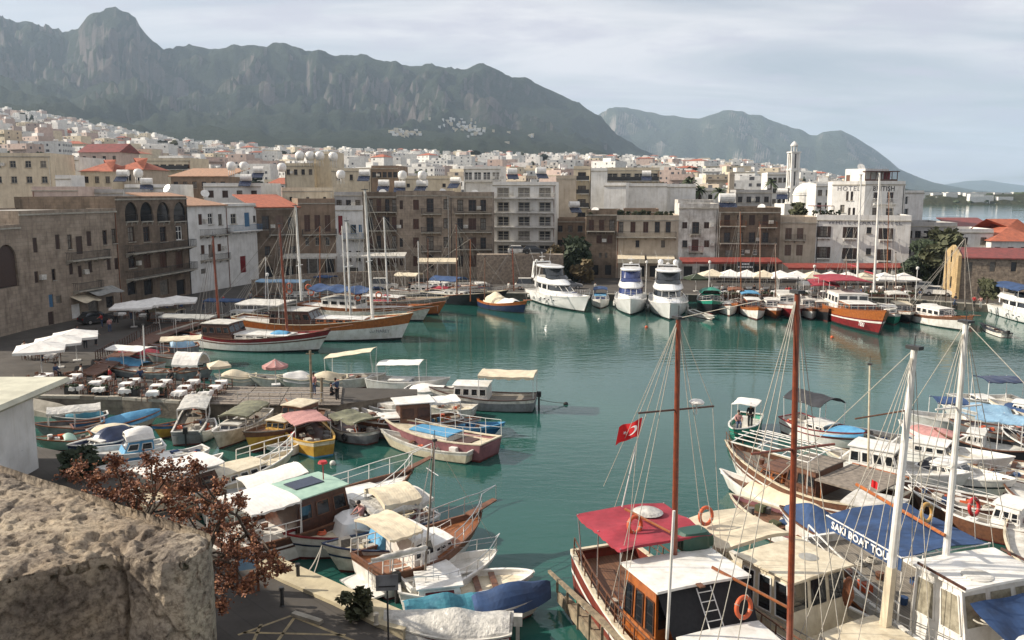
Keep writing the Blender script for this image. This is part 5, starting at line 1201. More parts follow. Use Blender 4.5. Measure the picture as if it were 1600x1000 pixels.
 def canopy(s,t0,t1,w,z,m='white_cloth',arch=.18,droop=.0,posts=2,pm='white_steel',sk=.12,z0=None,tilt=0.0,edge=True,name='canopy'):
  x0,x1=s.X(t0),s.X(t1);W=s.B*w/2;c=MB();nu,nv=10,8;ph=random.uniform(0,6)
  def fn(u,v):return(lerp(x0,x1,u),-W+2*W*v,z+arch*math.sin(math.pi*v)**.8-droop*math.sin(math.pi*u*max(1,posts))**2+tilt*(u-.5)+.02*math.sin(u*17+v*9+ph)-(.05*abs(math.sin(math.pi*u*max(1,posts)))+.012*noise.noise(Vector((u*9,v*7,ph)))if sk else 0))
  nu=16 if s.B>2.5 else 10;c.grid(fn,nu,nv);n0=len(c.v);c.v+=[(x,y,q-.03)for x,y,q in c.v];c.f+=[tuple(i+n0 for i in f)[::-1]for f in list(c.f)]
  if sk:
   for v in(0,1):
    for i in range(nu):a,b_=fn(i/nu,v),fn((i+1)/nu,v);c.add([a,b_,(b_[0],b_[1],b_[2]-sk*(1+.3*math.sin(i*2.3))),(a[0],a[1],a[2]-sk*(1+.3*math.sin(i*2.3-2.3)))],[(0,1,2,3)])
   for u in(0,1):
    for i in range(nv):a,b_=fn(u,i/nv),fn(u,(i+1)/nv);c.add([a,b_,(b_[0],b_[1],b_[2]-sk),(a[0],a[1],a[2]-sk)],[(0,1,2,3)])
  c.m=[0]*len(c.f);o=c.build(name,m,s.root)
  zz=s.dz((t0+t1)/2)if z0 is None else z0
  for i in range(posts+1):
   for q in(-1,1):
    x=lerp(x0+.05,x1-.05,i/max(1,posts));t=(x+s.L/2)/s.L;y=q*min(W-.03,max(.1,s.hw(max(0,min(1,t)),1)-.08));b=MB();b.tube((x,y,zz),(x,q*(W-.03),z+.02+tilt*((x-x0)/(x1-x0)-.5)),.028,n=5);b.build('canopy_post',pm,o)
  return o
 def mast(s,t,top,r=.12,m='mast_wood',y=0,base=None,lean=(0,0),spread=None,tip=True):
  z0=s.dz(t)if base is None else base;x=s.X(t);b=MB();e=Vector((x+lean[0],y+lean[1],top));b.tube((x,y,z0),e,r,r*.72,10);o=b.build('mast',m,s.root);s.mt=(Vector((x,y,z0)),e,o)
  if tip:b=MB();b.box(e.x-r*1.6,e.x+r*1.6,e.y-r,e.y+r,top-.02,top+.06);b.tube(e,e+Vector((0,0,.5)),.015,n=4);b.build('masthead','dark_steel',o)
  return o
 def mast_px(s,bp,tp,zb,r=.12,m='mast_wood',tip=True):
  P=at(*bp,zb);T=atY(*tp,P.y);a,e=s.loc(P),s.loc(T);b=MB();b.tube(a,e,r,r*.75,10);o=b.build('mast',m,s.root);s.mt=(a,e,o)
  if tip:b=MB();b.box(e.x-r*1.8,e.x+r*1.8,e.y-r*1.2,e.y+r*1.2,e.z-.02,e.z+.07);b.tube(e,e+Vector((0,0,.45)),.015,n=4);b.build('masthead','dark_steel',o)
  return o
 def spreader(s,z,half,along=False,m='mast_wood',r=.05,rot=0.0):
  a,e,o=s.mt;f=(z-a.z)/(e.z-a.z);c=a.lerp(e,f);d=Vector((math.cos(rot),math.sin(rot),0))if along else Vector((0,1,0));b=MB();b.tube(c-d*half,c+d*half,r,r,6);b.build('spreader',m,o)
 def stays(s,n=3,m='rope',r=.018,fore=True,aft=True,z=None):
  a,e,o=s.mt;b=MB();top=e if z is None else a.lerp(e,z);t=(a.x+s.L/2)/s.L
  for q in(-1,1):
   for i in range(n):tt=max(.02,min(.95,t+(i-(n-1)/2)*.05));b.tube(top,(s.xx(tt,1),q*s.hw(tt,1),s.zs(tt)),r,n=4)
  if fore:b.tube(top,(s.xx(1,1)+s.bow_ext(),0,s.zs(1)+.1),r,n=4)
  if aft:b.tube(top,(s.xx(0,1)+.3,0,s.zs(0)+.6),r,n=4)
  b.build('rigging',m,s.root)
 def bow_ext(s):return getattr(s,'bs',0)
 def bowsprit(s,l=1.6,m='varnish',up=.25,plat=False,r=.07):
  z=s.zs(1);x=s.xx(1,1);b=MB();
  if plat:b.add([(x-.8,-.25,z),(x+l,-.15,z+up),(x+l,.15,z+up),(x-.8,.25,z),(x-.8,-.25,z+.06),(x+l,-.15,z+up+.06),(x+l,.15,z+up+.06),(x-.8,.25,z+.06)],[(0,3,2,1),(4,5,6,7),(0,1,5,4),(1,2,6,5),(2,3,7,6),(3,0,4,7)])
  else:b.tube((x-.8,0,z),(x+l,0,z+up),r,r*.6,8)
  b.build('bowsprit',m,s.root);s.bs=l
 def railing(s,t0=.05,t1=.98,h=.55,m='steel',n=None,mid=True,pulpit=True,r=.017,sides=(1,-1)):
  b=MB();n=n or max(3,int((t1-t0)*s.L/1.0));tops={}
  for q in sides:
   pts=[]
   for i in range(n+1):
    t=lerp(t0,t1,i/n);x,y,z=s.xx(t,1),q*(s.hw(t,1)-.04),s.zs(t);hh=h*(1+.25*smooth(.7,1,t));b.tube((x,y,z),(x+.04,y,z+hh),r,n=4);pts.append((x+.04,y,z+hh))
   b.path(pts,r*1.15,4)
   if mid:b.path([(p[0],p[1],p[2]-h*.45)for p in pts],r*.7,4)
   tops[q]=pts[-1]
   if not(pulpit and len(sides)==2):b.build('railing',m,s.root);b=MB()
  if pulpit and len(sides)==2:
   e=(s.xx(1,1)+s.bow_ext()*.9+.15,0,s.zs(1)+h*1.3+.1);b.tube(tops[1],e,r*1.2,n=4);b.tube(tops[-1],e,r*1.2,n=4)
   if s.bow_ext():b.tube(e,(e[0],0,e[2]-h*1.1),r,n=4)
   b.build('railing',m,s.root)
 def box(s,t,y,w,d,h,m,z=None,name='locker'):
  z=s.dz(t)if z is None else z;x=s.X(t);b=MB();b.box(x-w/2,x+w/2,y-d/2,y+d/2,z,z+h);return b.build(name,m,s.root)
 def thwarts(s,ts,m='brown_wood'):
  for t in ts:x=s.X(t);w=s.hw(t,.8)-.06;b=MB();b.box(x-.13,x+.13,-w,w,s.dz(t)+s.bul*.55,s.dz(t)+s.bul*.55+.05);b.build('thwart',m,s.root)
 def tarp(s,t0,t1,m='blue_cloth',h=.7,over=.12,ridge=.0,seed=0):
  b=MB();nu,nv=16,10
  def fn(u,v):
   t=lerp(t0,t1,u);w=s.hw(t,1)+over;a=(v-.5)*2;x=s.xx(t,1);k=noise.noise(Vector((x*.9,a*1.3,seed)))*.25
   edge=smooth(.75,1,abs(a));z=s.zs(t)+(h*(1-abs(a)**1.6)*(math.sin(math.pi*min(1,max(0,u*.96+.02)))**.45)+k*h*(1-edge))-edge*.28
   z+=ridge*(1-abs(a))*(.5+.5*math.cos(u*12))
   return(x,a*w,z)
  b.grid(fn,nu,nv);b.build('tarpaulin',m,s.root)
 def flag(s,p,m='flag_red',sz=.5,pole=1.4,emblem=True):
  x,y,z=p;b=MB();b.tube((x,y,z),(x-.1,y,z+pole),.02,n=5);o=b.build('flagpole','white_steel',s.root)
  f=MB();f.grid(lambda u,v:(x-.1-sz*1.5*u*.55,y+.06*math.sin(u*7)*u,z+pole-sz*v-.35*sz*u),8,4);f.build('flag',m,o)
 def outboard(s,m='rubber'):
  x=s.xx(0,1);z=s.zs(0);b=MB();b.box(x-.38,x-.05,-.14,.14,z-.05,z+.35);b.box(x-.28,x-.14,-.05,.05,-.4,z-.05);b.build('outboard_engine',m,s.root)
 def fenders(s,ts,side=1,m='white_paint',r=.1):
  for t in ts:
   for q in((side,)if side else(1,-1)):b=MB();y=q*(s.hw(t,.6)+r*.9);z=s.zs(t)*.45;b.lathe([(.02,-.3),(r,-.22),(r,.18),(.02,.28)],8,(s.xx(t,.6),y,z));b.tube((s.xx(t,.6),y,z+.28),(s.xx(t,1),q*s.hw(t,1),s.zs(t)),.012,n=3);b.build('fender',m,s.root)
 def tyres(s,ts,side=1):
  for t in ts:b=MB();b.torus((s.xx(t,.6),side*(s.hw(t,.6)+.08),s.zs(t)*.55),.22,.08,(0,1,0),12,5);b.build('tyre_fender','rubber',s.root)
 def clutter(s,t0,t1,n=8,ms=('rope','white_paint','brown_wood','dark_rope','buoy_orange','blue_cloth'),z=None):
  for k in range(n):
   t=random.uniform(t0,t1);w=max(.1,s.hw(t,1)*.7);y=random.uniform(-w,w);x=s.X(t);zz=(s.dz(t)if z is None else z)+.02;m=random.choice(ms);b=MB();c=random.random()
   if c<.35:b.box(x-.25,x+.25,y-.18,y+.18,zz,zz+random.uniform(.15,.4));b.build('crate',m,s.root)
   elif c<.7:
    for j in range(3):b.torus((x,y,zz+.04+j*.06),.22-j*.03,.035,(0,0,1),10,4)
    b.build('rope_coil','rope' if m=='white_paint' else m,s.root)
   else:b.lathe([(.14,0),(.17,.3),(.16,.3)],8,(x,y,zz));b.build('bucket',m,s.root)
 def boom(s,z,l,m='varnish',furl=None,r=.06,back=True,up=0):
  a,e,o=s.mt;f=(z-a.z)/max(.1,e.z-a.z);c=a.lerp(e,f);d=Vector((-1 if back else 1,0,0));b=MB();b.tube(c,c+d*l+Vector((0,0,up)),r,r*.8,7);b.build('boom',m,o)
  if furl:
   b=MB();n=14
   for i in range(n):
    P=[c+d*l*.95*(i+k)/n+Vector((0,0,r+.08+up*(i+k)/n))for k in(0,1)];rr=[.13*math.sin(math.pi*min(.93,max(.12,(i+k)/n)))**.4+.02*math.sin((i+k)*1.9)for k in(0,1)];b.tube(P[0],P[1],rr[0],rr[1],8,False)
   b.build('furled_sail',furl,o,smooth=True)
def rail_of(w):return{'white_paint':'white_paint','clean_white':'white_paint','dark_wood':'brown_wood','orange_wood':'dark_wood','varnish':'dark_wood','brown_wood':'dark_wood'}.get(w,'white_paint')
def loft(b,levels,n=28,p=2.6,cap=True):
 """levels: z, x0, x1, half-width, nose sharpness; superellipse outlines stacked"""
 k0=len(b.v)
 for z,x0,x1,w,*rest in levels:
  sh=rest[0]if rest else 1.0;cx=(x0+x1)/2;rx=(x1-x0)/2
  for i in range(n):
   a=2*math.pi*i/n;ca,sa=math.cos(a),math.sin(a);x=cx+rx*math.copysign(abs(ca)**(2/p),ca);y=w*math.copysign(abs(sa)**(2/p),sa)
   if ca>0:y*=1-(1-sh)*ca**2
   b.v.append((x,y,z))
 fs=[(k0+j*n+i,k0+j*n+(i+1)%n,k0+(j+1)*n+(i+1)%n,k0+(j+1)*n+i)for j in range(len(levels)-1)for i in range(n)]
 if cap:fs+=[tuple(k0+i for i in range(n-1,-1,-1)),tuple(k0+(len(levels)-1)*n+i for i in range(n))]
 b.f+=fs;b.m+=[b.mi]*len(fs)
def motor_yacht(name,label,ctr,head,L,B,glass='glass',fly=True,hardtop=True,domes=0,arch=True,scale=1.0,hull='clean_white',boot='boot_dark',windows=True):
 s=Boat(name,label,ctr=ctr,L=L,head=head,B=B,H=1.55,sb=1.0,ss=.0,bul=.18,rake=1.7,srake=-.1,tr=.92,full=2.5,hull=hull,boot=boot,deck='white_paint',rail='white_paint',cat='yacht',flare=.5)
 X=lambda t:-L/2+L*t
 b=MB();loft(b,[(1.45,X(.38),X(.90),B*.36,.45),(1.95,X(.38),X(.86),B*.33,.45),(2.15,X(.40),X(.80),B*.28,.5)]);b.build('foredeck_trunk','clean_white',s.root,smooth=False)
 z0=1.5;b=MB();loft(b,[(z0,X(.14),X(.70),B*.40,.75),(2.35,X(.14),X(.685),B*.39,.75)]);b.build('saloon','clean_white',s.root)
 b=MB();loft(b,[(2.35,X(.14),X(.685),B*.385,.75),(3.05,X(.145),X(.595),B*.355,.78)]);g=b.build('window_band',glass,s.root)
 for u in(-.5,0,.5):b=MB();b.tube((X(.69),u*B*.36,2.36),(X(.60),u*B*.34,3.05),.035,n=4);b.build('mullion','white_paint',g)
 for u in(.2,.36,.48):
  for q in(-1,1):b=MB();b.add([(X(u),q*(B*.392),2.34),(X(u)+.35,q*(B*.392),2.34),(X(u)+.0,q*(B*.362),3.06),(X(u)-.35,q*(B*.362),3.06)],[(0,1,2,3)]);b.build('pillar','clean_white',g)
 b=MB();loft(b,[(3.05,X(.04),X(.61),B*.385,.8),(3.25,X(.03),X(.62),B*.40,.8),(3.5,X(.06),X(.585),B*.38,.78),(3.95,X(.08),X(.53),B*.35,.74)]);b.build('flybridge','clean_white',s.root)
 b=MB();loft(b,[(3.955,X(.10),X(.52),B*.32,.74),(3.97,X(.10),X(.52),B*.32,.74)]);b.build('flybridge_deck','dirty_white',s.root)
 b=MB();loft(b,[(3.96,X(.34),X(.53),B*.33,.7),(4.42,X(.33),X(.485),B*.30,.7)],cap=False);b.build('windscreen',glass,s.root)
 if hardtop:
  b=MB();loft(b,[(5.45,X(.08),X(.46),B*.33,.8),(5.62,X(.07),X(.47),B*.345,.8),(5.75,X(.10),X(.43),B*.30,.8)]);h=b.build('hardtop','clean_white',s.root)
  b=MB();loft(b,[(4.42,X(.26),X(.47),B*.30,.72),(5.45,X(.26),X(.42),B*.30,.75)],cap=False);b.build('upper_windscreen',glass,s.root)
  for x in(.12,.27):
   for q in(-1,1):b=MB();b.tube((X(x)-.5,q*B*.32,3.9),(X(x),q*B*.31,5.46),.10,.08,6);b.build('strut','white_paint',h)
  zt=5.75
 else:zt=4.0
 if arch:
  b=MB();x=X(.12)
  for q in(-1,1):b.add([(x-.9,q*B*.33,3.5),(x,q*B*.33,3.5),(x-.5,q*B*.27,zt+.3),(x-1.0,q*B*.27,zt+.3),(x-.9,q*(B*.33-.12),3.5),(x,q*(B*.33-.12),3.5),(x-.5,q*(B*.27-.12),zt+.3),(x-1.0,q*(B*.27-.12),zt+.3)],[(0,1,2,3),(7,6,5,4),(0,4,5,1),(1,5,6,2),(2,6,7,3),(3,7,4,0)])
  b.box(x-1.0,x-.5,-B*.27,B*.27,zt+.18,zt+.34);b.build('radar_arch','clean_white',s.root,fix=True)
  b=MB();b.tube((x-.7,0,zt+.34),(x-.7,0,zt+1.6),.05,.03,6);b.box(x-.75,x-.65,-.5,.5,zt+1.0,zt+1.1)
  for q in(-1,1):b.tube((x-.8,q*B*.25,zt+.3),(x-1.5,q*B*.36,zt+2.4),.02,n=4)
  b.build('aerials','white_steel',s.root)
  b=MB();b.lathe([(.12,0),(.3,.12),(.32,.2),(.1,.26)],12,(x-.7,0,zt+.34));b.build('radar','white_paint',s.root)
 for k in range(domes):b=MB();y=(-1 if k%2 else 1)*B*.2;b.lathe([(.2,0),(.34,.1),(.42,.4),(.36,.7),(.15,.88)],14,(X(.14),y,zt+.32));b.build('satellite_dome','clean_white',s.root,smooth=True)
 s.railing(.34,.985,.75,'steel',n=12,pulpit=True)
 for q in(-1,1):
  for t in(.42,.5,.58,.66):b=MB();x,y,z=s.xx(t,.62),q*(s.hw(t,.62)+.012),s.zs(t)*.62;b.add([(x-.3,y,z-.09),(x+.3,y+0,z-.09),(x+.3,y,z+.09),(x-.3,y,z+.09)],[(0,1,2,3)]);b.build('porthole',glass,s.root)
 s.fenders([.12,.25,.4,.55],0,'white_paint',.16)
 b=MB();b.box(X(.80),X(.80)+.5,-.3,.3,s.dz(.8)+.62,s.dz(.8)+.68);b.build('hatch','blue_glass',s.root)
 return s
def far_fleet():
 random.seed(21)
 d=at(912,488,0);a=-70;L=17.5;c=d-Vector((math.cos(R(a)),math.sin(R(a)),0))*L/2
 y=motor_yacht('motor_yacht','leftmost big white motor yacht, dark window band, angled to the right',c,a,L,5.2)
 d=at(985,493,0);a=-98;L=14.5;c=d-Vector((math.cos(R(a)),math.sin(R(a)),0))*L/2
 motor_yacht('motor_yacht','white motor yacht with a blue-tinted window band, middle of the three big yachts',c,a,L,4.7,glass='blue_glass',arch=True)
 d=at(1046,500,0);a=-99;L=17.5;c=d-Vector((math.cos(R(a)),math.sin(R(a)),0))*L/2
 motor_yacht('motor_yacht','tallest white motor yacht carrying two round satellite domes, nearest to the green-topped boat',c,a,L,5.6,domes=2)
 s=Boat('cuddy_boat','small white boat with a navy cockpit cover squeezed between two motor yachts',bow=(938,482),L=7.5,head=-96,B=2.7,H=.9,hull='white_paint',deck='white_paint',rail='white_paint',tr=.9)
 s.cabin(.25,.72,.7,.9,'white_paint','sky_blue',nw=2,fwin=2,glass='blue_glass');s.canopy(.05,.5,.8,2.35,'blue_cloth',posts=1);s.railing(.6,.98,.5)
 s=Boat('rubber_dinghy','pale grey inflatable dinghy floating beside the tallest motor yacht',bow=(1112,500),stern=(1080,490),B=1.5,H=.42,sb=.2,bul=.25,hull='dirty_white',deck='grey_cloth',rail='dirty_white',railw=.3,tr=.8);s.thwarts((.4,));s.outboard()
 s=Boat('trip_boat','dark hulled boat with a green roof cover beside the inflatable dinghy',bow=(1112,492),L=12,head=-101,B=3.8,H=1.3,sb=.9,hull='dark_hull',deck='brown_wood',tr=.7,stripe='green_hull',rail='white_paint')
 s.cabin(.3,.72,.72,1.3,'boot_green','green_hull',nw=4,fwin=3);s.tarp(.28,.7,'green_hull',.5,-.3);s.children=None
 for o in[x for x in s.root.children if x.name.startswith('tarpaulin')]:o.location.z=1.35
 s.bowsprit(1.2,'brown_wood');s.railing(.05,.97,.6,'white_steel')
 s=Boat('fishing_boat','white and blue fishing boat with a varnished wheelhouse and thin bare mast',bow=(1183,500),L=11,head=-99,B=3.4,H=1.0,sb=.9,hull='white_paint',deck='brown_wood',tr=.6,stripe='orange_wood',boot='boot_red')
 s.cabin(.3,.62,.62,1.35,'varnish','white_paint',nw=3,fwin=3);s.mast_px((1187,470),(1186,350),1.5,.09,'varnish');s.stays(2);s.canopy(.02,.3,.75,2.6,'sky_blue');s.railing(.3,.98,.5)
 s=Boat('trip_boat','dark red hulled boat with white railings and a white upper deck frame',bow=(1240,500),L=14,head=-103,B=4.2,H=1.3,sb=.8,hull='red_hull',deck='brown_wood',tr=.7,stripe='white_paint',boot='boot_dark')
 s.cabin(.12,.62,.8,1.6,'white_paint','white_paint',nw=5,fwin=3);s.canopy(.15,.6,.8,5.0,'white_cloth',posts=3,z0=3.0);s.railing(.1,.97,.8,'white_steel');s.bowsprit(1.2)
 s=Boat('trip_boat','black hulled trip boat with a long maroon canopy and white wheelhouse',bow=(1293,503),L=14,head=-106,B=4.2,H=1.2,sb=.7,hull='dark_hull',deck='brown_wood',tr=.7,stripe='brown_wood',boot='boot_red')
 s.cabin(.45,.72,.7,1.1,'brown_wood','white_paint',nw=3,fwin=4);s.cabin(.15,.45,.8,1.6,'dark_wood','dirty_white',nw=3);s.canopy(.0,.62,.9,4.2,'red_cloth',posts=4,z0=1.2);s.railing(.1,.97,.6,'steel');s.bowsprit(1.0)
 s=Boat('gulet','large two-masted varnished gulet with dark red underside and maroon awnings',bow=(1372,524),L=21,head=-96,B=6.2,H=1.9,sb=1.4,ss=.5,rake=2.2,hull='red_hull',deck='brown_wood',tr=.7,stripe='orange_wood',boot='boot_dark',cat='sailing boat',band='white_paint',sq=.6)
 s.cabin(.50,.70,.62,1.0,'varnish','white_paint',nw=2,fwin=3);s.cabin(.22,.5,.72,2.0,'white_paint','white_paint',nw=4,fwin=3)
 s.canopy(.0,.42,.9,5.2,'red_cloth',posts=3,z0=2.0);s.mast_px((1339,440),(1343,272),3.0,.16,'white_paint');s.boom(5.3,5,'varnish','red_cloth',back=True);s.stays(3,'rope',.02,fore=False)
 s.mast_px((1365,455),(1372,268),2.6,.17,'white_paint');s.boom(5.1,5,'varnish','red_cloth');s.stays(3,'rope',.02);s.bowsprit(3.0,'white_paint',.6);s.railing(.1,.97,.7,'white_steel');s.fenders([.3,.5],-1)
 m=Matrix.Translation((0,0,0));tt=.90;q=-1
 text_mesh('TEKI',.7,'lettering_white',s.root,(s.xx(tt,.4)-.4,q*(s.hw(.86,.4)+.12),1.0),(R(84),0,R(11)))
 s=Boat('fishing_boat','dark fishing boat with cream wheelhouse and crowded deck right of the red-bottomed gulet',bow=(1420,505),L=11,head=-104,B=3.4,H=1.0,sb=.7,hull='dark_hull',deck='brown_wood',tr=.6,stripe='dirty_white')
 s.cabin(.35,.72,.66,1.2,'dirty_white','cream_paint',nw=3,fwin=3);s.canopy(.02,.36,.8,2.9,'dirty_white');s.clutter(.05,.9,12);s.mast_px((1385,452),(1387,300),1.5,.08,'varnish');s.stays(2);s.railing(.2,.97,.5)
 s=Boat('rowing_boat','small grey workboat moored beside the dark fishing boat',bow=(1452,500),L=6,head=-100,B=2.1,H=.7,hull='grey_hull',deck='grey_wood');s.thwarts((.4,.6));s.clutter(.2,.8,4)
 s=Boat('trip_boat','white boat with broad brown rail and small white wheelhouse near the customs house',bow=(1512,518),L=12,head=-80,B=4.0,H=1.15,sb=.9,hull='white_paint',deck='brown_wood',tr=.55,stripe='brown_wood',boot='boot_dark')
 s.cabin(.3,.68,.62,1.3,'white_paint','white_paint',nw=4,fwin=3);s.mast_px((1508,480),(1508,372),1.6,.09,'grey_wood');s.stays(2,'rope');s.railing(.1,.98,.55,'dark_steel');s.bowsprit(1.2,'brown_wood')
 a=-97;c=at(1556,486,0)+Vector((-.6,-9.5,0));y=motor_yacht('motor_yacht','large white yacht with blue flybridge cover, cut by the right edge',c,a,18,5.2,hardtop=False,arch=False)
 y.canopy(.02,.5,.78,5.1,'blue_cloth',arch=.5,posts=2,z0=3.9);y.root.scale=(1,1,.8)
 s=Boat('rubber_dinghy','grey inflatable dinghy with an outboard hanging beside the yacht under the blue cover',bow=(1536,514),stern=(1572,528),B=1.6,H=.45,sb=.2,bul=.25,hull='dirty_white',deck='grey_cloth',rail='dark_cloth',railw=.3,tr=.8);s.thwarts((.4,));s.outboard();s.clutter(.3,.7,3)
 s=Boat('sailing_boat','blue hulled boat with cream cloth over its wheelhouse and orange rail',bow=(818,490),L=10,head=-52,B=3.4,H=1.0,sb=.9,hull='navy_hull',deck='brown_wood',tr=.5,stripe='orange_wood',boot='boot_dark',cat='sailing boat',rail='orange_wood',railw=.14)
 s.tarp(.15,.55,'cream_cloth',1.4,-.4);s.tarp(.5,.8,'white_cloth',.7,-.3);s.mast_px((803,455),(801,388),1.2,.10,'mast_wood');s.stays(3,'dark_rope',.02);s.bowsprit(1.2)
 s=Boat('gulet','black hulled gulet with white deck, blue awning lump and a thin brown mast',bow=(778,478),stern=(668,470),B=4.8,H=1.5,sb=1.1,rake=1.8,hull='dark_hull',deck='white_paint',stripe='dark_hull',rail='cream_paint',railw=.14,boot='boot_dark',cat='sailing boat')
 s.cabin(.3,.6,.55,.7,'white_paint','white_paint',nw=4);s.canopy(.12,.5,.75,3.6,'blue_cloth',arch=.5,posts=2);s.mast_px((714,462),(712,350),1.6,.11,'brown_wood');s.stays(3,'rope',.018);s.bowsprit(2.4,'brown_wood',.5);s.railing(.4,.98,.55);s.mast_px((668,455),(668,372),1.6,.08,'brown_wood')
 s=Boat('motor_boat','white boat with dark red covers and a cream bimini behind the black gulet',bow=(712,466),stern=(618,462),B=3.8,H=1.2,sb=.6,hull='white_paint',deck='white_paint',stripe='white_paint',boot='boot_dark')
 s.cabin(.3,.66,.6,.9,'white_paint','white_paint',nw=4);s.tarp(.55,.85,'red_cloth',.5,-.2);s.canopy(.05,.42,.8,3.6,'cream_cloth',arch=.35,posts=2);s.mast_px((655,455),(654,376),1.6,.09,'white_paint');s.stays(2)
 s=Boat('gulet','varnished gulet with red covers and lifebuoys, bow pointing right behind the white-hulled one',bow=(684,492),stern=(520,482),B=5.2,H=1.7,sb=1.0,rake=1.8,hull='orange_wood',deck='brown_wood',stripe='grey_wood',boot='boot_dark',rail='cream_paint',railw=.12,cat='sailing boat')
 s.cabin(.35,.68,.55,.8,'varnish','white_paint',nw=5);s.tarp(.42,.62,'red_cloth',.7,-.9);s.mast_px((606,472),(600,338),2.0,.13,'white_paint');s.stays(3,'rope',.018);s.railing(.1,.98,.7,'white_steel');s.bowsprit(2.2,'varnish',.5)
 s=Boat('gulet','gulet with a wide blue awning stretched round two white masts',bow=(660,502),stern=(478,490),B=5.2,H=1.5,sb=.9,rake=1.6,hull='dirty_white',deck='white_paint',stripe='varnish',boot='boot_dark',cat='sailing boat')
 s.cabin(.2,.5,.6,1.3,'white_paint','white_paint',nw=4);s.canopy(.12,.62,.85,3.9,'blue_cloth',arch=.45,droop=.25,posts=3);s.mast_px((548,492),(542,344),1.8,.14,'white_paint');s.spreader(8,.9,m='white_paint');s.stays(3,'rope',.018);s.mast_px((541,485),(535,352),1.8,.10,'white_paint',False);s.bowsprit(2.0,'varnish',.5);s.railing(.5,.98,.6,'steel')
 s=Boat('gulet','long white-hulled gulet with a broad varnished band and white deckhouse roof',bow=(626,531),stern=(380,524),B=6.0,H=1.9,sb=1.4,ss=.5,rake=1.6,srake=.6,hull='white_paint',deck='white_paint',stripe='orange_wood',boot='boot_dark',rail='cream_paint',railw=.14,cat='sailing boat',tr=.55,sq=.62)
 s.cabin(.22,.50,.68,1.7,'dark_wood','dirty_white',nw=5,fr=.8,fwin=3);s.cabin(.5,.80,.5,.55,'orange_wood','white_paint',nw=5,fwin=0);s.canopy(.02,.3,.85,4.1,'dirty_white',posts=2,arch=.1)
 s.mast_px((471,470),(461,322),3.6,.17,'white_paint');s.spreader(8,1.0,m='white_paint');s.stays(4,'rope',.02,fore=False);s.mast_px((582,497),(569,296),2.2,.19,'white_paint');s.spreader(9,1.1,m='white_paint');s.stays(4,'rope',.02);s.bowsprit(3.0,'varnish',.9);s.railing(.5,.98,.55,'steel')
 text_mesh('LU NAREY',.5,'lettering_grey',s.root,(s.xx(.86,.6),-(s.hw(.86,.5)+.10),1.25),(R(80),0,R(10)))
 s=Boat('gulet','white gulet with dark red stripe, brown deckhouse and a pale blue tarpaulin on deck',bow=(497,549),stern=(312,540),B=5.0,H=1.35,sb=1.1,ss=.4,rake=1.6,hull='white_paint',deck='white_paint',stripe='red_hull',boot='boot_dark',rail='brown_wood',railw=.12,band='brown_wood',cat='sailing boat',tr=.55)
 s.cabin(.10,.36,.7,1.7,'dark_wood','dirty_white',nw=4,fr=.6,fwin=3);s.cabin(.36,.80,.55,.5,'dirty_white','white_paint',nw=5,fwin=0);s.tarp(.60,.74,'sky_blue',.5,-1.2)
 s.mast_px((342,500),(333,368),2.6,.15,'mast_wood');s.stays(3,'dark_rope',.018,fore=False);s.mast_px((449,518),(437,350),1.8,.15,'mast_wood');s.stays(3,'dark_rope',.018);s.bowsprit(2.6,'brown_wood',.6,);s.boom(3.2,5,'brown_wood')
 s=Boat('motor_boat','boat under a long grey-white flat awning beside the brown deckhouse gulet',bow=(345,536),stern=(262,532),B=2.9,H=.8,hull='dark_hull',deck='grey_wood',tr=.8);s.canopy(.0,.95,.95,3.0,'grey_cloth',posts=3);s.clutter(.2,.8,5)
 s=Boat('motor_boat','shaded boat with a pale blue cockpit cover at the back of the small basin',bow=(245,556),stern=(308,551),B=2.7,H=.8,hull='grey_hull',deck='dirty_white',tr=.85);s.tarp(.1,.65,'light_blue',1.0,-.1,seed=3)
 s=Boat('motor_boat','low boat with a dull red cover in the shade beside the boardwalk',bow=(190,566),stern=(262,560),B=2.4,H=.7,hull='grey_hull',deck='grey_wood');s.tarp(.2,.9,'red_cloth',.5,.02,seed=5)
 s=Boat('trip_boat','open boat under a cream awning with a bundle of fenders at its stern',bow=(243,572),stern=(318,568),B=2.6,H=.8,hull='dirty_white',deck='grey_wood',tr=.8);s.canopy(.0,.85,.92,2.7,'cream_cloth',posts=3);s.clutter(.1,.6,6);s.tyres((.1,.3),-1)
 s=Boat('sailing_boat','small sailing boat with bright blue side cover, white awning and a short white mast',bow=(168,578),stern=(248,583),B=2.5,H=.75,sb=.5,hull='dirty_white',deck='cream_paint',tr=.7,cat='sailing boat');s.canopy(.15,.85,.95,2.3,'white_cloth',posts=2,sk=.08);s.tarp(.25,.85,'sky_blue',.55,.02);s.mast_px((226,565),(224,508),2.2,.07,'white_paint')
 s=Boat('rowing_boat','long grey open boat right behind the restaurant tables',bow=(160,585),stern=(280,592),B=1.9,H=.65,hull='grey_hull',deck='dirty_white',stripe='dirty_white');s.thwarts((.25,.5,.7));s.clutter(.2,.8,6)
 s=Boat('motor_boat','boat with a tall arched white hood behind the restaurant tables',bow=(325,592),stern=(275,590),B=2.2,H=.7,hull='grey_hull',deck='grey_wood');s.canopy(.1,.9,1.05,1.5,'white_cloth',arch=1.0,posts=1,sk=.2)
 W='white_paint'
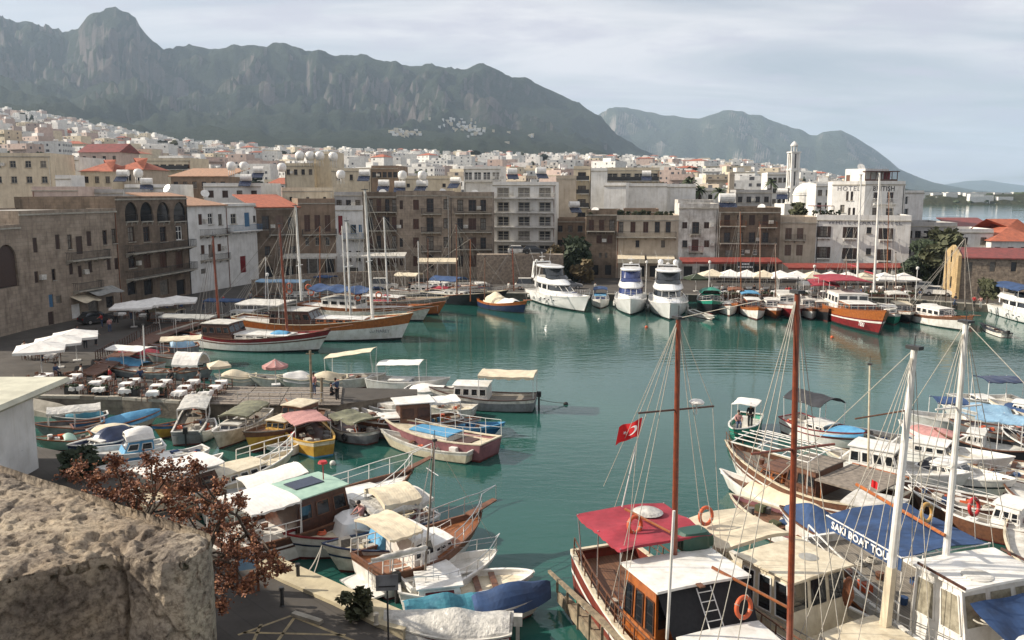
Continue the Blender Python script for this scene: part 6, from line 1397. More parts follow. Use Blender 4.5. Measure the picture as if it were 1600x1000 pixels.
 for lab,bow,L,hd,B,hull,st,cab,can,mast in[('white sloop with a tall thin mast between the dark and the fishing boat',(1140,494),9,-100,2.9,W,W,(.3,.6,.6,.5),None,(1158,330)),('brown boat with a low orange awning left of the fishing boat',(1152,490),8,-102,2.7,'brown_wood','orange_wood',None,('rust',2.8),None),('varnished boat with cream roof left of the dark red trip boat',(1212,498),10,-101,3.0,'varnish',W,(.3,.65,.7,1.3),None,(1212,380)),('white boat with brown upper deck squeezed before the black trip boat',(1268,500),11,-104,3.0,W,'brown_wood',(.25,.65,.7,1.5),('dirty_white',4.0),None),('dark blue boat with white wheelhouse left of the varnished gulet',(1322,506),10,-104,3.0,'navy_hull',W,(.3,.65,.7,1.3),None,(1322,400)),('green boat with a white rail right of the varnished gulet',(1396,508),9,-106,2.9,'green_hull',W,(.3,.6,.7,1.1),None,(1400,395)),('white launch with red stripe among the boats near the last parasol',(1462,506),9,-108,2.8,W,'red_hull',(.3,.65,.7,1.1),None,None),('grey boat with rolled sail beside the customs house quay',(1484,512),8,-108,2.5,'grey_hull',W,(.35,.6,.6,.6),None,(1478,385)),('cream boat with navy stripe right of the black hulled gulet',(758,462),9,-80,2.8,'cream_paint','navy_hull',(.3,.6,.7,.9),None,(757,402)),('brown gulet with bare deck behind the black hulled gulet',(742,460),14,-35,3.6,'brown_wood',W,(.3,.6,.6,.9),None,(735,372)),('small white boat at the foot of the terrace wall',(560,462),9,-20,2.8,W,'sky_blue',(.3,.6,.7,.9),('blue_cloth',3.0),None),('old grey gulet furthest left behind the blue awning, with furled dark sail',(560,474),16,-6,4.0,'grey_hull','brown_wood',(.3,.6,.6,.9),('light_blue',3.4),(500,352)),('white motor boat with blue hood behind the brown deckhouse gulet',(440,505),10,-5,3.0,W,'navy_hull',(.35,.65,.7,.9),('blue_cloth',3.0),(415,400)),('low dark boat with tan cover close to the boardwalk end',(330,516),8,-10,2.6,'dark_hull','grey_wood',None,('cream_cloth',2.4),None)]:
  s=Boat('sailing_boat' if mast else 'motor_boat',lab,bow=bow,L=L,head=hd,B=B,H=.95,sb=.7,hull=hull,stripe=st,deck='brown_wood',tr=.65,cat='sailing boat' if mast else 'boat')
  if cab:s.cabin(*cab,W,W,nw=3,fwin=2)
  if can:s.canopy(.02,.5,.85,can[1],can[0],arch=.2,posts=2)
  if mast:
   c=s.c;s.mast_px((800+FOC*c.x/(c.y*CP+16*SP),0)if False else(mast[0],470),mast,1.3,.08,random.choice([W,'varnish','brown_wood']));s.stays(2,'rope',.016)
  s.clutter(.05,.9,7);s.railing(.3,.98,.5,'white_steel')
far_fleet()
def pv(s,px,py,z):return s.loc(at(px,py,z))
def spar(s,p,q,r=.06,m='varnish',name='spar',n=7):
 b=MB();b.tube(p,q,r,r*.85,n);return b.build(name,m,s.root)
def lifebuoy(px,py,z,label,m='buoy_orange',axis=(.5,-.8,.15),R0=.31,r=.075):
 c=at(px,py,z)if z<50 else None;r_=empty('lifebuoy',c,0,label,'lifebuoy','lifebuoys hung along the boat rails');b=MB();b.torus((0,0,0),R0,r,axis,22,8);b.build('ring',m,r_,smooth=True)
 ax=Vector(axis).normalized();a=ax.orthogonal().normalized();e=ax.cross(a);b=MB()
 for k in range(4):t=k*math.pi/2+.4;d=a*math.cos(t)+e*math.sin(t);tg=ax.cross(d);b.torus(d*R0,r+.008,.014,tg,8,4)
 b.build('grab_line','rope',r_);return r_
def near_right():
 random.seed(31)
 mat('maroon_paint',(.20,.035,.022),(.12,.022,.016),2.5,.4,.06,9)
 s=Boat('gulet','maroon and white gulet with a red aft awning and green plastic box',ctr=(7.12,24.7,0),L=18,head=-69,B=4.7,H=1.75,sb=1.2,ss=.5,bul=.5,rake=2,srake=.3,hull='maroon_paint',boot='green_hull',stripe='maroon_paint',deck='brown_wood',rail='cream_paint',railw=.16,tr=.62,cat='sailing boat',band='white_paint')
 b=MB()
 for side in(1,-1):
  for t0,t1 in zip(s.ts[:-1],s.ts[1:]):
   for qa,qb in((.22,.30),(.93,.985)):
    b.add([(s.xx(t,q),side*(s.hw(t,q)+.022),s.zs(t)*q)for t,q in((t0,qa),(t1,qa),(t1,qb),(t0,qb))],[(0,1,2,3)])
 b.build('hull_stripe','white_paint',s.root)
 s.canopy(.07,.27,.84,4.45,'red_cloth',arch=.10,droop=.03,posts=2,sk=.10,pm='steel')
 c,zt=s.cabin(.275,.40,.80,2.65,'orange_wood','white_paint',nw=3,fwin=4,fr=.25,ov=.22,wh=.42,taper=.98,rt=.09)
 s.cabin(.45,.92,.70,1.15,'dark_wood','white_paint',nw=7,fwin=0,fr=.1,ov=.10,taper=.55,rt=.07)
 x=s.X(.395);b=MB();w=s.B*.38;b.add([(x,-w,zt-.12),(x,w,zt-.12),(x+1.0,w*.92,zt-1.5),(x+1.0,-w*.92,zt-1.5)],[(0,3,2,1)]);b.build('spray_cover','black_cloth',s.root)
 b=MB()
 for y in(-.35,.2):b.tube((x+.12,y,zt-.1),(x+1.12,y,zt-1.32),.022,n=5)
 for k in range(5):f=(k+.5)/5;b.tube((x+.12+f,-.35,zt-.1-1.22*f),(x+.12+f,.2,zt-.1-1.22*f),.018,n=5)
 b.build('ladder','white_steel',s.root)
 p=pv(s,1080,853,zt);b=MB();loft(b,[(zt,p.x-.42,p.x+.42,.62),(zt+.1,p.x-.46,p.x+.46,.66),(zt+.5,p.x-.45,p.x+.45,.64),(zt+.66,p.x-.36,p.x+.36,.52)],n=20,p=4);o=b.build('plastic_locker','green_plastic',s.root);o.location.y=p.y
 b=MB();
 for k in range(6):xx=p.x-.38+k*.15;b.box(xx,xx+.05,p.y-.655,p.y+.655,zt+.12,zt+.52)
 b.build('locker_rib','green_plastic',o);o.children[0].location.y=-p.y
 s.box(.655,.5,.7,.6,.10,'dark_wood',z=s.dz(.655)+1.28,name='hatch');s.box(.41,-.3,.28,.2,.05,'brown_wood',z=zt+.04,name='vent')
 m1=s.mast_px((1052,868),(1055,497),zt,.115,'mast_wood');a,e,o1=s.mt
 YM=at(1052,868,zt).y;zs1=zat(640,YM);s.spreader(zs1,1.55,m='dark_wood',r=.035)
 c_=a.lerp(e,(zs1-a.z)/(e.z-a.z));s.stays(2,'rope',.014,fore=False);mt1=(a,e)
 b=MB();d=s.loc(atY(1085,632,at(1052,868,zt).y));b.lathe([(.02,0),(.24,.03),(.27,.10),(.2,.17),(.03,.2)],14,d);b.tube(d,d-Vector((0,0,.35)),.03,n=5);b.build('radar','white_paint',o1)
 P=at(1041,1000,2.6);T=atY(1050,800,P.y);spar(s,s.loc(P),s.loc(T),.055,'white_paint','pole',8)
 spar(s,pv(s,975,795,5.0),pv(s,1046,832,4.95),.055,'varnish','boom');spar(s,pv(s,1111,886,4.1),pv(s,1232,950,3.6),.06,'varnish','boom')
 s.mast_px((1232,1045),(1240,458),2.6,.105,'mast_wood');s.spreader(zat(703,at(1232,1045,2.6).y),1.5,m='mast_wood',r=.04,along=False);s.stays(3,'rope',.014,fore=False,aft=False);a2=s.mt
 b=MB();b.tube(mt1[1],a2[1],.012,n=4);b.tube(mt1[1],(s.xx(0,1),0,s.zs(0)+2.6),.012,n=4)
 for y in(-1,1):b.tube(c_+Vector((0,y*1.5,0)),(s.X(.30),y*s.B*.46,s.zs(.3)),.012,n=4);b.tube(c_+Vector((0,y*1.5,0)),mt1[1],.012,n=4)
 b.build('stay','rope',s.root)
 s.railing(.02,.62,.75,'brown_wood',n=14,pulpit=False,r=.028);
 for k in range(8):t=.40+k*.014;b=MB();y=-(s.hw(t,.9)+.07);b.lathe([(.02,0),(.055,.04),(.06,.55),(.03,.62)],7,(s.X(t),y,s.zs(t)-.45));b.build('fender','dirty_white',s.root)
 b=MB();q=pv(s,1010,800,4.55);b.lathe([(.55,0),(.62,.03),(.50,.10),(.22,.17),(.04,.2)],20,q);b.build('dish_cover','plastic_sheet',s.root)
 s.box(.24,.2,1.0,.8,.75,'dark_wood');s.box(.20,-.9,1.6,.5,.45,'brown_wood',name='bench');s.clutter(.06,.24,7);s.clutter(.5,.85,3,('buoy_ochre','rope'),z=s.dz(.6)+1.25)
 P=pv(s,972,792,4.6);T=s.loc(atY(1004,652,at(972,792,4.6).y+.2));fl=empty('flag',s.mw@P,0,'red crescent and star flag flying over the red awning','flag')
 tw=s.mw@T-s.mw@P;b=MB();b.tube((0,0,0),tw,.025,.02,6);b.build('flagpole','white_steel',fl)
 W=.98;Hh=.74;up=tw.normalized()
 def fp(u,v,o=0):return tw+Vector((-W*u*.93,-.10*math.sin(u*6+v)+o,-.42*u+.03*math.sin(u*9)))-up*Hh*v
 b=MB();b.grid(lambda u,v:fp(u,v),18,10);b.build('cloth','flag_red',fl,smooth=True)
 for side,nm in((-.012,'emblem'),(.012,'emblem')):
  b=MB();cu,cv,r0=.36,.5,.26;n=22;out=[];inn=[]
  for i in range(n+1):aa=math.radians(45+270*i/n);out.append((cu+r0*math.cos(aa)*Hh/W,cv+r0*math.sin(aa)))
  for i in range(n+1):aa=math.radians(52+256*i/n);inn.append((cu+.065+r0*.8*math.cos(aa)*Hh/W,cv+r0*.8*math.sin(aa)))
  V=[fp(u,v,side)for u,v in out+inn];b.add(V,[(i,i+1,n+2+i,n+1+i)for i in range(n)])
  st=[fp(cu+.30+(.115 if k%2==0 else .045)*math.cos(k*math.pi/5+math.pi)*Hh/W,cv+(.115 if k%2==0 else .045)*math.sin(k*math.pi/5+math.pi),side)for k in range(10)];cc=fp(cu+.30,cv,side);b.add(st+[cc],[(i,(i+1)%10,10)for i in range(10)])
  b.build(nm,'flag_white',fl)
 s=Boat('gulet','cream-decked gulet between the boats with red awning and blue awning',ctr=(11.9,27.0,0),L=15,head=-61,B=4.1,H=1.45,sb=1.0,ss=.3,bul=.35,rake=1.6,hull='white_paint',boot='boot_dark',stripe='dirty_white',deck='cream_paint',rail='white_paint',railw=.14,tr=.6,cat='sailing boat',band='brown_wood')
 s.canopy(.0,.20,.86,3.5,'cream_cloth',arch=.12,droop=.06,posts=3,sk=.14,pm='cream_paint')
 c,zt=s.cabin(.24,.41,.80,2.3,'cream_paint','cream_paint',nw=3,fwin=3,fr=.35,ov=.28,wh=.55,rt=.07,glass='glass')
 s.cabin(.48,.95,.72,.55,'dirty_white','cream_paint',nw=6,fwin=0,fr=.1,ov=.06,taper=.6,rt=.05,wh=.35)
 b=MB();b.lathe([(.34,0),(.36,.02),(.1,.05)],18,(s.X(.33),.5,zt+.05));b.build('roof_hatch','grey_cloth',s.root)
 Pb=at(1383,977,2.0);T=atY(1428,545,Pb.y);bb=MB();a,e=s.loc(Pb),s.loc(T);d=(e-a)
 bb.tube(a,a+d*.22,.20,.18,4);o=bb.build('mast_step','cream_cloth',s.root);bb=MB();bb.tube(a+d*.22,e,.145,.105,12);o=bb.build('mast','white_paint',s.root);s.mt=(a,e,o)
 bb=MB();bb.box(e.x-.25,e.x+.25,e.y-.13,e.y+.13,e.z-.02,e.z+.1);bb.tube(e,e+Vector((0,0,.45)),.02,n=4);bb.build('masthead','dark_steel',o)
 b=MB();b.tube(s.loc(atY(1425,640,Pb.y)),s.loc(atY(1335,655,Pb.y)),.03,n=5);b.build('spreader','brown_wood',o)
 s.stays(4,'rope',.014,fore=False);s.railing(.25,.98,.6,'steel',n=12,pulpit=True);s.clutter(.02,.28,12);s.clutter(.55,.9,3,('rope','cream_cloth'),z=s.dz(.7)+.45)
 b=MB();q=pv(s,1325,925,2.8);b.blob((q.x,q.y,q.z),.22,.18,.55,9,7,.15);b.build('hanging_cloth','rust',s.root)
 s=Boat('tour_boat','orange planked tour boat with a lettered blue awning and white curtained deckhouse',ctr=(17.0,25.6,0),L=19,head=-73,B=5.0,H=1.7,sb=1.1,ss=.4,bul=.4,rake=1.8,hull='orange_wood',boot='boot_dark',stripe='white_paint',deck='grey_wood',rail='white_paint',railw=.14,tr=.62,cat='tour boat',band='dark_wood')
 s.canopy(.10,.32,.80,4.0,'blue_cloth',arch=.16,droop=.02,posts=2,sk=.02,pm='white_paint')
 x0,x1=s.X(.10),s.X(.32);W=s.B*.40;b=MB();b.add([(x0,-W-.03,3.99),(x1,-W-.03,3.99),(x1,-W-.05,3.50),(x0,-W-.05,3.50)],[(0,1,2,3)]);v=b.build('valance','blue_cloth',s.root)
 text_mesh('SAKI BOAT TOUR',.42,'lettering_white',v,((x0+x1)/2,-W-.065,3.74),(R(90),0,0),spacing=1.03,bold=.012,depth=.004)
 b=MB();b.box(x0,x1,-W-.06,-W-.02,3.99,4.03);b.box(x1-.02,x1+.02,-W,W,3.99,4.03);b.build('awning_edge','white_paint',v)
 c,zt=s.cabin(.34,.47,.76,2.6,'white_paint','white_paint',nw=2,fwin=3,fr=.6,ov=.22,wh=.5,glass='curtain_glass',rt=.09,wz=.52)
 s.cabin(.52,.95,.62,1.1,'white_paint','white_paint',nw=5,fwin=0,fr=.1,ov=.10,taper=.6,rt=.05,glass='curtain_glass')
 b=MB()
 b.grid(lambda u,v:(s.X(.465)+2.2*u,(-1.75+3.5*v)*(1-.25*u),zt-.35-1.25*u**.8+.12*math.sin(v*11+u*3)*(.2+u)),12,16);b.build('tarpaulin','blue_cloth',s.root)
 b=MB();q=pv(s,1556,958,3.0);b.blob(q,.36,.36,.24,14,8);b.build('buoy','red_plastic',s.root,smooth=True)
 for k in range(5):b=MB();b.torus(q+Vector((random.uniform(-.5,.7),random.uniform(-.6,.6),-.15)),.3,.035,(0,0,1),12,4);b.build('rope_coil','rope',s.root)
 s.mast_px((1479,868),(1513,503),zt,.125,'white_paint');s.stays(3,'rope',.014);s.spreader(9.5,1.0,m='white_paint',r=.035)
 b=MB();b.lathe([(.5,0),(.5,.05),(.42,.07)],18,(s.X(.42),-.6,zt+.04));b.build('roof_hatch','dirty_white',s.root);[MB().box(s.X(.35),s.X(.46),y,y+.06,zt+.08,zt+.16).build('roof_rail','dark_wood',s.root)for y in(-1.9,1.84)]
 spar(s,pv(s,1340,757,5.2),pv(s,1478,836,5.0),.075,'orange_wood','boom')
 s.railing(.02,.34,.8,'white_paint',n=7,pulpit=False,r=.03);s.clutter(.04,.34,16);s.tyres((.3,.42),-1)
 for t in(.40,.44,.48):b=MB();b.box(s.X(t),s.X(t)+.5,-(s.hw(t,1)+.12),-(s.hw(t,1)+.03),s.zs(t)-.75,s.zs(t)-.05);b.build('fender_board','old_timber',s.root)
 s=Boat('gulet','white-bowed boat with a grey planked aft deck and white pipe awning frame',bow=(1158,757),stern=(1392,830),B=4.2,H=1.35,sb=1.1,ss=.4,bul=.35,rake=1.2,hull='white_paint',boot='boot_dark',stripe='brown_wood',deck='grey_wood',rail='cream_paint',railw=.13,tr=.7,cat='sailing boat',band='brown_wood')
 s.cabin(.38,.60,.70,1.5,'brown_wood','grey_wood',nw=3,fwin=3,glass='glass');s.cabin(.62,.80,.55,.5,'orange_wood','brown_wood',nw=2,fwin=0)
 b=MB();z=3.0
 xs=[s.X(t)for t in(.42,.95)]
 for k in range(7):y=-1.7+3.4*k/6;b.tube((xs[0],y,z+.25*math.cos(y*.8)),(xs[1]+(.5-abs(y)*.25),y,z+.25*math.cos(y*.8)),.03,n=5)
 for u in(0,.33,.66,1):x=lerp(*xs,u);b.path([(x,y,z+.25*math.cos(y*.8))for y in(-1.7,-1.1,-.5,0,.5,1.1,1.7)],.03,5)
 for u in(0,.5,1):
  for y in(-1.7,1.7):b.tube((lerp(*xs,u),y,z+.05),(lerp(*xs,u),y*(1-.3*u),s.dz(.7)),.03,n=5)
 b.build('awning_frame','white_paint',s.root)
 b=MB();b.box(s.X(.02),s.X(.36),-1.9,1.9,2.25,2.33);b.build('roof','grey_wood',s.root);b=MB();b.box(s.X(.02)-.05,s.X(.36),-1.98,-1.9,2.2,2.36);b.build('fascia','orange_wood',s.root)
 for t in(.05,.33):
  for y in(-1.7,1.7):b=MB();b.tube((s.X(t),y,1),(s.X(t),y,2.25),.04,n=5);b.build('post','orange_wood',s.root)
 s.railing(.4,.98,.5,'brown_wood',n=10,pulpit=False);s.clutter(.62,.92,8,('blue_cloth','dark_rope','brown_wood','dirty_white'))
 s=Boat('fishing_boat','white boat with an orange cabin door and blue tarpaulin under the lettered awning',bow=(1240,845),stern=(1400,890),B=2.9,H=1.0,sb=.6,hull='white_paint',stripe='white_paint',rail='brown_wood',deck='dirty_white',tr=.8)
 c,zt=s.cabin(.05,.45,.8,2.2,'white_paint','dirty_white',nw=1,fwin=2,ov=.3,glass='glass');b=MB();b.box(s.X(.45)-.1,s.X(.45)+.03,-.9,-.1,1.2,2.6);b.build('door','buoy_orange',s.root);s.tarp(.50,.95,'blue_cloth',.75,-.1,seed=9)
 s.flag((s.X(.3),0,zt),'flag_red',.35,1.0)
 s=Boat('rowing_boat','slim white rowing boat under a smooth cream canvas cover, lowest in the water',bow=(1140,766),stern=(1282,822),B=1.9,H=.6,sb=.45,ss=.1,hull='white_paint',deck='brown_wood',rail='white_paint',boot='boot_dark',tr=.6);s.tarp(.02,.72,'cream_cloth',.62,.05,.0,4);s.thwarts((.8,))
 s=Boat('fishing_boat','small open boat with plum coloured stripe, brown deck and piled nets',bow=(1158,812),stern=(1312,872),B=2.4,H=.75,sb=.45,hull='white_paint',stripe='pink_hull',deck='brown_wood',rail='cream_paint',tr=.75);s.thwarts((.3,.5));s.clutter(.15,.85,14,('blue_cloth','dirty_white','dark_rope','leaf_olive','rope'))
 s=Boat('motor_boat','green and white motor boat under way with a white sun roof and two people',bow=(1150,690),L=4.6,head=-118,B=2.0,H=.75,sb=.35,bul=.4,hull='green_hull',stripe='green_hull',boot='boot_green',deck='dirty_white',rail='white_paint',railw=.1,tr=.85)
 s.canopy(.15,.6,.85,2.15,'white_cloth',arch=.08,posts=1,sk=.04,pm='white_paint');s.box(.35,0,.5,.6,.7,'white_paint',name='console');s.outboard()
 global GREEN;GREEN=s
 s=Boat('motor_boat','white boat with dark red trim, charcoal bimini and blue foredeck cover',bow=(1336,704),stern=(1236,672),B=2.8,H=.95,sb=.5,hull='white_paint',stripe='white_paint',band='red_hull',deck='dirty_white',rail='red_hull',tr=.8)
 s.canopy(.05,.65,.9,2.7,'dark_cloth',arch=.45,posts=2,sk=.05);s.cabin(.35,.66,.6,.55,'white_paint','white_paint',nw=2,fwin=2);s.tarp(.66,.98,'sky_blue',.3,.04,seed=2);s.clutter(.05,.4,5)
 s=Boat('motor_boat','white cabin cruiser with square side windows behind the slim cream pole',bow=(1490,778),stern=(1322,744),B=2.9,H=1.15,sb=.5,hull='white_paint',stripe='white_paint',deck='dirty_white',rail='white_paint',tr=.85,cat='motor boat')
 s.cabin(.06,.55,.78,1.35,'white_paint','white_paint',nw=4,fwin=2,fr=.5,wh=.42);s.railing(.5,.98,.5);s.mast_px((1356,742),(1358,572),2.0,.06,'cream_paint');s.mast_px((1300,738),(1299,715),1.0,.05,'white_paint',False)
 s=Boat('speedboat','white streamlined cruiser with a dark window strip, bow pointing to the lower right',bow=(1562,784),stern=(1448,752),B=2.7,H=1.05,sb=.45,hull='white_paint',stripe='white_paint',deck='white_paint',rail='white_paint',band='dark_hull',tr=.9)
 s.cabin(.15,.62,.74,.75,'white_paint','white_paint',nw=3,fwin=2,fr=.8,wh=.5);s.tarp(.0,.2,'dark_cloth',.4,0);s.railing(.55,.98,.45)
 for lab,bow,st,B,kw in[('long white motor boat lying between the cabin cruiser and the blue roofed boats',(1560,742),(1400,712),2.8,dict(cab=(.2,.55,.7,.8),hull='white_paint')),('boat with salmon coloured deck cover behind the second white mast',(1420,688),(1500,706),2.5,dict(tarp=('pink_cloth',.4),hull='white_paint')),('boat with small bright blue sun roof, front edge of the right-hand crowd',(1424,668),(1505,672),2.3,dict(can=('blue_cloth',2.2),hull='white_paint')),('white boat with a light blue covered deck under the navy bimini boat',(1484,654),(1580,662),2.7,dict(tarp=('light_blue',.55),hull='white_paint')),('wide boat with a pale blue rigid roof on white posts',(1478,702),(1600,722),3.0,dict(can=('light_blue',2.7),hull='dark_hull',cab=(.5,.75,.6,.9))),('grey boat with crowded brown deck right behind the pale blue roof',(1500,684),(1600,694),2.6,dict(hull='grey_hull',clut=14)),('long narrow white skiff at the right edge with bare thwarts',(1480,722),(1610,744),1.9,dict(hull='dirty_white',thw=1)),('second long skiff with dark inside beside the bare one',(1500,736),(1625,764),1.9,dict(hull='white_paint',thw=1,clut=4)),('open boat with green crate and white ring at the right edge',(1530,762),(1640,800),2.2,dict(hull='grey_hull',clut=9)),('speedboat with a navy bimini and sand coloured seats, furthest of the right-hand crowd',(1492,640),(1585,640),2.6,dict(can=('navy_hull',2.5),hull='white_paint',cab=(.45,.7,.75,.4))),('white boat at the right edge with a blue patch of cover',(1560,652),(1660,668),2.8,dict(tarp=('blue_cloth',.5),hull='white_paint',cab=(.5,.8,.6,.8))),('dark boat at the right edge with its rail full of ropes',(1580,702),(1680,730),2.8,dict(hull='dark_hull',clut=12,rail=1)),('white boat whose foredeck shows below the long skiffs at the right edge',(1585,790),(1700,830),3.0,dict(hull='white_paint',cab=(.2,.6,.7,.9))),('brown planked boat with red ring on its rail behind the white deckhouse',(1440,800),(1620,850),3.4,dict(hull='brown_wood',clut=10,rail=1,cab=(.1,.35,.6,1.2))),('brown hulled boat covered in ropes just below the streamlined cruiser',(1420,790),(1560,815),2.6,dict(hull='dark_wood',clut=16)),('white boat with long open deck at the far lower right corner',(1590,850),(1700,960),3.2,dict(hull='maroon_paint',cab=(.2,.5,.7,1.6))),('small white cuddy boat tucked beside the cabin cruiser',(1300,722),(1390,742),2.2,dict(hull='dirty_white',clut=8)),('low skiff with dark cover right of the charcoal bimini boat',(1345,690),(1425,700),2.0,dict(hull='dirty_white',clut=6)),]:
  s=Boat('motor_boat' if 'cab' in kw else 'rowing_boat',lab,bow=bow,stern=st,B=B,H=.85 if B>2.2 else .55,sb=.45,hull=kw['hull'],stripe=kw['hull'],deck='grey_wood' if 'clut' in kw else 'dirty_white',rail=random.choice(['white_paint','brown_wood','cream_paint']),tr=.75)
  if 'cab' in kw:a_=kw['cab'];s.cabin(a_[0],a_[1],a_[2],a_[3],'white_paint','white_paint',nw=3,fwin=2)
  if 'tarp' in kw:s.tarp(.08,.8,kw['tarp'][0],kw['tarp'][1],.0,seed=len(lab))
  if 'can' in kw:s.canopy(.02,.62,.92,kw['can'][1],kw['can'][0],arch=.15,posts=2,sk=.06)
  if 'thw' in kw:s.thwarts((.2,.4,.6,.8))
  if 'clut' in kw:s.clutter(.05,.9,kw['clut'])
  if 'rail' in kw:s.railing(.1,.95,.5,'white_steel')
 for px,py,z,lab,m in[(992,820,4.7,'orange lifebuoy hanging at the edge of the red awning','buoy_orange'),(1103,806,4.0,'orange lifebuoy on the rail behind the red awning boat','buoy_orange'),(1162,949,3.3,'orange lifebuoy standing on the white foredeck in front of the black cover','buoy_orange'),(1448,801,4.6,'ochre lifebuoy by the blue awning between the two white masts','buoy_ochre'),(1522,792,4.2,'red lifebuoy right of the second white mast','red_plastic')]:lifebuoy(px,py,z,lab,m,R0=.34 if px>1100 else .30)
 for px,py,Y,lab,m in[(452,447,118,'upper orange lifebuoy beside the first brown mast',0),(452,455,118,'lower orange lifebuoy beside the first brown mast',0),(482,449,118,'orange lifebuoy just right of the tall white mast',0),(486,457,118,'red-orange lifebuoy under the one right of the white mast',0),(559,465,112,'orange lifebuoy on the blue awning',0),(592,461,110,'lifebuoy at the right end of the blue awning',0)]:
  o=lifebuoy(0,900,0,lab,'buoy_orange',(0,-1,.1),.38,.1);o.location=atY(px,py,Y)
 A=at(856,895,.9);B_=at(975,1012,1.6);g=empty('landing_stage',A,0,'weathered timber rail sloping up out of the water beside the maroon hull','landing stage');d=B_-A;L=d.length;dn=d.normalized();nn=Vector((dn.y,-dn.x,0)).normalized()
 b=MB();up=Vector((0,0,.12));b.add([Vector((0,0,0)),d,d+nn*-.3,nn*-.12,up,d+up,d+up-nn*.3,up-nn*.12],[(0,1,5,4),(4,5,6,7),(2,3,7,6),(0,3,2,1)]);b.build('handrail','old_timber',g)
 for k in range(1,7):f=k/6.6;p=d*f;b=MB();b.box(p.x-.05,p.x+.05,p.y-.05,p.y+.05,-.75*min(1,f*2)-.1,p.z);b.build('post','old_timber',g)
 b=MB();lo=Vector((0,0,-.72));b.add([d*.15+lo*.6,d+lo,d+lo-nn*.1,d*.15+lo*.6-nn*.1,d*.15+lo*1.2,d+lo*1.9,d+lo*1.9-nn*.1,d*.15+lo*1.2-nn*.1],[(0,1,2,3),(4,5,1,0),(7,6,2,3)]);b.build('side_board','old_timber',g)
 b=MB();b.add([d*.2+lo*.7-nn*.1,d+lo-nn*.1,d+lo-nn*.9,d*.2+lo*.7-nn*.3],[(0,1,2,3)]);b.build('boarding','old_timber',g)
near_right()
def near_left():
 random.seed(41)
 S={}
 def bt(key,name,lab,bow,st,B,**k):
  k.setdefault('sb',.45);s=Boat(name,lab,bow=bow,stern=st,B=B,**k);S[key]=s;return s
 s=bt(1,'motor_boat','boat with a plain grey-white flat canopy beside the white wall building',(72,684),(160,674),2.1,H=.7,hull='grey_hull',deck='grey_wood');s.canopy(.0,.95,.95,1.9,'plastic_sheet',arch=.2,posts=2)
 s=bt(2,'rowing_boat','long boat half under a bright blue tarpaulin in the inner basin',(236,664),(118,682),2.0,H=.6,hull='dirty_white',stripe='blue_hull',deck='grey_wood');s.tarp(.35,.98,'sky_blue',.5,.05,seed=1)
 s=bt(3,'rowing_boat','small mint green boat with piles of gear beside the white wall building',(74,704),(138,694),1.9,H=.6,hull='mint_paint',deck='grey_wood');s.clutter(.1,.9,9);s.tarp(.3,.6,'mint_paint',.4,0)
 s=bt(4,'motor_boat','navy boat with white foredeck and navy cockpit cover',(124,718),(198,694),2.1,H=.75,hull='navy_hull',deck='dirty_white',rail='white_paint');s.tarp(.0,.6,'navy_hull',.75,.04,seed=2);s.cabin(.5,.72,.6,.35,'white_paint','white_paint',nw=1)
 s=bt(5,'cabin_boat','small white and bright blue cabin boat with a white domed roof',(140,734),(252,716),2.5,H=.9,hull='sky_blue',stripe='white_paint',deck='dirty_white',rail='white_paint');s.cabin(.12,.58,.78,1.0,'sky_blue','white_paint',nw=2,fwin=3,fr=.5);s.tarp(.14,.5,'white_cloth',.5,-.35);
 for o in[x for x in s.root.children if x.name.startswith('tarp')]:o.location.z=.95
 s=bt(6,'motor_boat','white boat mostly behind the red-brown leaves of the tree',(176,762),(306,740),2.6,H=.9,hull='white_paint',deck='dirty_white',rail='white_paint');s.cabin(.3,.6,.7,.7,'white_paint','white_paint',nw=3);s.clutter(.1,.3,4)
 s=bt(66,'rowing_boat','white skiff with a tan cover under the tree twigs',(220,800),(330,775),2.0,H=.7,hull='dirty_white',deck='grey_wood',rail='white_paint');s.tarp(.2,.8,'cream_cloth',.4,0);s.clutter(.1,.9,4)
 s=bt(7,'motor_yacht','cream long-roofed cruiser with three dark square windows and a white bow rail',(440,752),(222,818),3.1,H=1.3,sb=.5,hull='cream_paint',stripe='cream_paint',boot='dirty_white',band='dark_hull',deck='cream_cloth',rail='white_paint',rake=.9,cat='motor boat',tr=.85)
 s.cabin(.44,.86,.80,.55,'cream_paint','cream_paint',nw=5,fwin=0,fr=.3,ov=.06,taper=.7,wh=.55);s.cabin(.16,.48,.82,1.25,'dark_wood','white_paint',nw=2,fwin=3,fr=.45,ov=.25);s.canopy(.0,.48,.90,2.6,'canvas_white',arch=.10,posts=2,sk=.05);s.railing(.72,.99,.75,'white_paint',n=4,r=.03)
 s=Boat('cabin_boat','grey boat under a silver striped sheet canopy, its flat stern towards the viewer',bow=Vector((-24.2,63.0,0)),stern=(292,696),B=2.1,H=.85,hull='grey_hull',deck='grey_wood',tr=.9,rail='dirty_white');s.canopy(.35,.95,.95,1.75,'plastic_sheet',arch=.12,posts=2);s.clutter(.05,.8,7);s.outboard()
 s=Boat('rowing_boat','little yellow-ended blue boat squeezed left of the silver canopy boat',bow=(252,686),L=4,head=-110,B=1.5,H=.6,hull='yellow_hull',stripe='blue_hull',deck='sky_blue');s.thwarts((.3,.6))
 s=Boat('cabin_boat','boat under a ribbed olive green canopy with a pale hull',bow=(343,702),L=6.6,head=-98,B=2.2,H=.85,hull='dirty_white',deck='grey_wood',rail='white_paint',tr=.8);s.canopy(.12,.7,.95,1.75,'olive_cloth',arch=.15,posts=3);s.cabin(.6,.8,.7,.5,'white_paint','dirty_white',nw=1);s.clutter(.05,.55,6)
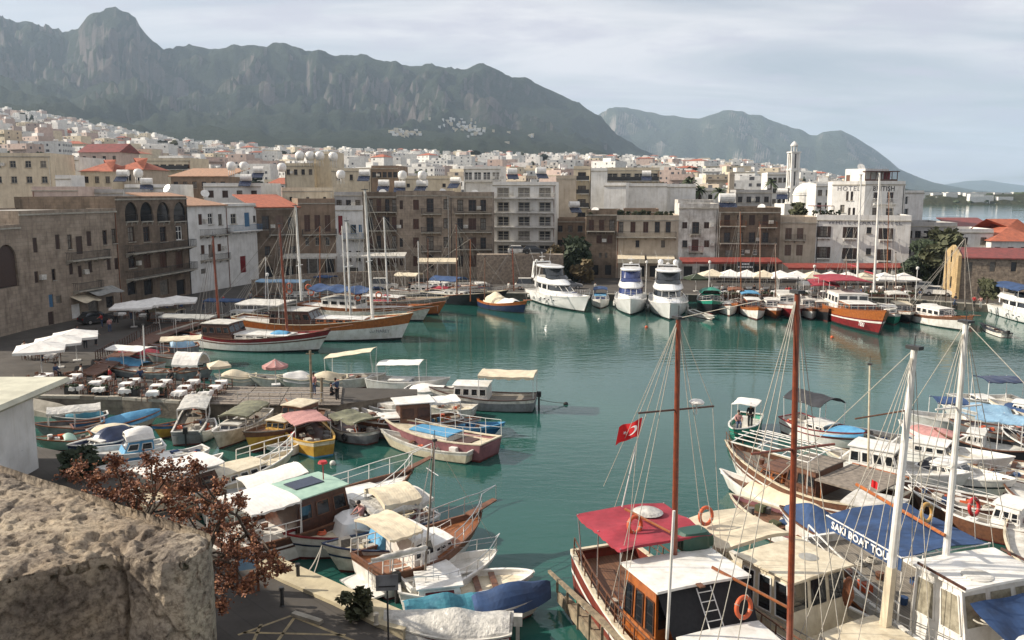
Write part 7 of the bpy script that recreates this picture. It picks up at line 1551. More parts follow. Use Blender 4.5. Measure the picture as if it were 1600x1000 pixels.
 s=Boat('fishing_boat','yellow hulled fishing boat with a two-tier cream wheelhouse, bow to the viewer',bow=(394,708),L=7.6,head=-112,B=2.8,H=.95,sb=.7,hull='yellow_hull',stripe='brown_wood',boot='boot_red',deck='brown_wood',tr=.6,rail='grey_wood');s.cabin(.42,.70,.62,.75,'yellow_hull','cream_paint',nw=2,fwin=3);s.cabin(.18,.46,.68,1.45,'brown_wood','cream_paint',nw=2,fwin=3);s.railing(.4,.98,.5,'grey_wood',n=8)
 s=Boat('fishing_boat','yellow rimmed boat with a faded pink canopy and pale blue bottom',bow=(456,672),stern=(506,714),B=3.0,H=.9,sb=.9,ss=.2,hull='yellow_hull',stripe='cream_paint',boot='sky_blue',deck='dark_wood',tr=.45,rail='yellow_hull',railw=.14);s.canopy(.28,.72,.82,1.8,'pink_cloth',arch=.12,posts=1,sk=.08);s.clutter(.05,.7,10,('red_plastic','rope','cream_cloth','dark_rope'));s.bowsprit(.5)
 s=Boat('fishing_boat','grey round-ended boat under a dark ragged canopy',bow=(520,672),stern=(582,694),B=2.6,H=.8,sb=.5,hull='grey_hull',stripe='dirty_white',deck='dark_wood',tr=.4,rail='grey_wood');s.canopy(.1,.75,.85,1.6,'olive_cloth',arch=.1,droop=.12,posts=2);s.clutter(.1,.9,10);s.tyres((.3,.6),1)
 s=Boat('cabin_boat','boat with a tall red-brown box cabin under a curled white roof sheet',bow=(572,684),stern=(716,672),B=2.7,H=.95,sb=.5,hull='grey_hull',stripe='brown_wood',deck='grey_wood',rail='dirty_white',tr=.8);s.cabin(.32,.66,.8,1.75,'brown_wood','white_paint',nw=2,fwin=2,fr=.1,ov=.3,glass='dark_wood');s.cabin(.62,.88,.66,.6,'rust','white_paint',nw=1,fwin=0);s.clutter(.02,.3,7,('buoy_orange','yellow_hull','red_plastic','sky_blue'));s.canopy(.0,.34,.8,2.4,'white_cloth',arch=.1,posts=1)
 s=bt(14,'tour_boat','old pink and plum hulled boat with a blue painted cabin top and white rim',(612,686),(764,716),2.9,H=1.05,sb=.5,hull='pink_hull',stripe='pink_hull',boot='boot_red',deck='cream_paint',rail='cream_paint',railw=.16,tr=.85);s.cabin(.32,.74,.66,.38,'dirty_white','sky_blue',nw=0,fwin=0,fr=.1,ov=.05,taper=.8);s.railing(.0,.6,1.1,'white_steel',n=4,pulpit=False);s.box(.22,0,1.2,1.4,.12,'dark_wood',name='hatch')
 s=bt(15,'rowing_boat','peeling cream rowing boat lying alongside the pink hulled boat',(610,698),(736,722),1.8,H=.65,sb=.5,hull='cream_paint',stripe='dirty_white',boot='boot_dark',deck='grey_wood',rail='dirty_white',tr=.75);s.thwarts((.2,.45,.7));s.clutter(.1,.6,8);
 s=bt(16,'tour_boat','grey-white tour boat with a glazed cabin and a long straw coloured awning',(686,634),(834,640),2.8,H=.95,sb=.6,hull='grey_hull',stripe='dirty_white',boot='boot_dark',deck='grey_wood',rail='dark_wood',tr=.8);s.cabin(.46,.82,.78,1.15,'white_paint','white_paint',nw=4,fwin=2,fr=.1,wh=.45);s.canopy(-.02,.55,.92,2.9,'cream_cloth',arch=.12,posts=1,sk=.2);s.outboard();s.tyres((.45,),-1)
 s=bt(17,'rowing_boat','bright blue open boat moored behind the pink hulled one',(772,680),(704,676),1.7,H=.55,hull='blue_hull',stripe='sky_blue',deck='sky_blue',rail='sky_blue');s.clutter(.2,.8,4,('sky_blue','dirty_white'));s.thwarts((.3,.6))
 s=bt(177,'rowing_boat','second blue boat with a grey lump of netting beside the bright one',(736,672),(668,668),1.7,H=.55,hull='blue_hull',stripe='dirty_white',deck='sky_blue');s.clutter(.2,.8,7)
 s=bt(18,'rowing_boat','white open boat pointing at the pier end in front of the glazed cabin',(652,645),(738,652),2.0,H=.7,hull='dirty_white',deck='cream_paint',rail='dirty_white');s.thwarts((.3,.55));s.clutter(.2,.8,4)
 s=bt(188,'rowing_boat','flat white boat with a grey box behind the brown cabin',(560,640),(640,652),2.1,H=.65,hull='dirty_white',deck='dirty_white',rail='white_paint');s.box(.4,0,1.4,1.0,.5,'dirty_white',name='engine_box');s.clutter(.1,.9,4)
 s=bt(19,'cabin_boat','boat behind the pier with a leaf-shaped cream awning held high',(590,604),(510,602),2.4,H=.8,hull='dirty_white',deck='grey_wood',rail='white_paint');s.canopy(.05,.95,.95,3.0,'cream_cloth',arch=.1,posts=1,sk=0,tilt=.7);s.clutter(.2,.8,6,('red_plastic','dirty_white','brown_wood'))
 s=bt(199,'motor_boat','long low white boat with a curved white awning at the pier head',(690,612),(580,606),2.4,H=.85,hull='white_paint',deck='dirty_white',rail='white_paint');s.canopy(.15,.75,.9,2.4,'white_cloth',arch=.2,posts=1,sk=0,tilt=.2);s.cabin(.3,.6,.7,.35,'white_paint','white_paint',nw=2)
 for i,(a,b_,m,lab)in enumerate([((350,604),(398,601),'cream_cloth','small boat heaped under a cream sheet behind the last restaurant tables'),((402,604),(444,602),'dirty_white','open white boat with red and blue gear behind the timber deck'),((446,606),(490,603),'white_cloth','boat with a rolled white sheet left of the tall post'),((495,606),(540,604),'cream_cloth','boat with a square cream cover at the end of the timber deck')]):
  s=bt(20+i,'rowing_boat',lab,a,b_,2.0,H=.75,hull='dirty_white',deck='grey_wood',rail='cream_paint')
  if m!='dirty_white':s.tarp(.15,.85,m,.65,.02,seed=i)
  s.clutter(.1,.9,6,('red_plastic','blue_cloth','rope','dark_rope'))
 s=bt(30,'motor_boat','boat with a white swept canopy behind the brown cabin yacht',(362,822),(486,795),2.6,H=.9,hull='white_paint',deck='dirty_white',rail='white_paint');s.canopy(.1,.85,.85,2.3,'canvas_white',arch=.12,posts=1,tilt=-.3,sk=.05);s.clutter(.1,.8,5)
 s=bt(31,'motor_boat','grey decked boat between the cream cruiser and the white swept canopy',(452,790),(318,812),2.6,H=.85,hull='white_paint',deck='grey_wood',rail='white_paint');s.cabin(.3,.6,.7,.5,'dirty_white','grey_cloth',nw=3);s.clutter(.1,.9,6)
 s=bt(21,'motor_yacht','wooden yacht with a dark mahogany cabin, mint roof and long white bow rail',(618,796),(350,888),3.7,H=1.25,sb=.7,hull='white_paint',stripe='dark_wood',boot='boot_red',deck='white_paint',rail='brown_wood',rake=1.3,cat='motor boat',tr=.8,band='dark_wood')
 c,zt=s.cabin(.30,.62,.80,1.75,'dark_wood','mint_paint',nw=3,fwin=2,fr=.3,ov=.15,wh=.4);s.cabin(.62,.90,.66,.35,'white_paint','white_paint',nw=3,fwin=0,fr=.2,ov=.05,taper=.6);s.canopy(.06,.32,.90,zt+.05,'canvas_white',arch=.12,posts=1,sk=.1);s.box(.45,.2,1.6,1.1,.05,'solar',z=zt+.06,name='solar_panel');s.bowsprit(1.3,'brown_wood',.35,plat=True);s.railing(.60,.98,.8,'white_steel',n=5,r=.022);s.railing(.02,.3,.7,'white_steel',n=4,pulpit=False,r=.022);s.box(.12,0,1.0,.9,.6,'dirty_white',name='table');s.clutter(.03,.28,6)
 b=MB();b.tube((s.X(.55),0,zt),(s.X(.55),0,zt+.9),.03,n=5);b.lathe([(.05,0),(.25,.05),(.2,.16)],10,(s.X(.55),0,zt+.85));b.build('radar','red_plastic',s.root)
 s=bt(22,'fishing_boat','white double-ended boat with red rim and a boxy white sheet over the engine',(470,874),(646,832),2.7,H=.9,sb=.55,ss=.3,hull='white_paint',stripe='white_paint',band='navy_hull',deck='cream_paint',rail='red_hull',railw=.13,tr=.35);b=MB();loft(b,[(.7,s.X(.42),s.X(.72),.85),(1.5,s.X(.44),s.X(.68),.75),(1.7,s.X(.46),s.X(.62),.6)],n=16,p=5);b.build('engine_cover','clean_white',s.root);s.canopy(.02,.36,.95,2.3,'cream_cloth',arch=.3,posts=1,sk=.25);s.clutter(.1,.9,6)
 s=bt(222,'motor_boat','boat under a crumpled pale sheet awning behind the blue box boat',(560,858),(668,826),2.4,H=.85,hull='dirty_white',deck='dark_wood',rail='white_paint');s.canopy(.1,.95,1.0,2.1,'plastic_sheet',arch=.15,droop=.12,posts=2,sk=.2);s.clutter(.1,.9,6)
 s=bt(23,'fishing_boat','white boat with dark blue rim and a bright blue box shaped cover',(532,894),(690,858),2.6,H=.95,sb=.6,hull='dirty_white',stripe='dirty_white',boot='boot_red',band='navy_hull',deck='cream_paint',rail='navy_hull',railw=.1,tr=.6);b=MB();loft(b,[(.8,s.X(.34),s.X(.72),.95),(1.6,s.X(.36),s.X(.66),.85),(1.85,s.X(.38),s.X(.6),.6)],n=16,p=5);b.build('engine_cover','sky_blue',s.root);s.clutter(.7,.95,6,('rope','dark_rope'));s.railing(.0,.35,.6,'white_paint',n=3,pulpit=False)
 b=MB();a=(s.xx(1,1),0,s.zs(1)-.1);e=s.loc(at(468,905,.95));b.sag(a,e,.25,.03);b.sag(a,e+Vector((0,.9,0)),.3,.025);b.build('mooring_line','rope',s.root)
 s=bt(24,'motor_yacht','white yacht with a brown planked foredeck, cream awning and pulpit rail',(722,872),(580,922),3.2,H=1.15,sb=.85,hull='white_paint',stripe='brown_wood',boot='boot_red',deck='varnish',rail='brown_wood',rake=1.2,cat='motor boat',tr=.85);s.cabin(.55,.80,.62,.45,'white_paint','white_paint',nw=3,fwin=0,fr=.2,taper=.75);s.cabin(.30,.58,.74,1.3,'white_paint','white_paint',nw=2,fwin=3,fr=.4,ov=.15,wh=.5);s.canopy(.02,.36,.92,2.75,'cream_cloth',arch=.15,posts=1,sk=.1);s.bowsprit(.8,'brown_wood',.35,plat=True);s.railing(.68,.98,.75,'steel',n=4,r=.02);s.railing(.0,.4,.65,'white_paint',n=5,pulpit=False,r=.025);b=MB();b.box(s.X(0)-.85,s.X(0)-.05,-1.2,1.2,.25,.33);b.build('swim_platform','white_paint',s.root)
 b=MB();
 for y in(-.5,-.2):b.tube((s.X(0)-.25,y,.35),(s.X(0)-.22,y,1.2),.02,n=4)
 for k in range(3):b.tube((s.X(0)-.24,-.5,.5+k*.25),(s.X(0)-.24,-.2,.5+k*.25),.02,n=4)
 b.build('ladder','steel',s.root)
 s=bt(25,'sailing_boat','small white sailing boat with a bare slim mast and grey deck at its bow',(752,905),(634,938),2.5,H=.85,sb=.35,hull='white_paint',stripe='white_paint',deck='dirty_white',rail='white_paint',cat='sailing boat',tr=.8,full=2.0);s.cabin(.3,.62,.66,.45,'white_paint','white_paint',nw=2,fwin=2,fr=.25);s.mast_px((664,890),(677,688),1.3,.05,'grey_wood');s.spreader(5.6,.55,m='steel',r=.02);s.stays(1,'steel',.01);s.railing(.02,.98,.5,'steel',n=8);s.boom(2.2,2.6,'steel','dirty_white',r=.04);s.outboard()
 s=bt(26,'cabin_boat','small white launch with an oval side window and open round end',(806,932),(630,948),2.1,H=.75,sb=.3,hull='white_paint',stripe='white_paint',deck='cream_paint',rail='white_paint',railw=.12,tr=.5,full=3.2);s.cabin(.12,.5,.78,.6,'white_paint','white_paint',nw=1,fwin=3,fr=.1,wh=.45,glass='red_hull');s.thwarts((.65,.8))
 s=bt(27,'rowing_boat','boat wrapped in a blue and teal tarpaulin with a peaked end',(830,962),(640,985),2.0,H=.7,sb=.3,hull='white_paint',stripe='white_paint',deck='grey_wood',rail='dirty_white',tr=.8);s.tarp(.0,.56,'teal_cloth',.5,.14,.22,3);s.tarp(.5,1.0,'blue_cloth',.55,.12,.25,6)
 s=bt(28,'rowing_boat','boat covered by wrinkled translucent plastic with a red hull showing at its end',(628,1002),(792,1006),2.2,H=.7,sb=.2,hull='red_hull',stripe='red_hull',boot='boot_dark',deck='grey_wood',rail='dirty_white',tr=.8);s.tarp(.02,.97,'plastic_sheet',.5,.10,.2,7);s.outboard('dirty_white')
 for i,(lab,bow,st,B,hull,kind,m)in enumerate([('tiny white dinghy with oars floating behind the yellow hulled boat',(432,716),(462,706),1.2,'white_paint','thw',0),('white boat nose between the silver and olive canopies',(318,692),(322,672),1.7,'white_paint','clut',0),('weathered boat with blue gear right of the dark ragged canopy',(592,668),(548,652),1.9,'dirty_white','clut',0),('narrow skiff with teal cover in the inner basin corner',(100,668),(165,660),1.5,'grey_hull','tarp','teal_cloth'),('small boat with folded tan awning beside the navy boat',(205,688),(150,684),1.8,'dirty_white','tarp','cream_cloth'),('white punt between the blue cabin boat and the cream cruiser',(265,728),(318,716),1.6,'white_paint','clut',0),('grey tender tied behind the cream cruiser',(330,738),(285,748),1.6,'dirty_white','tarp','grey_cloth'),('white tender under the bow rail of the wooden yacht',(560,790),(505,808),1.8,'white_paint','thw',0),('boat with striped gear left of the pink hulled boat',(602,672),(560,664),1.7,'cream_paint','clut',0),('white boat beyond the glazed cabin tour boat',(700,622),(640,618),2.0,'white_paint','tarp','white_cloth')]):
  s=bt(300+i,'rowing_boat',lab,bow,st,B,H=.6,hull=hull,deck='grey_wood',rail='white_paint',tr=.75)
  if kind=='thw':s.thwarts((.3,.6))
  elif kind=='clut':s.clutter(.1,.9,8)
  else:s.tarp(.1,.8,m,.5,.03,seed=i)
near_left()
def car(p,rz,paint,label,van=False):
 r=empty('parked_car',p,rz,label,'car','cars parked along the quay');L,W=(4.2,1.7)if not van else(4.6,1.85)
 pr=[(-L/2,.35),(-L/2,.85),(-L/2+.25,1.0),(-L/2+.5,1.02),(L/2-1.05,.98),(L/2-.15,.78),(L/2,.6),(L/2,.35)]
 def ex(pf,w0,w1=None,zc=1.0):
  b=MB();n=len(pf);w1=w0 if w1 is None else w1;top=max(z for _,z in pf);lo=min(z for _,z in pf)
  f=lambda z:lerp(w0,w1,(z-lo)/(top-lo));vs=[(x,-f(z)/2,z)for x,z in pf]+[(x,f(z)/2,z)for x,z in pf]
  b.add(vs,[tuple(range(n)),tuple(range(2*n-1,n-1,-1))]+[(i,n+i,n+(i+1)%n,(i+1)%n)for i in range(n)]);return b
 ex(pr,W,W*.96).build('body',paint,r,fix=True)
 hh=1.45 if not van else 1.85
 cb=[(-L/2+.25,1.0),(-L/2+.6,hh),(L/2-1.9,hh),(L/2-1.15,.99)]
 ex(cb,W*.93,W*.78).build('windows','glass',r,fix=True)
 b=MB();b.box(-L/2+.58,L/2-1.88,-W*.395,W*.395,hh-.02,hh+.05);b.build('roof',paint,r)
 for x in(-L/2+.8,L/2-.85):
  for q in(-1,1):b=MB();b.tube((x,q*(W/2-.2),.32),(x,q*(W/2+.02),.32),.32,n=14);w=b.build('wheel','rubber',r);b=MB();b.tube((x,q*(W/2+.015),.32),(x,q*(W/2+.03),.32),.18,n=10);b.build('hubcap','steel',w)
 for q in(-1,1):b=MB();b.box(L/2-.08,L/2+.01,q*W*.34-.18,q*W*.34+.18,.60,.74);b.build('headlight','white_paint',r);b=MB();b.box(-L/2-.01,-L/2+.05,q*W*.38-.1,q*W*.38+.1,.65,.85);b.build('tail_light','red_plastic',r)
 return r
def parasol_meshes(m,w=3.6,h=2.5,rise=.75,val=.22,sq=True):
 c=MB();n=4 if sq else 8;k=6;rr=w/2*(1.414 if sq else 1);off=math.pi/4 if sq else 0
 rim=[]
 for i in range(n):
  a0,a1=off+2*math.pi*i/n,off+2*math.pi*(i+1)/n
  for j in range(k):t=j/k;rim.append((lerp(math.cos(a0),math.cos(a1),t)*rr,lerp(math.sin(a0),math.sin(a1),t)*rr,h-.06*math.sin(math.pi*t)))
 N_=len(rim);mid=[(x*.5,y*.5,h+rise*.42)for x,y,z in rim];lo=[(x*1.0,y*1.0,z-val)for x,y,z in rim]
 c.v=rim+mid+lo+[(0,0,h+rise)]
 for i in range(N_):q=(i+1)%N_;c.f+=[(i,q,N_+q,N_+i),(N_+i,N_+q,3*N_),(2*N_+i,2*N_+q,q,i)]
 c.m=[0]*len(c.f);p=MB();p.tube((0,0,0),(0,0,h+rise),.045,n=8);p.box(-.35,.35,-.35,.35,0,.08)
 r=MB()
 for i in range(n):a=off+2*math.pi*i/n;r.tube((0,0,h+rise-.04),(math.cos(a)*rr,math.sin(a)*rr,h-.03),.018,n=4);r.tube((0,0,h-.5),(math.cos(a)*rr*.5,math.sin(a)*rr*.5,h+rise*.40),.012,n=4)
 return c.mesh('canopy',m),p.mesh('pole','white_steel'),r.mesh('ribs','white_steel')
PM={}
def parasol(p,rz,m,label,group=None,w=3.6,h=2.5,rise=.75,sq=True):
 k=(m,w,h,rise,sq)
 if k not in PM:PM[k]=parasol_meshes(m,w,h,rise,.22,sq)
 r=empty('parasol',p,rz,label,'parasol',group)
 for n_,me in zip(('canopy','pole','ribs'),PM[k]):inst(n_,me,r)
 return r
def furniture():
 t=empty('table',(0,0,0),0,'x','table');b=MB();s=.46
 def cl(u,v):
  x,y=(u-.5)*2,(v-.5)*2;m=max(abs(x),abs(y));k=s*min(1,m*1.35)/max(m,1e-6);over=max(0,m-.74)/.26;return(x*k*(1+over*.06*math.sin(9*(x+y))),y*k*(1+over*.06*math.cos(8*(x-y))),.76-.30*over*(1+.12*math.sin(7*x-5*y)))
 b.grid(cl,12,12);b.build('tablecloth','white_cloth',t);b=MB()
 for x in(-.36,.36):
  for y in(-.36,.36):b=MB();b.tube((x,y,0),(x,y,.72),.025,n=5);b.build('leg','brown_wood',t)
 c=empty('chair',(0,0,0),0,'x','chair')
 b=MB();b.box(-.21,.21,-.21,.21,.43,.47);b.build('seat','varnish',c)
 b=MB();b.box(-.2,.2,-.23,-.2,.72,.9);b.box(-.2,.2,-.225,-.205,.58,.64);b.build('backrest','brown_wood',c)
 for x in(-.19,.19):
  for y in(-.19,.19):b=MB();b.box(x-.02,x+.02,y-.02,y+.02,0,.43 if y>0 else .9);b.build('leg','brown_wood',c)
 return t,c
def shore():
 random.seed(51)
 ON=['first','second','third','fourth','fifth','sixth','seventh','eighth','ninth','tenth','eleventh','twelfth']
 SN=['nearest under the sunlit parasols','second under the sunlit parasols','under the middle sunlit parasol','between middle and far sunlit parasols','under the farthest sunlit parasol','at the boardwalk corner','left under the shaded parasols','second under the shaded parasols','middle under the shaded parasols','fourth under the shaded parasols','right under the shaded parasols','on the water side, left','on the water side, right']
 T,C=furniture();first=[True,True]
 def put(o,i,p,rz,lab,grp):
  if first[i]:o.location=p;o.rotation_euler=(0,0,rz);o['label']=lab;o['group']=grp;first[i]=False;return o
  return dup(o,p,rz,None,lab,grp)
 rows=[('rear',[(72,584),(117,585),(162,589),(209,592),(257,594),(302,594),(346,595)]),('middle',[(59,589),(104,592),(149,596),(197,598),(245,601),(288,603),(335,603)]),('front',[(119,603),(156,605),(196,607),(239,611),(280,611),(321,611)])]
 ordn=['first','second','third','fourth','fifth','sixth','seventh']
 pos=[]
 for rn,ps in rows:
  for i,(x,y)in enumerate(ps):
   p=at(x,y,1.96);p.z=1.205;rz=random.uniform(-.15,.25)
   put(T,0,p,rz,f'{ordn[i]} white-clothed table from the white wall building in the {rn} row of the pier','white tables on the restaurant pier')
   for a in(0,math.pi):
    q=p+Vector((math.cos(rz+a)*.62,math.sin(rz+a)*.62,0));put(C,1,q,rz+a+math.pi/2,f'brown wooden chair {"right" if a == 0 else "left"} of the {ordn[i]} table in the {rn} row of the pier','brown chairs on the restaurant pier')
   if rn!='rear' or i%2:
    q=p+Vector((-math.sin(rz)*.62,math.cos(rz)*.62,0));put(C,1,q,rz+math.pi,f'brown wooden chair behind the {ordn[i]} table in the {rn} row of the pier','brown chairs on the restaurant pier')
 for i,(x,y,w)in enumerate([(118,619,.75),(165,619,1.3),(214,622,.8),(258,624,.5),(323,626,.7),(60,618,.8)]):
  p=at(x,y,1.2);r=empty('planter',p,.05,['low dark planter box before the second front table','longest dark planter box at the pier edge','square dark planter by the fourth front table','narrow dark planter between two front tables','dark planter nearest to the timber deck','dark planter with red flowers at the landward corner'][i],'planter','planters at the pier edge');b=MB();b.box(-w,w*.2,-.2,.2,0,.7);b.build('box','dark_steel',r);b=MB()
  for k in range(14):b.blob((random.uniform(-w,w*.2),random.uniform(-.15,.15),random.uniform(.72,.9)),.12,.12,.12,5,3,.4)
  b.build('plants','leaf_dark' if i<5 else 'red_shirt',r)
 z=1.22;tops=[(352,605),(400,606),(452,606),(505,606),(535,606)];bots=[(315,632),(372,633),(436,634),(500,634),(532,634)];cnt=0
 for i in range(4):
  a,b_,c,d=at(*bots[i],z),at(*bots[i+1],z),at(*tops[i+1],z),at(*tops[i],z)
  r=empty('deck_section',a,0,['timber deck section next to the last tables','second timber deck section along the pier','third timber deck section with the railing','outermost timber deck section by the tall post'][i],'deck','timber deck sections of the pier')
  n=9
  for k in range(n):
   t0,t1=k/n,(k+.86)/n;h=Vector((0,0,.10+random.uniform(-.02,.02)));q=[a.lerp(d,t0),b_.lerp(c,t0),b_.lerp(c,t1),a.lerp(d,t1)];q=[v-a for v in q];q[0]+=(q[1]-q[0])*.02;q[3]+=(q[2]-q[3])*.02
   mb=MB();mb.add([v+h for v in q]+q,[(0,1,2,3),(4,5,1,0),(6,7,3,2),(5,6,2,1),(7,4,0,3)]);mb.build('board','grey_wood',r)
 f=empty('fence',at(372,632,1.33),0,'light metal fence standing along the front of the timber deck','fence');a=at(372,632,1.33);e=at(505,633,1.33);d=e-a
 for k in range(9):p=d*k/8;b=MB();b.tube(p,p+Vector((0,0,.95)),.025,n=5);b.build('post','steel',f)
 for h in(.5,.95):b=MB();b.tube((0,0,h),d+Vector((0,0,h)),.02,n=5);b.build('rail','steel',f)
 for(x,y0,y1,lab,r_)in[(487,630,548,'tall weathered timber post with a short crosspiece on the deck',.11),(503,628,590,'short thick timber post right of the tall one',.12)]:
  p=at(x,y0,1.3);h=zat(y1,p.y)-1.3;o=empty('mooring_post',p,0,lab,'post');b=MB();b.tube((0,0,0),(.03,0,h),r_,r_*.8,8);b.build('shaft','old_timber',o);b=MB();b.box(-.3,.3,-.05,.05,h*.93,h*.93+.08);b.build('crosspiece','old_timber',o)
 parasol(at(428,604,1.2)+Vector((0,.6,0)),.3,'pink_cloth','faded pink and white round parasol behind the timber deck',w=2.1,h=1.7,rise=.5,sq=False)
 parasol(at(341,598,1.2)+Vector((0,.4,0)),.5,'cream_cloth','small cream parasol over the last restaurant tables',w=1.7,h=1.5,rise=.35)
 g='tall white parasols of the shaded quay'
 for i,(x,y)in enumerate([(62,540),(90,529),(117,520)]):p=at(x,y,3.7);p.z=1.0;parasol(p,.45,'white_cloth',['nearest of three sunlit white parasols beside the boardwalk','middle of three sunlit white parasols beside the boardwalk','farthest of three sunlit white parasols beside the boardwalk'][i],g,w=3.9,h=2.5,rise=.6)
 for i,(x,y)in enumerate([(207,472),(242,467),(276,464)]):p=at(x,y,4.0);p.z=1.0;parasol(p,.3,'grey_cloth' if i==5 else 'white_cloth',['left shaded parasol below the arcaded house','middle shaded parasol below the arcaded house','right shaded parasol below the arcaded house'][i],g,w=4.6,h=2.6,rise=.6)
 g='row of cream parasols along the front quay'
 xs=[1113,1141,1167,1193,1219,1245,1271,1298,1325,1352,1382,1412]
 for i,x in enumerate(xs):
  y=lerp(430,436,i/11);p=at(x,y,3.4);p.z=1.0
  parasol(p,random.uniform(-.1,.1),'canvas_white' if i%3 else 'cream_cloth',f'cream parasol, {["leftmost of the row beside the green one", "second from the green one", "third from the green one", "fourth from the green one", "fifth, before the shuttered house", "sixth, left of the white hotel", "seventh, at the white hotel corner", "eighth, below the hotel lettering", "ninth, behind the two white gulet masts", "tenth, right of the gulet masts", "next to last before the trees", "last of the row before the trees"][i]}',g,w=4.1,h=2.5,rise=.95)
 p=at(1088,434,3.2);p.z=1;parasol(p,.2,'leaf_dark','dark green parasol left of the cream row',w=3.2,h=2.2)
 for i,x in enumerate(range(1105,1425,13)):
  p=at(x,462-(i%2)*7,1.0);p.z=1.005;put(T,0,p,random.uniform(-.3,.3),f'{"inner" if i % 2 else "outer"} white-clothed table beneath the {ON[min(11, i // 2)]} cream parasol of the front quay','tables under the cream parasols')
  for a in(0,math.pi):put(C,1,p+Vector((math.cos(a)*.65,0,0)),a+math.pi/2,f'{"left" if a else "right"} brown chair at the {"inner" if i % 2 else "outer"} table beneath the {ON[min(11, i // 2)]} cream parasol','chairs under the cream parasols')
 for i,(x,y)in enumerate([(50,562),(70,556),(92,547),(112,538),(128,531),(80,566),(190,498),(215,492),(240,488),(265,482),(290,479),(225,500),(250,496)]):
  p=at(x,y,1.0);p.z=1.005;put(T,0,p,random.uniform(-.3,.3),f'white-clothed table on the shaded quay, {SN[i]}','tables of the shaded quay')
  for a in(0,math.pi):put(C,1,p+Vector((math.cos(a)*.65,0,0)),a+math.pi/2,f'{"left" if a else "right"} brown chair at the shaded quay table {SN[i]}','chairs of the shaded quay')
 def awning(px0,px1,y0,y1,m,lab,Y0=None,out=3.2,n=8,val=.35):
  A=atY(px0,y0,Y0);B_=atY(px1,y0,Y0);zo=zat(y1,Y0-out);r=empty('awning',(A.x,Y0,A.z),0,lab,'awning');L=B_.x-A.x;dz=zo-A.z
  for k in range(n):
   b=MB();u0,u1=L*k/n+.02,L*(k+1)/n-.02;b.grid(lambda u,v:(lerp(u0,u1,u),-out*v,dz*v-.05*math.sin(math.pi*u)*v),3,4);b.grid(lambda u,v:(lerp(u0,u1,u),-out*v,dz*v-.04-.05*math.sin(math.pi*u)*v),3,4);b.grid(lambda u,v:(lerp(u0,u1,u),-out,dz-val*v-.05*math.sin(math.pi*u)),3,1);b.build('panel',m,r)
   b=MB();b.tube((u1,-out+.05,dz-.1),(u1,-out+.05,1-A.z),.04,n=5);b.build('post','white_steel',r)
 awning(1060,1214,402,409,'awning_red','red awning under the stained white and brown houses',151.6,3.4,7)
 awning(1222,1417,411,418,'awning_red','red awning along the foot of the white hotel',147.5,3.4,9)
 awning(446,530,396,401,'dirty_white','grey-white awning below the timber house',152.0,3,6);awning(536,636,394,400,'dirty_white','grey-white awning from the narrow house to the corner house',152.0,3,7);awning(655,716,403,409,'cream_cloth','small grey-white awning below the rounded corner',151.5,3,4);awning(775,795,402,408,'dirty_white','short pale awning at the start of the street',151.5,3,2)
 r=empty('restaurant_sign',atY(1165,415,147.6),0,'small black sign with two lines of white lettering under the red awning','sign');b=MB();b.box(-1.6,1.6,0,.06,-.55,.62);b.build('board','lettering_dark',r);b=MB()
 for k in range(5):b.box(-.65+k*.27,-.48+k*.27,-.02,0,.12,.42)
 for k in range(9):b.box(-1.3+k*.30,-1.12+k*.30,-.02,0,-.38,-.1)
 b.build('lettering','lettering_white',r,kind='stuff')
 w=empty('terrace_wall',at(400,461,1.0),0,'rough stone terrace wall behind the moored gulets at the left','wall');pts=[at(398,462,1),at(470,452,1),at(560,447,1),at(640,446,1)]
 for a,b_ in zip(pts[:-1],pts[1:]):
  d=b_-a;L=d.length;mb=MB();mb.box(0,L,0,.6,0,2.5);o=mb.build('wall_section','rubble',w);o.location=a-w.location;o.rotation_euler=(0,0,math.atan2(d.y,d.x))
 a=at(745,444,1);b_=at(880,444,1);mb=MB();mb.box(0,(b_-a).length,0,3,0,zat(398,a.y)-1);o=mb.build('retaining_wall','rubble',loc=a,rz=0);tag(o,'stone retaining wall carrying the street at the foot of the white flats','wall')
 zr=zat(398,a.y)
 for x,m,lab in[(812,'dirty_white','pale car parked on the raised street below the white flats'),(835,'dark_hull','dark car parked beside the pale one on the raised street')]:p=atY(x,396,a.y+1.4);p.z=zr;car(p,0,m,lab)
 for x,y,rz,m,lab,v in[(1452,455,-.6,'grey_hull','silver car standing between the last parasol and the customs house',False),(1466,462,-.5,'white_paint','white car in front of the silver one near the customs house',False),(826,452,.0,'dirty_white','pale car on the quay behind the leftmost motor yacht',True),(890,451,.05,'grey_hull','grey car on the quay between two motor yachts',False),(153,505,.9,'dark_hull','dark car parked in front of the long beige building',False),(866,448,.0,'navy_hull','navy car under the dark trees of the quay',False),(600,452,.1,'dirty_white','white van behind the gulets under the corner house',True)]:
  car(at(x,y,1.005),rz,m,lab,v)
 for i,(x,y,h)in enumerate([(1107,462,5.0),(838,462,5.2),(1009,462,5.0),(1270,466,4.6),(1430,470,4.6),(420,484,4.6)]):
  p=at(x,y,1);r=empty('street_lamp',p,0,['pale lamp post beside the green parasol','lamp post next to the leftmost motor yacht','lamp post between the two right motor yachts','lamp post in front of the white hotel corner','lamp post at the end of the parasol row','lamp post behind the brown masted gulet'][i],'street lamp','street lamps of the quay');b=MB();b.tube((0,0,0),(0,0,h),.07,.05,8);b.build('post','white_steel',r);b=MB();b.lathe([(.05,0),(.2,.1),(.22,.4),(.05,.5)],10,(0,0,h));b.build('lantern','white_paint',r)
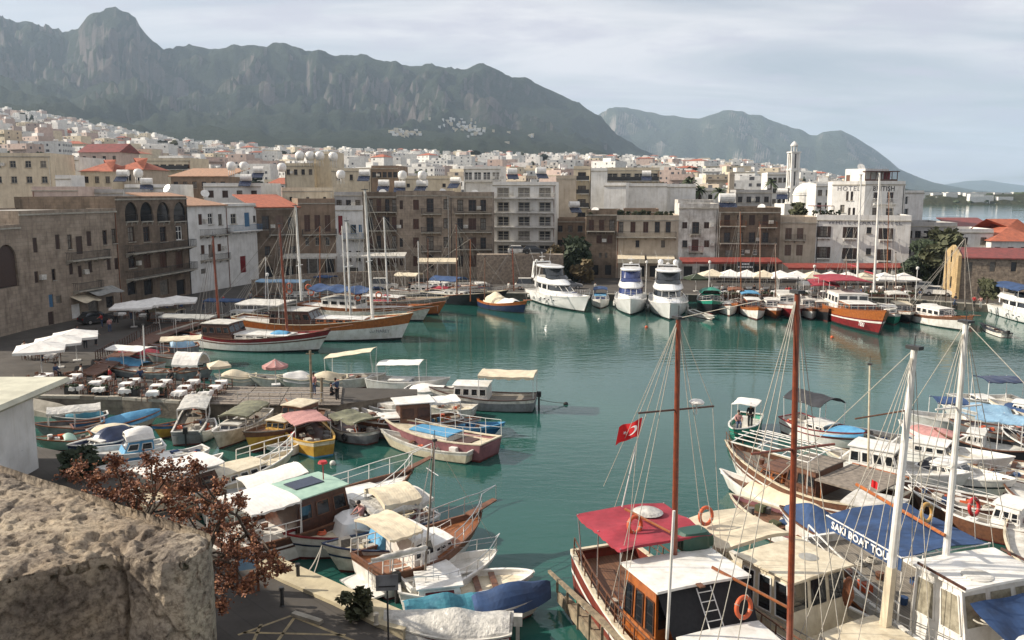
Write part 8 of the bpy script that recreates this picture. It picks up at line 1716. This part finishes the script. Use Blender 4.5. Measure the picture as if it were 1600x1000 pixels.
 for i,x in enumerate(range(1100,1430,12)):
  p=at(x,464.5,1.0);r=empty('flower_box',p,0,f'{(ON + ["thirteenth", "fourteenth", "fifteenth", "sixteenth", "seventeenth", "eighteenth", "nineteenth", "twentieth", "eighth from last", "seventh from last", "sixth from last", "fifth from last", "fourth from last", "third from last", "next to last", "last"])[i]} plant box from the green parasol along the quay edge','planter','plant boxes along the front quay');b=MB();b.box(-.5,.5,-.18,.18,0,.45);b.build('box','brown_wood',r);b=MB()
  for k in range(7):b.blob((random.uniform(-.45,.45),0,random.uniform(.5,.75)),.16,.16,.16,5,3,.4)
  b.build('plants',random.choice(['leaf_dark','leaf_mid','leaf_olive']),r)
 shirts=['dirty_white','denim','black_cloth','red_shirt','pink_cloth','grey_cloth','blue_cloth'];k=0
 spots=[(1128,462,'in front of the leftmost cream parasols'),(1138,463,'beside the leftmost cream parasols'),(1178,462,'near the fourth cream parasol'),(1233,464,'before the shuttered house'),(1290,466,'below the hotel lettering'),(1305,465,'near the eighth cream parasol'),(1345,467,'behind the two white gulet masts'),(1398,469,'near the end of the parasol row'),(1437,470,'beside the last parasol'),(1492,478,'near the corner of the customs house'),(1521,481,'in front of the customs house'),(1532,482,'right before the customs house wall'),(930,458,'between the motor yachts'),(1003,459,'behind the middle motor yacht'),(795,457,'near the retaining wall'),(690,456,'behind the black hulled gulet'),(640,457,'behind the boat with dark red covers'),(302,486,'on the shaded quay under the arcaded house'),(172,520,'on the shaded quay near the dark car'),(150,540,'walking beside the boardwalk')]
 for x,y,w_ in spots:
  sh=shirts[k%7];person(at(x,y,1.005),random.uniform(0,6.28),['stand','walk','stand','reach'][k%4],sh,['denim','black_cloth','grey_cloth'][k%3],f'{"walking" if k % 4 == 1 else "standing"} person in {dict(dirty_white="white", denim="dark blue", black_cloth="black", red_shirt="red", pink_cloth="pink", grey_cloth="grey", blue_cloth="bright blue")[sh]} top {w_}',1.0,'people strolling on the quay');k+=1
 for i,x in enumerate([1112,1151,1190,1229,1268,1307,1346,1385,1411]):person(at(x,461,1.0)+Vector((.3,.9,.0)),math.pi,'sit',shirts[(i*3+1)%7],'black_cloth',f'seated diner, {ON[i]} from the green parasol, under the cream parasols',1,'diners on the front quay')
 for i,(x,y)in enumerate([(40,560),(66,566),(96,552),(122,534),(134,546),(160,512),(182,506),(205,500),(232,503),(262,490),(284,492),(318,486),(350,480),(392,474)]):
  sh=shirts[(i*2)%7];person(at(x,y,1.005),i*1.7,['walk','stand','reach'][i%3],sh,'denim' if i%2 else 'black_cloth',f'person strolling on the shaded quay, {(ON + ["thirteenth", "last"])[i]} counted from the left edge',1,'people on the shaded quay')
 for i,(x,y)in enumerate([(128,592),(172,596),(220,597),(268,600),(312,602),(88,590)]):person(at(x,y,1.205),[2.2,-1.2,.6,3.0,1.4,-2.0][i],'sit',shirts[(i*3)%7],'black_cloth',f'seated guest, {ON[i] if i < 5 else "nearest the white wall"} between the white tables of the pier',1,'guests on the restaurant pier')
 for i,(x0,x1,y)in enumerate([(150,178,566),(184,214,549),(220,250,531)]):
  a=at(x0,y,1);r=empty('cafe_fence',a,0,f'{["near", "middle", "far"][i]} length of dark lattice fence along the boardwalk','fence');d=at(x1,y-17,1)-a;b=MB()
  for k in range(9):p=d*k/8;b.box(p.x-.03,p.x+.03,p.y-.03,p.y+.03,0,1.05)
  b.tube((0,0,1.02),d+Vector((0,0,1.02)),.03,n=4);b.tube((0,0,.5),d+Vector((0,0,.5)),.02,n=4);b.build('lattice','dark_wood',r)
 b=empty('mooring_buoy',at(884,632,0),0,'small dark buoy at the end of the long mooring line in open water','buoy');q=MB();q.blob((0,0,.05),.2,.2,.18,10,6);q.build('float','rubber',b)
 b=empty('mooring_line',at(884,632,0),0,'slack dark mooring line running from the glazed cabin boat to the buoy','rope');q=MB();q.sag((0,0,.12),at(836,622,.8)-at(884,632,0),.1,.03);q.build('line','dark_rope',b)
 for i,(x,y,m,lab)in enumerate([(936,500,'dirty_white','white buoy ahead of the small navy-topped boat'),(1010,512,'buoy_orange','orange buoy in front of the middle motor yacht'),(744,668,'dirty_white','white float beside the blue open boats'),(1300,528,'buoy_orange','orange buoy off the varnished gulet'),(520,726,'dirty_white','white float in front of the yellow rimmed boat')]):
  b=empty('mooring_buoy',at(x,y,0),0,lab,'buoy');q=MB();q.blob((0,0,.08),.2,.2,.2,10,6);q.build('float',m,b)
 person(at(491,617,1.33),2.6,'stand','pink_cloth','denim','person in pink top standing next to the tall timber post')
 person(at(527,626,1.2),1.0,'reach','denim','black_cloth','person in dark blue bending over boxes at the pier end')
 person(at(518,624,1.2),-1.5,'sit','black_cloth','black_cloth','person in black sitting on the pier end beside the bending one',1.0)
 person(GREEN.mw@Vector((GREEN.X(.42),.35,GREEN.dz(.4))),GREEN.rz-1.5,'stand','black_cloth','black_cloth','person in black steering the green motor boat')
 person(GREEN.mw@Vector((GREEN.X(.55),-.35,GREEN.dz(.5))),GREEN.rz-1.2,'sit','pink_cloth','denim','person in pale pink sitting in the green motor boat')
 person(at(566,836,.75),2.2,'reach','pink_cloth','grey_cloth','person in pink shirt leaning under the cream awning of the double-ended boat')
 wb=empty('white_building',(-28.1,47.5,.8),0,'white plastered hut with an overhanging flat roof at the left edge','building')
 b=MB();b.box(-12,0,-9.3,0,0,4.45);b.build('wall','plaster_white',wb)
 b=MB();b.add([(-13,-9.8,4.46),(.55,-9.8,4.46),(.55,.5,4.46),(-13,.5,4.46),(-13,-10.2,4.75),(1.0,-10.2,4.75),(1.0,2.6,4.75),(-13,2.6,4.75),(-13,-10.1,5.0),(.85,-10.1,5.0),(.85,2.4,5.0),(-13,2.4,5.0)],[(0,3,2,1),(0,1,5,4),(1,2,6,5),(2,3,7,6),(4,5,9,8),(5,6,10,9),(6,7,11,10),(8,9,10,11),(3,0,4,7),(7,4,8,11)]);mat('roof_cream',(.56,.55,.44),(.42,.41,.33),.8,.9,.2,5);b.build('roof','roof_cream',wb)
 p=at(20,700,.8);c,t=crown_mesh('leaf_autumn',9,7,.10,60);r=empty('bare_shrub',at(18,742,.8),0,'bare twiggy shrub in front of the white hut wall','shrub');b=MB();random.seed(4)
 for k in range(60):a=random.uniform(0,6.28);q=Vector((math.cos(a)*random.uniform(.1,1.0),math.sin(a)*.5,random.uniform(.5,1.7)));b.tube((0,0,0),q*.6,.012,n=3);b.tube(q*.6,q+Vector((random.uniform(-.2,.2),0,.2)),.007,n=3)
 b.build('twigs','bark',r)
 tree(*at(132,742,.8),.62,'leaf_dark','dark evergreen shrub at the foot of the red-leaved tree',2,.8,'shrub','shrub',stem=.35)
 tree(*(at(560,965,.9)),.40,'leaf_olive','round grey-green shrub growing on the edge of the mooring step',3,.8,'shrub','shrub',stem=.38)
 p=at(607,1003,.8);r=empty('road_sign',p,.1,'blank grey back of a square sign on a thin pole by the mooring step','sign');h=zat(920,p.y)-.8;b=MB();b.tube((0,0,0),(0,0,h),.035,n=7);b.build('pole','dark_steel',r);b=MB();b.box(-.40,.40,-.05,-.036,h-.05,h+.55);b.build('plate','grey_hull',r);b=MB();b.box(-.3,.3,-.08,-.053,h+.1,h+.14);b.build('bracket','dark_steel',r)
 for i,(x,y,hh,m)in enumerate([(441,947,.8,'dark_steel'),(466,905,.7,'dark_steel'),(588,975,.45,'concrete'),(395,925,.9,'rust')]):
  p=at(x,y,.8 if i!=2 else .95);r=empty('bollard',p,0,['thin black bollard on the shaded paving','short black bollard at the inner end of the mooring step','stubby stone bollard at the outer end of the mooring step','rusty bollard under the red-leaved tree'][i],'bollard');b=MB();b.lathe([(.12,0),(.08,.05),(.08,hh*.8),(.12,hh*.84),(.1,hh)],10);b.build('shaft',m,r)
 r=empty('board_stand',at(386,926,.8),.4,'red framed notice stand with a blue panel behind the red leaves','sign')
 for x in(-.35,.45):b=MB();b.box(x-.05,x+.05,-.05,.05,0,1.9);b.build('post','rust',r)
 b=MB();b.box(-.3,.4,-.03,.03,1.0,1.8);b.build('panel','light_blue',r)
 b=MB();q=at(480,968,.8);b.box(-.7,.7,-.12,.12,0,.14);tag(b.build('kerb_stone','concrete',loc=q,rz=-.5),'loose pale kerb stone lying on the shaded paving','kerb stone')
 random.seed(77);base=at(318,985,.8);base.y=min(base.y,31.5);tr=empty('autumn_tree',base,0,'half bare tree with clusters of red-brown leaves behind the foreground wall','tree')
 cl=[(118,738,.9),(150,750,.8),(178,722,.7),(192,745,.9),(215,765,.9),(236,722,.7),(243,748,.8),(270,735,.8),(262,775,1.0),(295,760,.9),(305,730,.6),(320,785,.9),(290,800,.9),(342,762,.6),(350,800,.8),(335,830,1.0),(365,842,1.0),(390,820,.8),(372,872,1.0),(402,858,.9),(425,868,.7),(345,880,.9),(410,895,.7),(362,908,.8),(330,915,.7),(385,915,.5),(172,775,.8),(210,792,.7),(375,785,.5),(440,890,.5),(345,945,.4),(300,850,1.1),(260,820,.9)]
 cen=[]
 for x,y,r_ in cl:Y=base.y+random.uniform(-2.2,1.8);p=atY(x,y,Y);cen.append((p,r_))
 w=MB();fork=base+Vector((0,0,2.2));w.tube((0,0,0),fork-base,.2,.15,8);lim=[]
 for k in range(6):a=k*1.05;q=base+Vector((math.cos(a)*2.3-.5,math.sin(a)*1.2,3.8+.6*math.sin(k*2)));w.tube(fork-base,q-base,.12,.07,6);lim.append(q)
 lf=[MB(),MB()]
 for p,r_ in cen:
  q=min(lim,key=lambda v:(v-p).length);m_=q.lerp(p,.5)+Vector((random.uniform(-.3,.3),0,random.uniform(-.2,.3)));w.tube(q-base,m_-base,.06,.04,5);w.tube(m_-base,p-base,.04,.02,5)
  for k in range(17):
   d=Vector((random.gauss(0,1),random.gauss(0,1),random.gauss(.2,.9))).normalized();e=p+d*r_*random.uniform(.5,1.1)*.75;w.tube(p-base,e-base,.014,.006,3,False)
   for j in range(24):
    t=random.uniform(.2,1.1);c_=p.lerp(e,t)+Vector((random.gauss(0,.06),)*1+(random.gauss(0,.06),random.gauss(0,.06)));s_=random.uniform(.03,.08);a=Vector((random.gauss(0,1),random.gauss(0,1),random.gauss(0,.6))).normalized();o=a.orthogonal().normalized()*s_*.6;a=a*s_;c_-=base
    lf[0 if random.random()<.68 else 1].add([c_-a,c_-o,c_+a,c_+o],[(0,1,2,3)])
 w.build('trunk','bark',tr);lf[0].build('crown','leaf_autumn',tr);lf[1].build('crown','leaf_autumn_bright',tr,label='brighter orange leaves of the tree')
shore()
def parapet():
 m=bpy.data.materials.new('weathered_limestone');m.use_nodes=True;MAT['weathered_limestone']=m;n,l=m.node_tree.nodes,m.node_tree.links;b=n['Principled BSDF'];b.inputs['Roughness'].default_value=.95;b.inputs['Specular IOR Level'].default_value=.2
 g=N(n,'ShaderNodeNewGeometry')
 n1=N(n,'ShaderNodeTexNoise',i_Scale=4.5,i_Detail=8.0,i_Roughness=.65);l.new(g.outputs['Position'],n1.inputs[0])
 r1=N(n,'ShaderNodeValToRGB');l.new(n1.outputs['Fac'],r1.inputs[0]);e=r1.color_ramp.elements;e[0].position=.33;e[0].color=(.17,.145,.125,1);e[1].position=.64;e[1].color=(.64,.54,.40,1);x=e.new(.48);x.color=(.44,.375,.295,1)
 n2=N(n,'ShaderNodeTexNoise',i_Scale=48.0,i_Detail=9.0,i_Roughness=.72);l.new(g.outputs['Position'],n2.inputs[0])
 r2=N(n,'ShaderNodeValToRGB');l.new(n2.outputs['Fac'],r2.inputs[0]);e=r2.color_ramp.elements;e[0].position=.36;e[0].color=(.25,.23,.22,1);e[1].position=.56;e[1].color=(1,1,1,1)
 n3=N(n,'ShaderNodeTexNoise',i_Scale=1.6,i_Detail=7.0,i_Roughness=.6);l.new(g.outputs['Position'],n3.inputs[0])
 r3=N(n,'ShaderNodeValToRGB');l.new(n3.outputs['Fac'],r3.inputs[0]);e=r3.color_ramp.elements;e[0].position=.40;e[0].color=(.62,.57,.54,1);e[1].position=.58;e[1].color=(1,1,1,1)
 m1=N(n,'ShaderNodeMix',data_type='RGBA',blend_type='MULTIPLY');m1.inputs[0].default_value=.85;l.new(r1.outputs[0],m1.inputs[6]);l.new(r2.outputs[0],m1.inputs[7])
 m2=N(n,'ShaderNodeMix',data_type='RGBA',blend_type='MULTIPLY');m2.inputs[0].default_value=.7;l.new(m1.outputs[2],m2.inputs[6]);l.new(r3.outputs[0],m2.inputs[7]);l.new(m2.outputs[2],b.inputs['Base Color'])
 nb=N(n,'ShaderNodeTexNoise',i_Scale=55.0,i_Detail=8.0,i_Roughness=.7);l.new(g.outputs['Position'],nb.inputs[0]);bp=N(n,'ShaderNodeBump',i_Strength=1.0,i_Distance=.02);l.new(nb.outputs['Fac'],bp.inputs['Height']);l.new(bp.outputs[0],b.inputs['Normal'])
 z0=15.85;F=[(-1.00,2.50),(-1.10,2.47),(-1.29,2.53),(-1.55,2.34),(-2.2,1.98),(-3.6,1.2)];K=[(-.985,2.66),(-1.10,2.735),(-1.30,2.86),(-1.62,3.06),(-2.2,3.42),(-3.6,4.3)]
 tt=[0,.08,.2,.38,.66,1.0]
 def pl(P,t):return Vector((interp([(a,p[0])for a,p in zip(tt,P)],t),interp([(a,p[1])for a,p in zip(tt,P)],t),0))
 nt,nf,nk,nb_=380,120,110,30;g_=MB()
 tj=.178
 def fn(u,v):
  t=u**1.35;f,k=pl(F,t),pl(K,t);mid=(f+k)/2;end=smooth(0,.035,t)**.5;f=mid+(f-mid)*end;k=mid+(k-mid)*end
  s=v*(nf+nk+nb_);c=.05
  if s<nf:q=s/nf;d=(1-q)**1.25*1.5;p=Vector((f.x,f.y,z0-d));side=0
  elif s<nf+nk:q=(s-nf)/nk;p=f.lerp(k,q);w=(k-f).length;e=min(q,1-q)*w;p.z=z0-.035*math.exp(-e/.045);side=1;d=0
  else:q=(s-nf-nk)/nb_;d=q**2.5*1.5;p=Vector((k.x,k.y,z0-d));side=2
  out=(f-k).normalized()if side==0 else Vector((0,0,1))if side==1 else(k-f).normalized()
  P=Vector((p.x,p.y,p.z));h=.016*noise.fractal(P*2.4,1.0,2.1,3)+.009*noise.fractal(P*15,1.0,2.0,4)
  pit=noise.noise(P*8.5+Vector((5,1,2)));h-=.009*smooth(.25,.5,pit);pit=noise.noise(P*30+Vector((1,7,2)));h-=.012*smooth(.15,.4,pit)
  if side==0 and d>0:
   gx=(u-.275-.006*noise.noise(Vector((d*9,1,0))))/.006;h-=.035*math.exp(-gx*gx)
   if u>.275:gy=(d-.42-.05*noise.noise(Vector((u*12,3,0))))/.012;h-=.03*math.exp(-gy*gy)
   cr=(d-.10-.9*(.27-u)+.03*noise.noise(Vector((u*30,0,4))))/.008
   if u<.275:h-=.02*math.exp(-cr*cr)
   h*=min(1,d/.03+.35)
  if side==2:h*=min(1,d/.05+.3)*.5
  if side==1:h*=min(1,e/.04+.35)
  hole=(p-Vector((-1.32,2.66,z0))).length if side==1 else 9
  if hole<.2:h-=.045*(1-hole/.2)*(1+noise.noise(P*20))
  return p+out*h
 g_.grid(fn,nt,nf+nk+nb_);o=g_.build('parapet_block','weathered_limestone',smooth=True,label='big pitted limestone block of the castle wall in the near left corner',cat='stone block')
parapet()
def castle():
 b=MB();P=[(-37,37),(-60,37),(-60,-12),(3,-12),(2.6,-.8),(-.6,-.6),(-3.2,1.35),(-1.5,2.45),(-1.05,2.62),(-3.5,4.15),(-12,6),(-31,20),(-31.5,31)]
 b.prism(P,-3,14.45);b.build('bastion_wall','rubble',fix=True,label='tall stone castle bastion under the pitted limestone block',cat='castle wall')
 b=MB();P=[(-37,37),(-60,37),(-60,-12),(-6,-12),(-6,1.6),(-3.62,1.3),(-3.62,4.25),(-12,6),(-31,20),(-31.5,31)]
 b.prism(P,14.455,15.8);b.build('bastion_parapet','rubble',fix=True,label='flat top course of the castle bastion left of the limestone block',cat='castle wall')
castle()
def tell_apart():
 by={}
 for o in COL.objects:
  if o.parent is None and o.get('label')and o.get('group'):by.setdefault(o['label'],[]).append(o)
 for lab,os_ in by.items():
  if len(os_)<2:continue
  os_.sort(key=lambda o:o.location.x/max(1,o.location.y));n=len(os_)
  W={2:['left','right'],3:['left','middle','right']}.get(n)or['leftmost','second','third','fourth','fifth','sixth','seventh','eighth'][:n-1]+['rightmost']
  for o,w in zip(os_,W+['']*n):o['label']=(w+' '+lab).strip()
tell_apart()
def haze():
 m=bpy.data.materials.new('haze_air');m.use_nodes=True;n,l=m.node_tree.nodes,m.node_tree.links;n.clear()
 o=N(n,'ShaderNodeOutputMaterial');v=N(n,'ShaderNodeVolumePrincipled');v.inputs['Color'].default_value=(.63,.80,1.0,1);v.inputs['Density'].default_value=6.8e-5;v.inputs['Anisotropy'].default_value=.15
 l.new(v.outputs[0],o.inputs['Volume']);MAT['haze_air']=m
 b=MB();b.box(-9600,17500,-120,17600,-8.5,1150);b.build('haze','haze_air',kind='stuff')
haze()
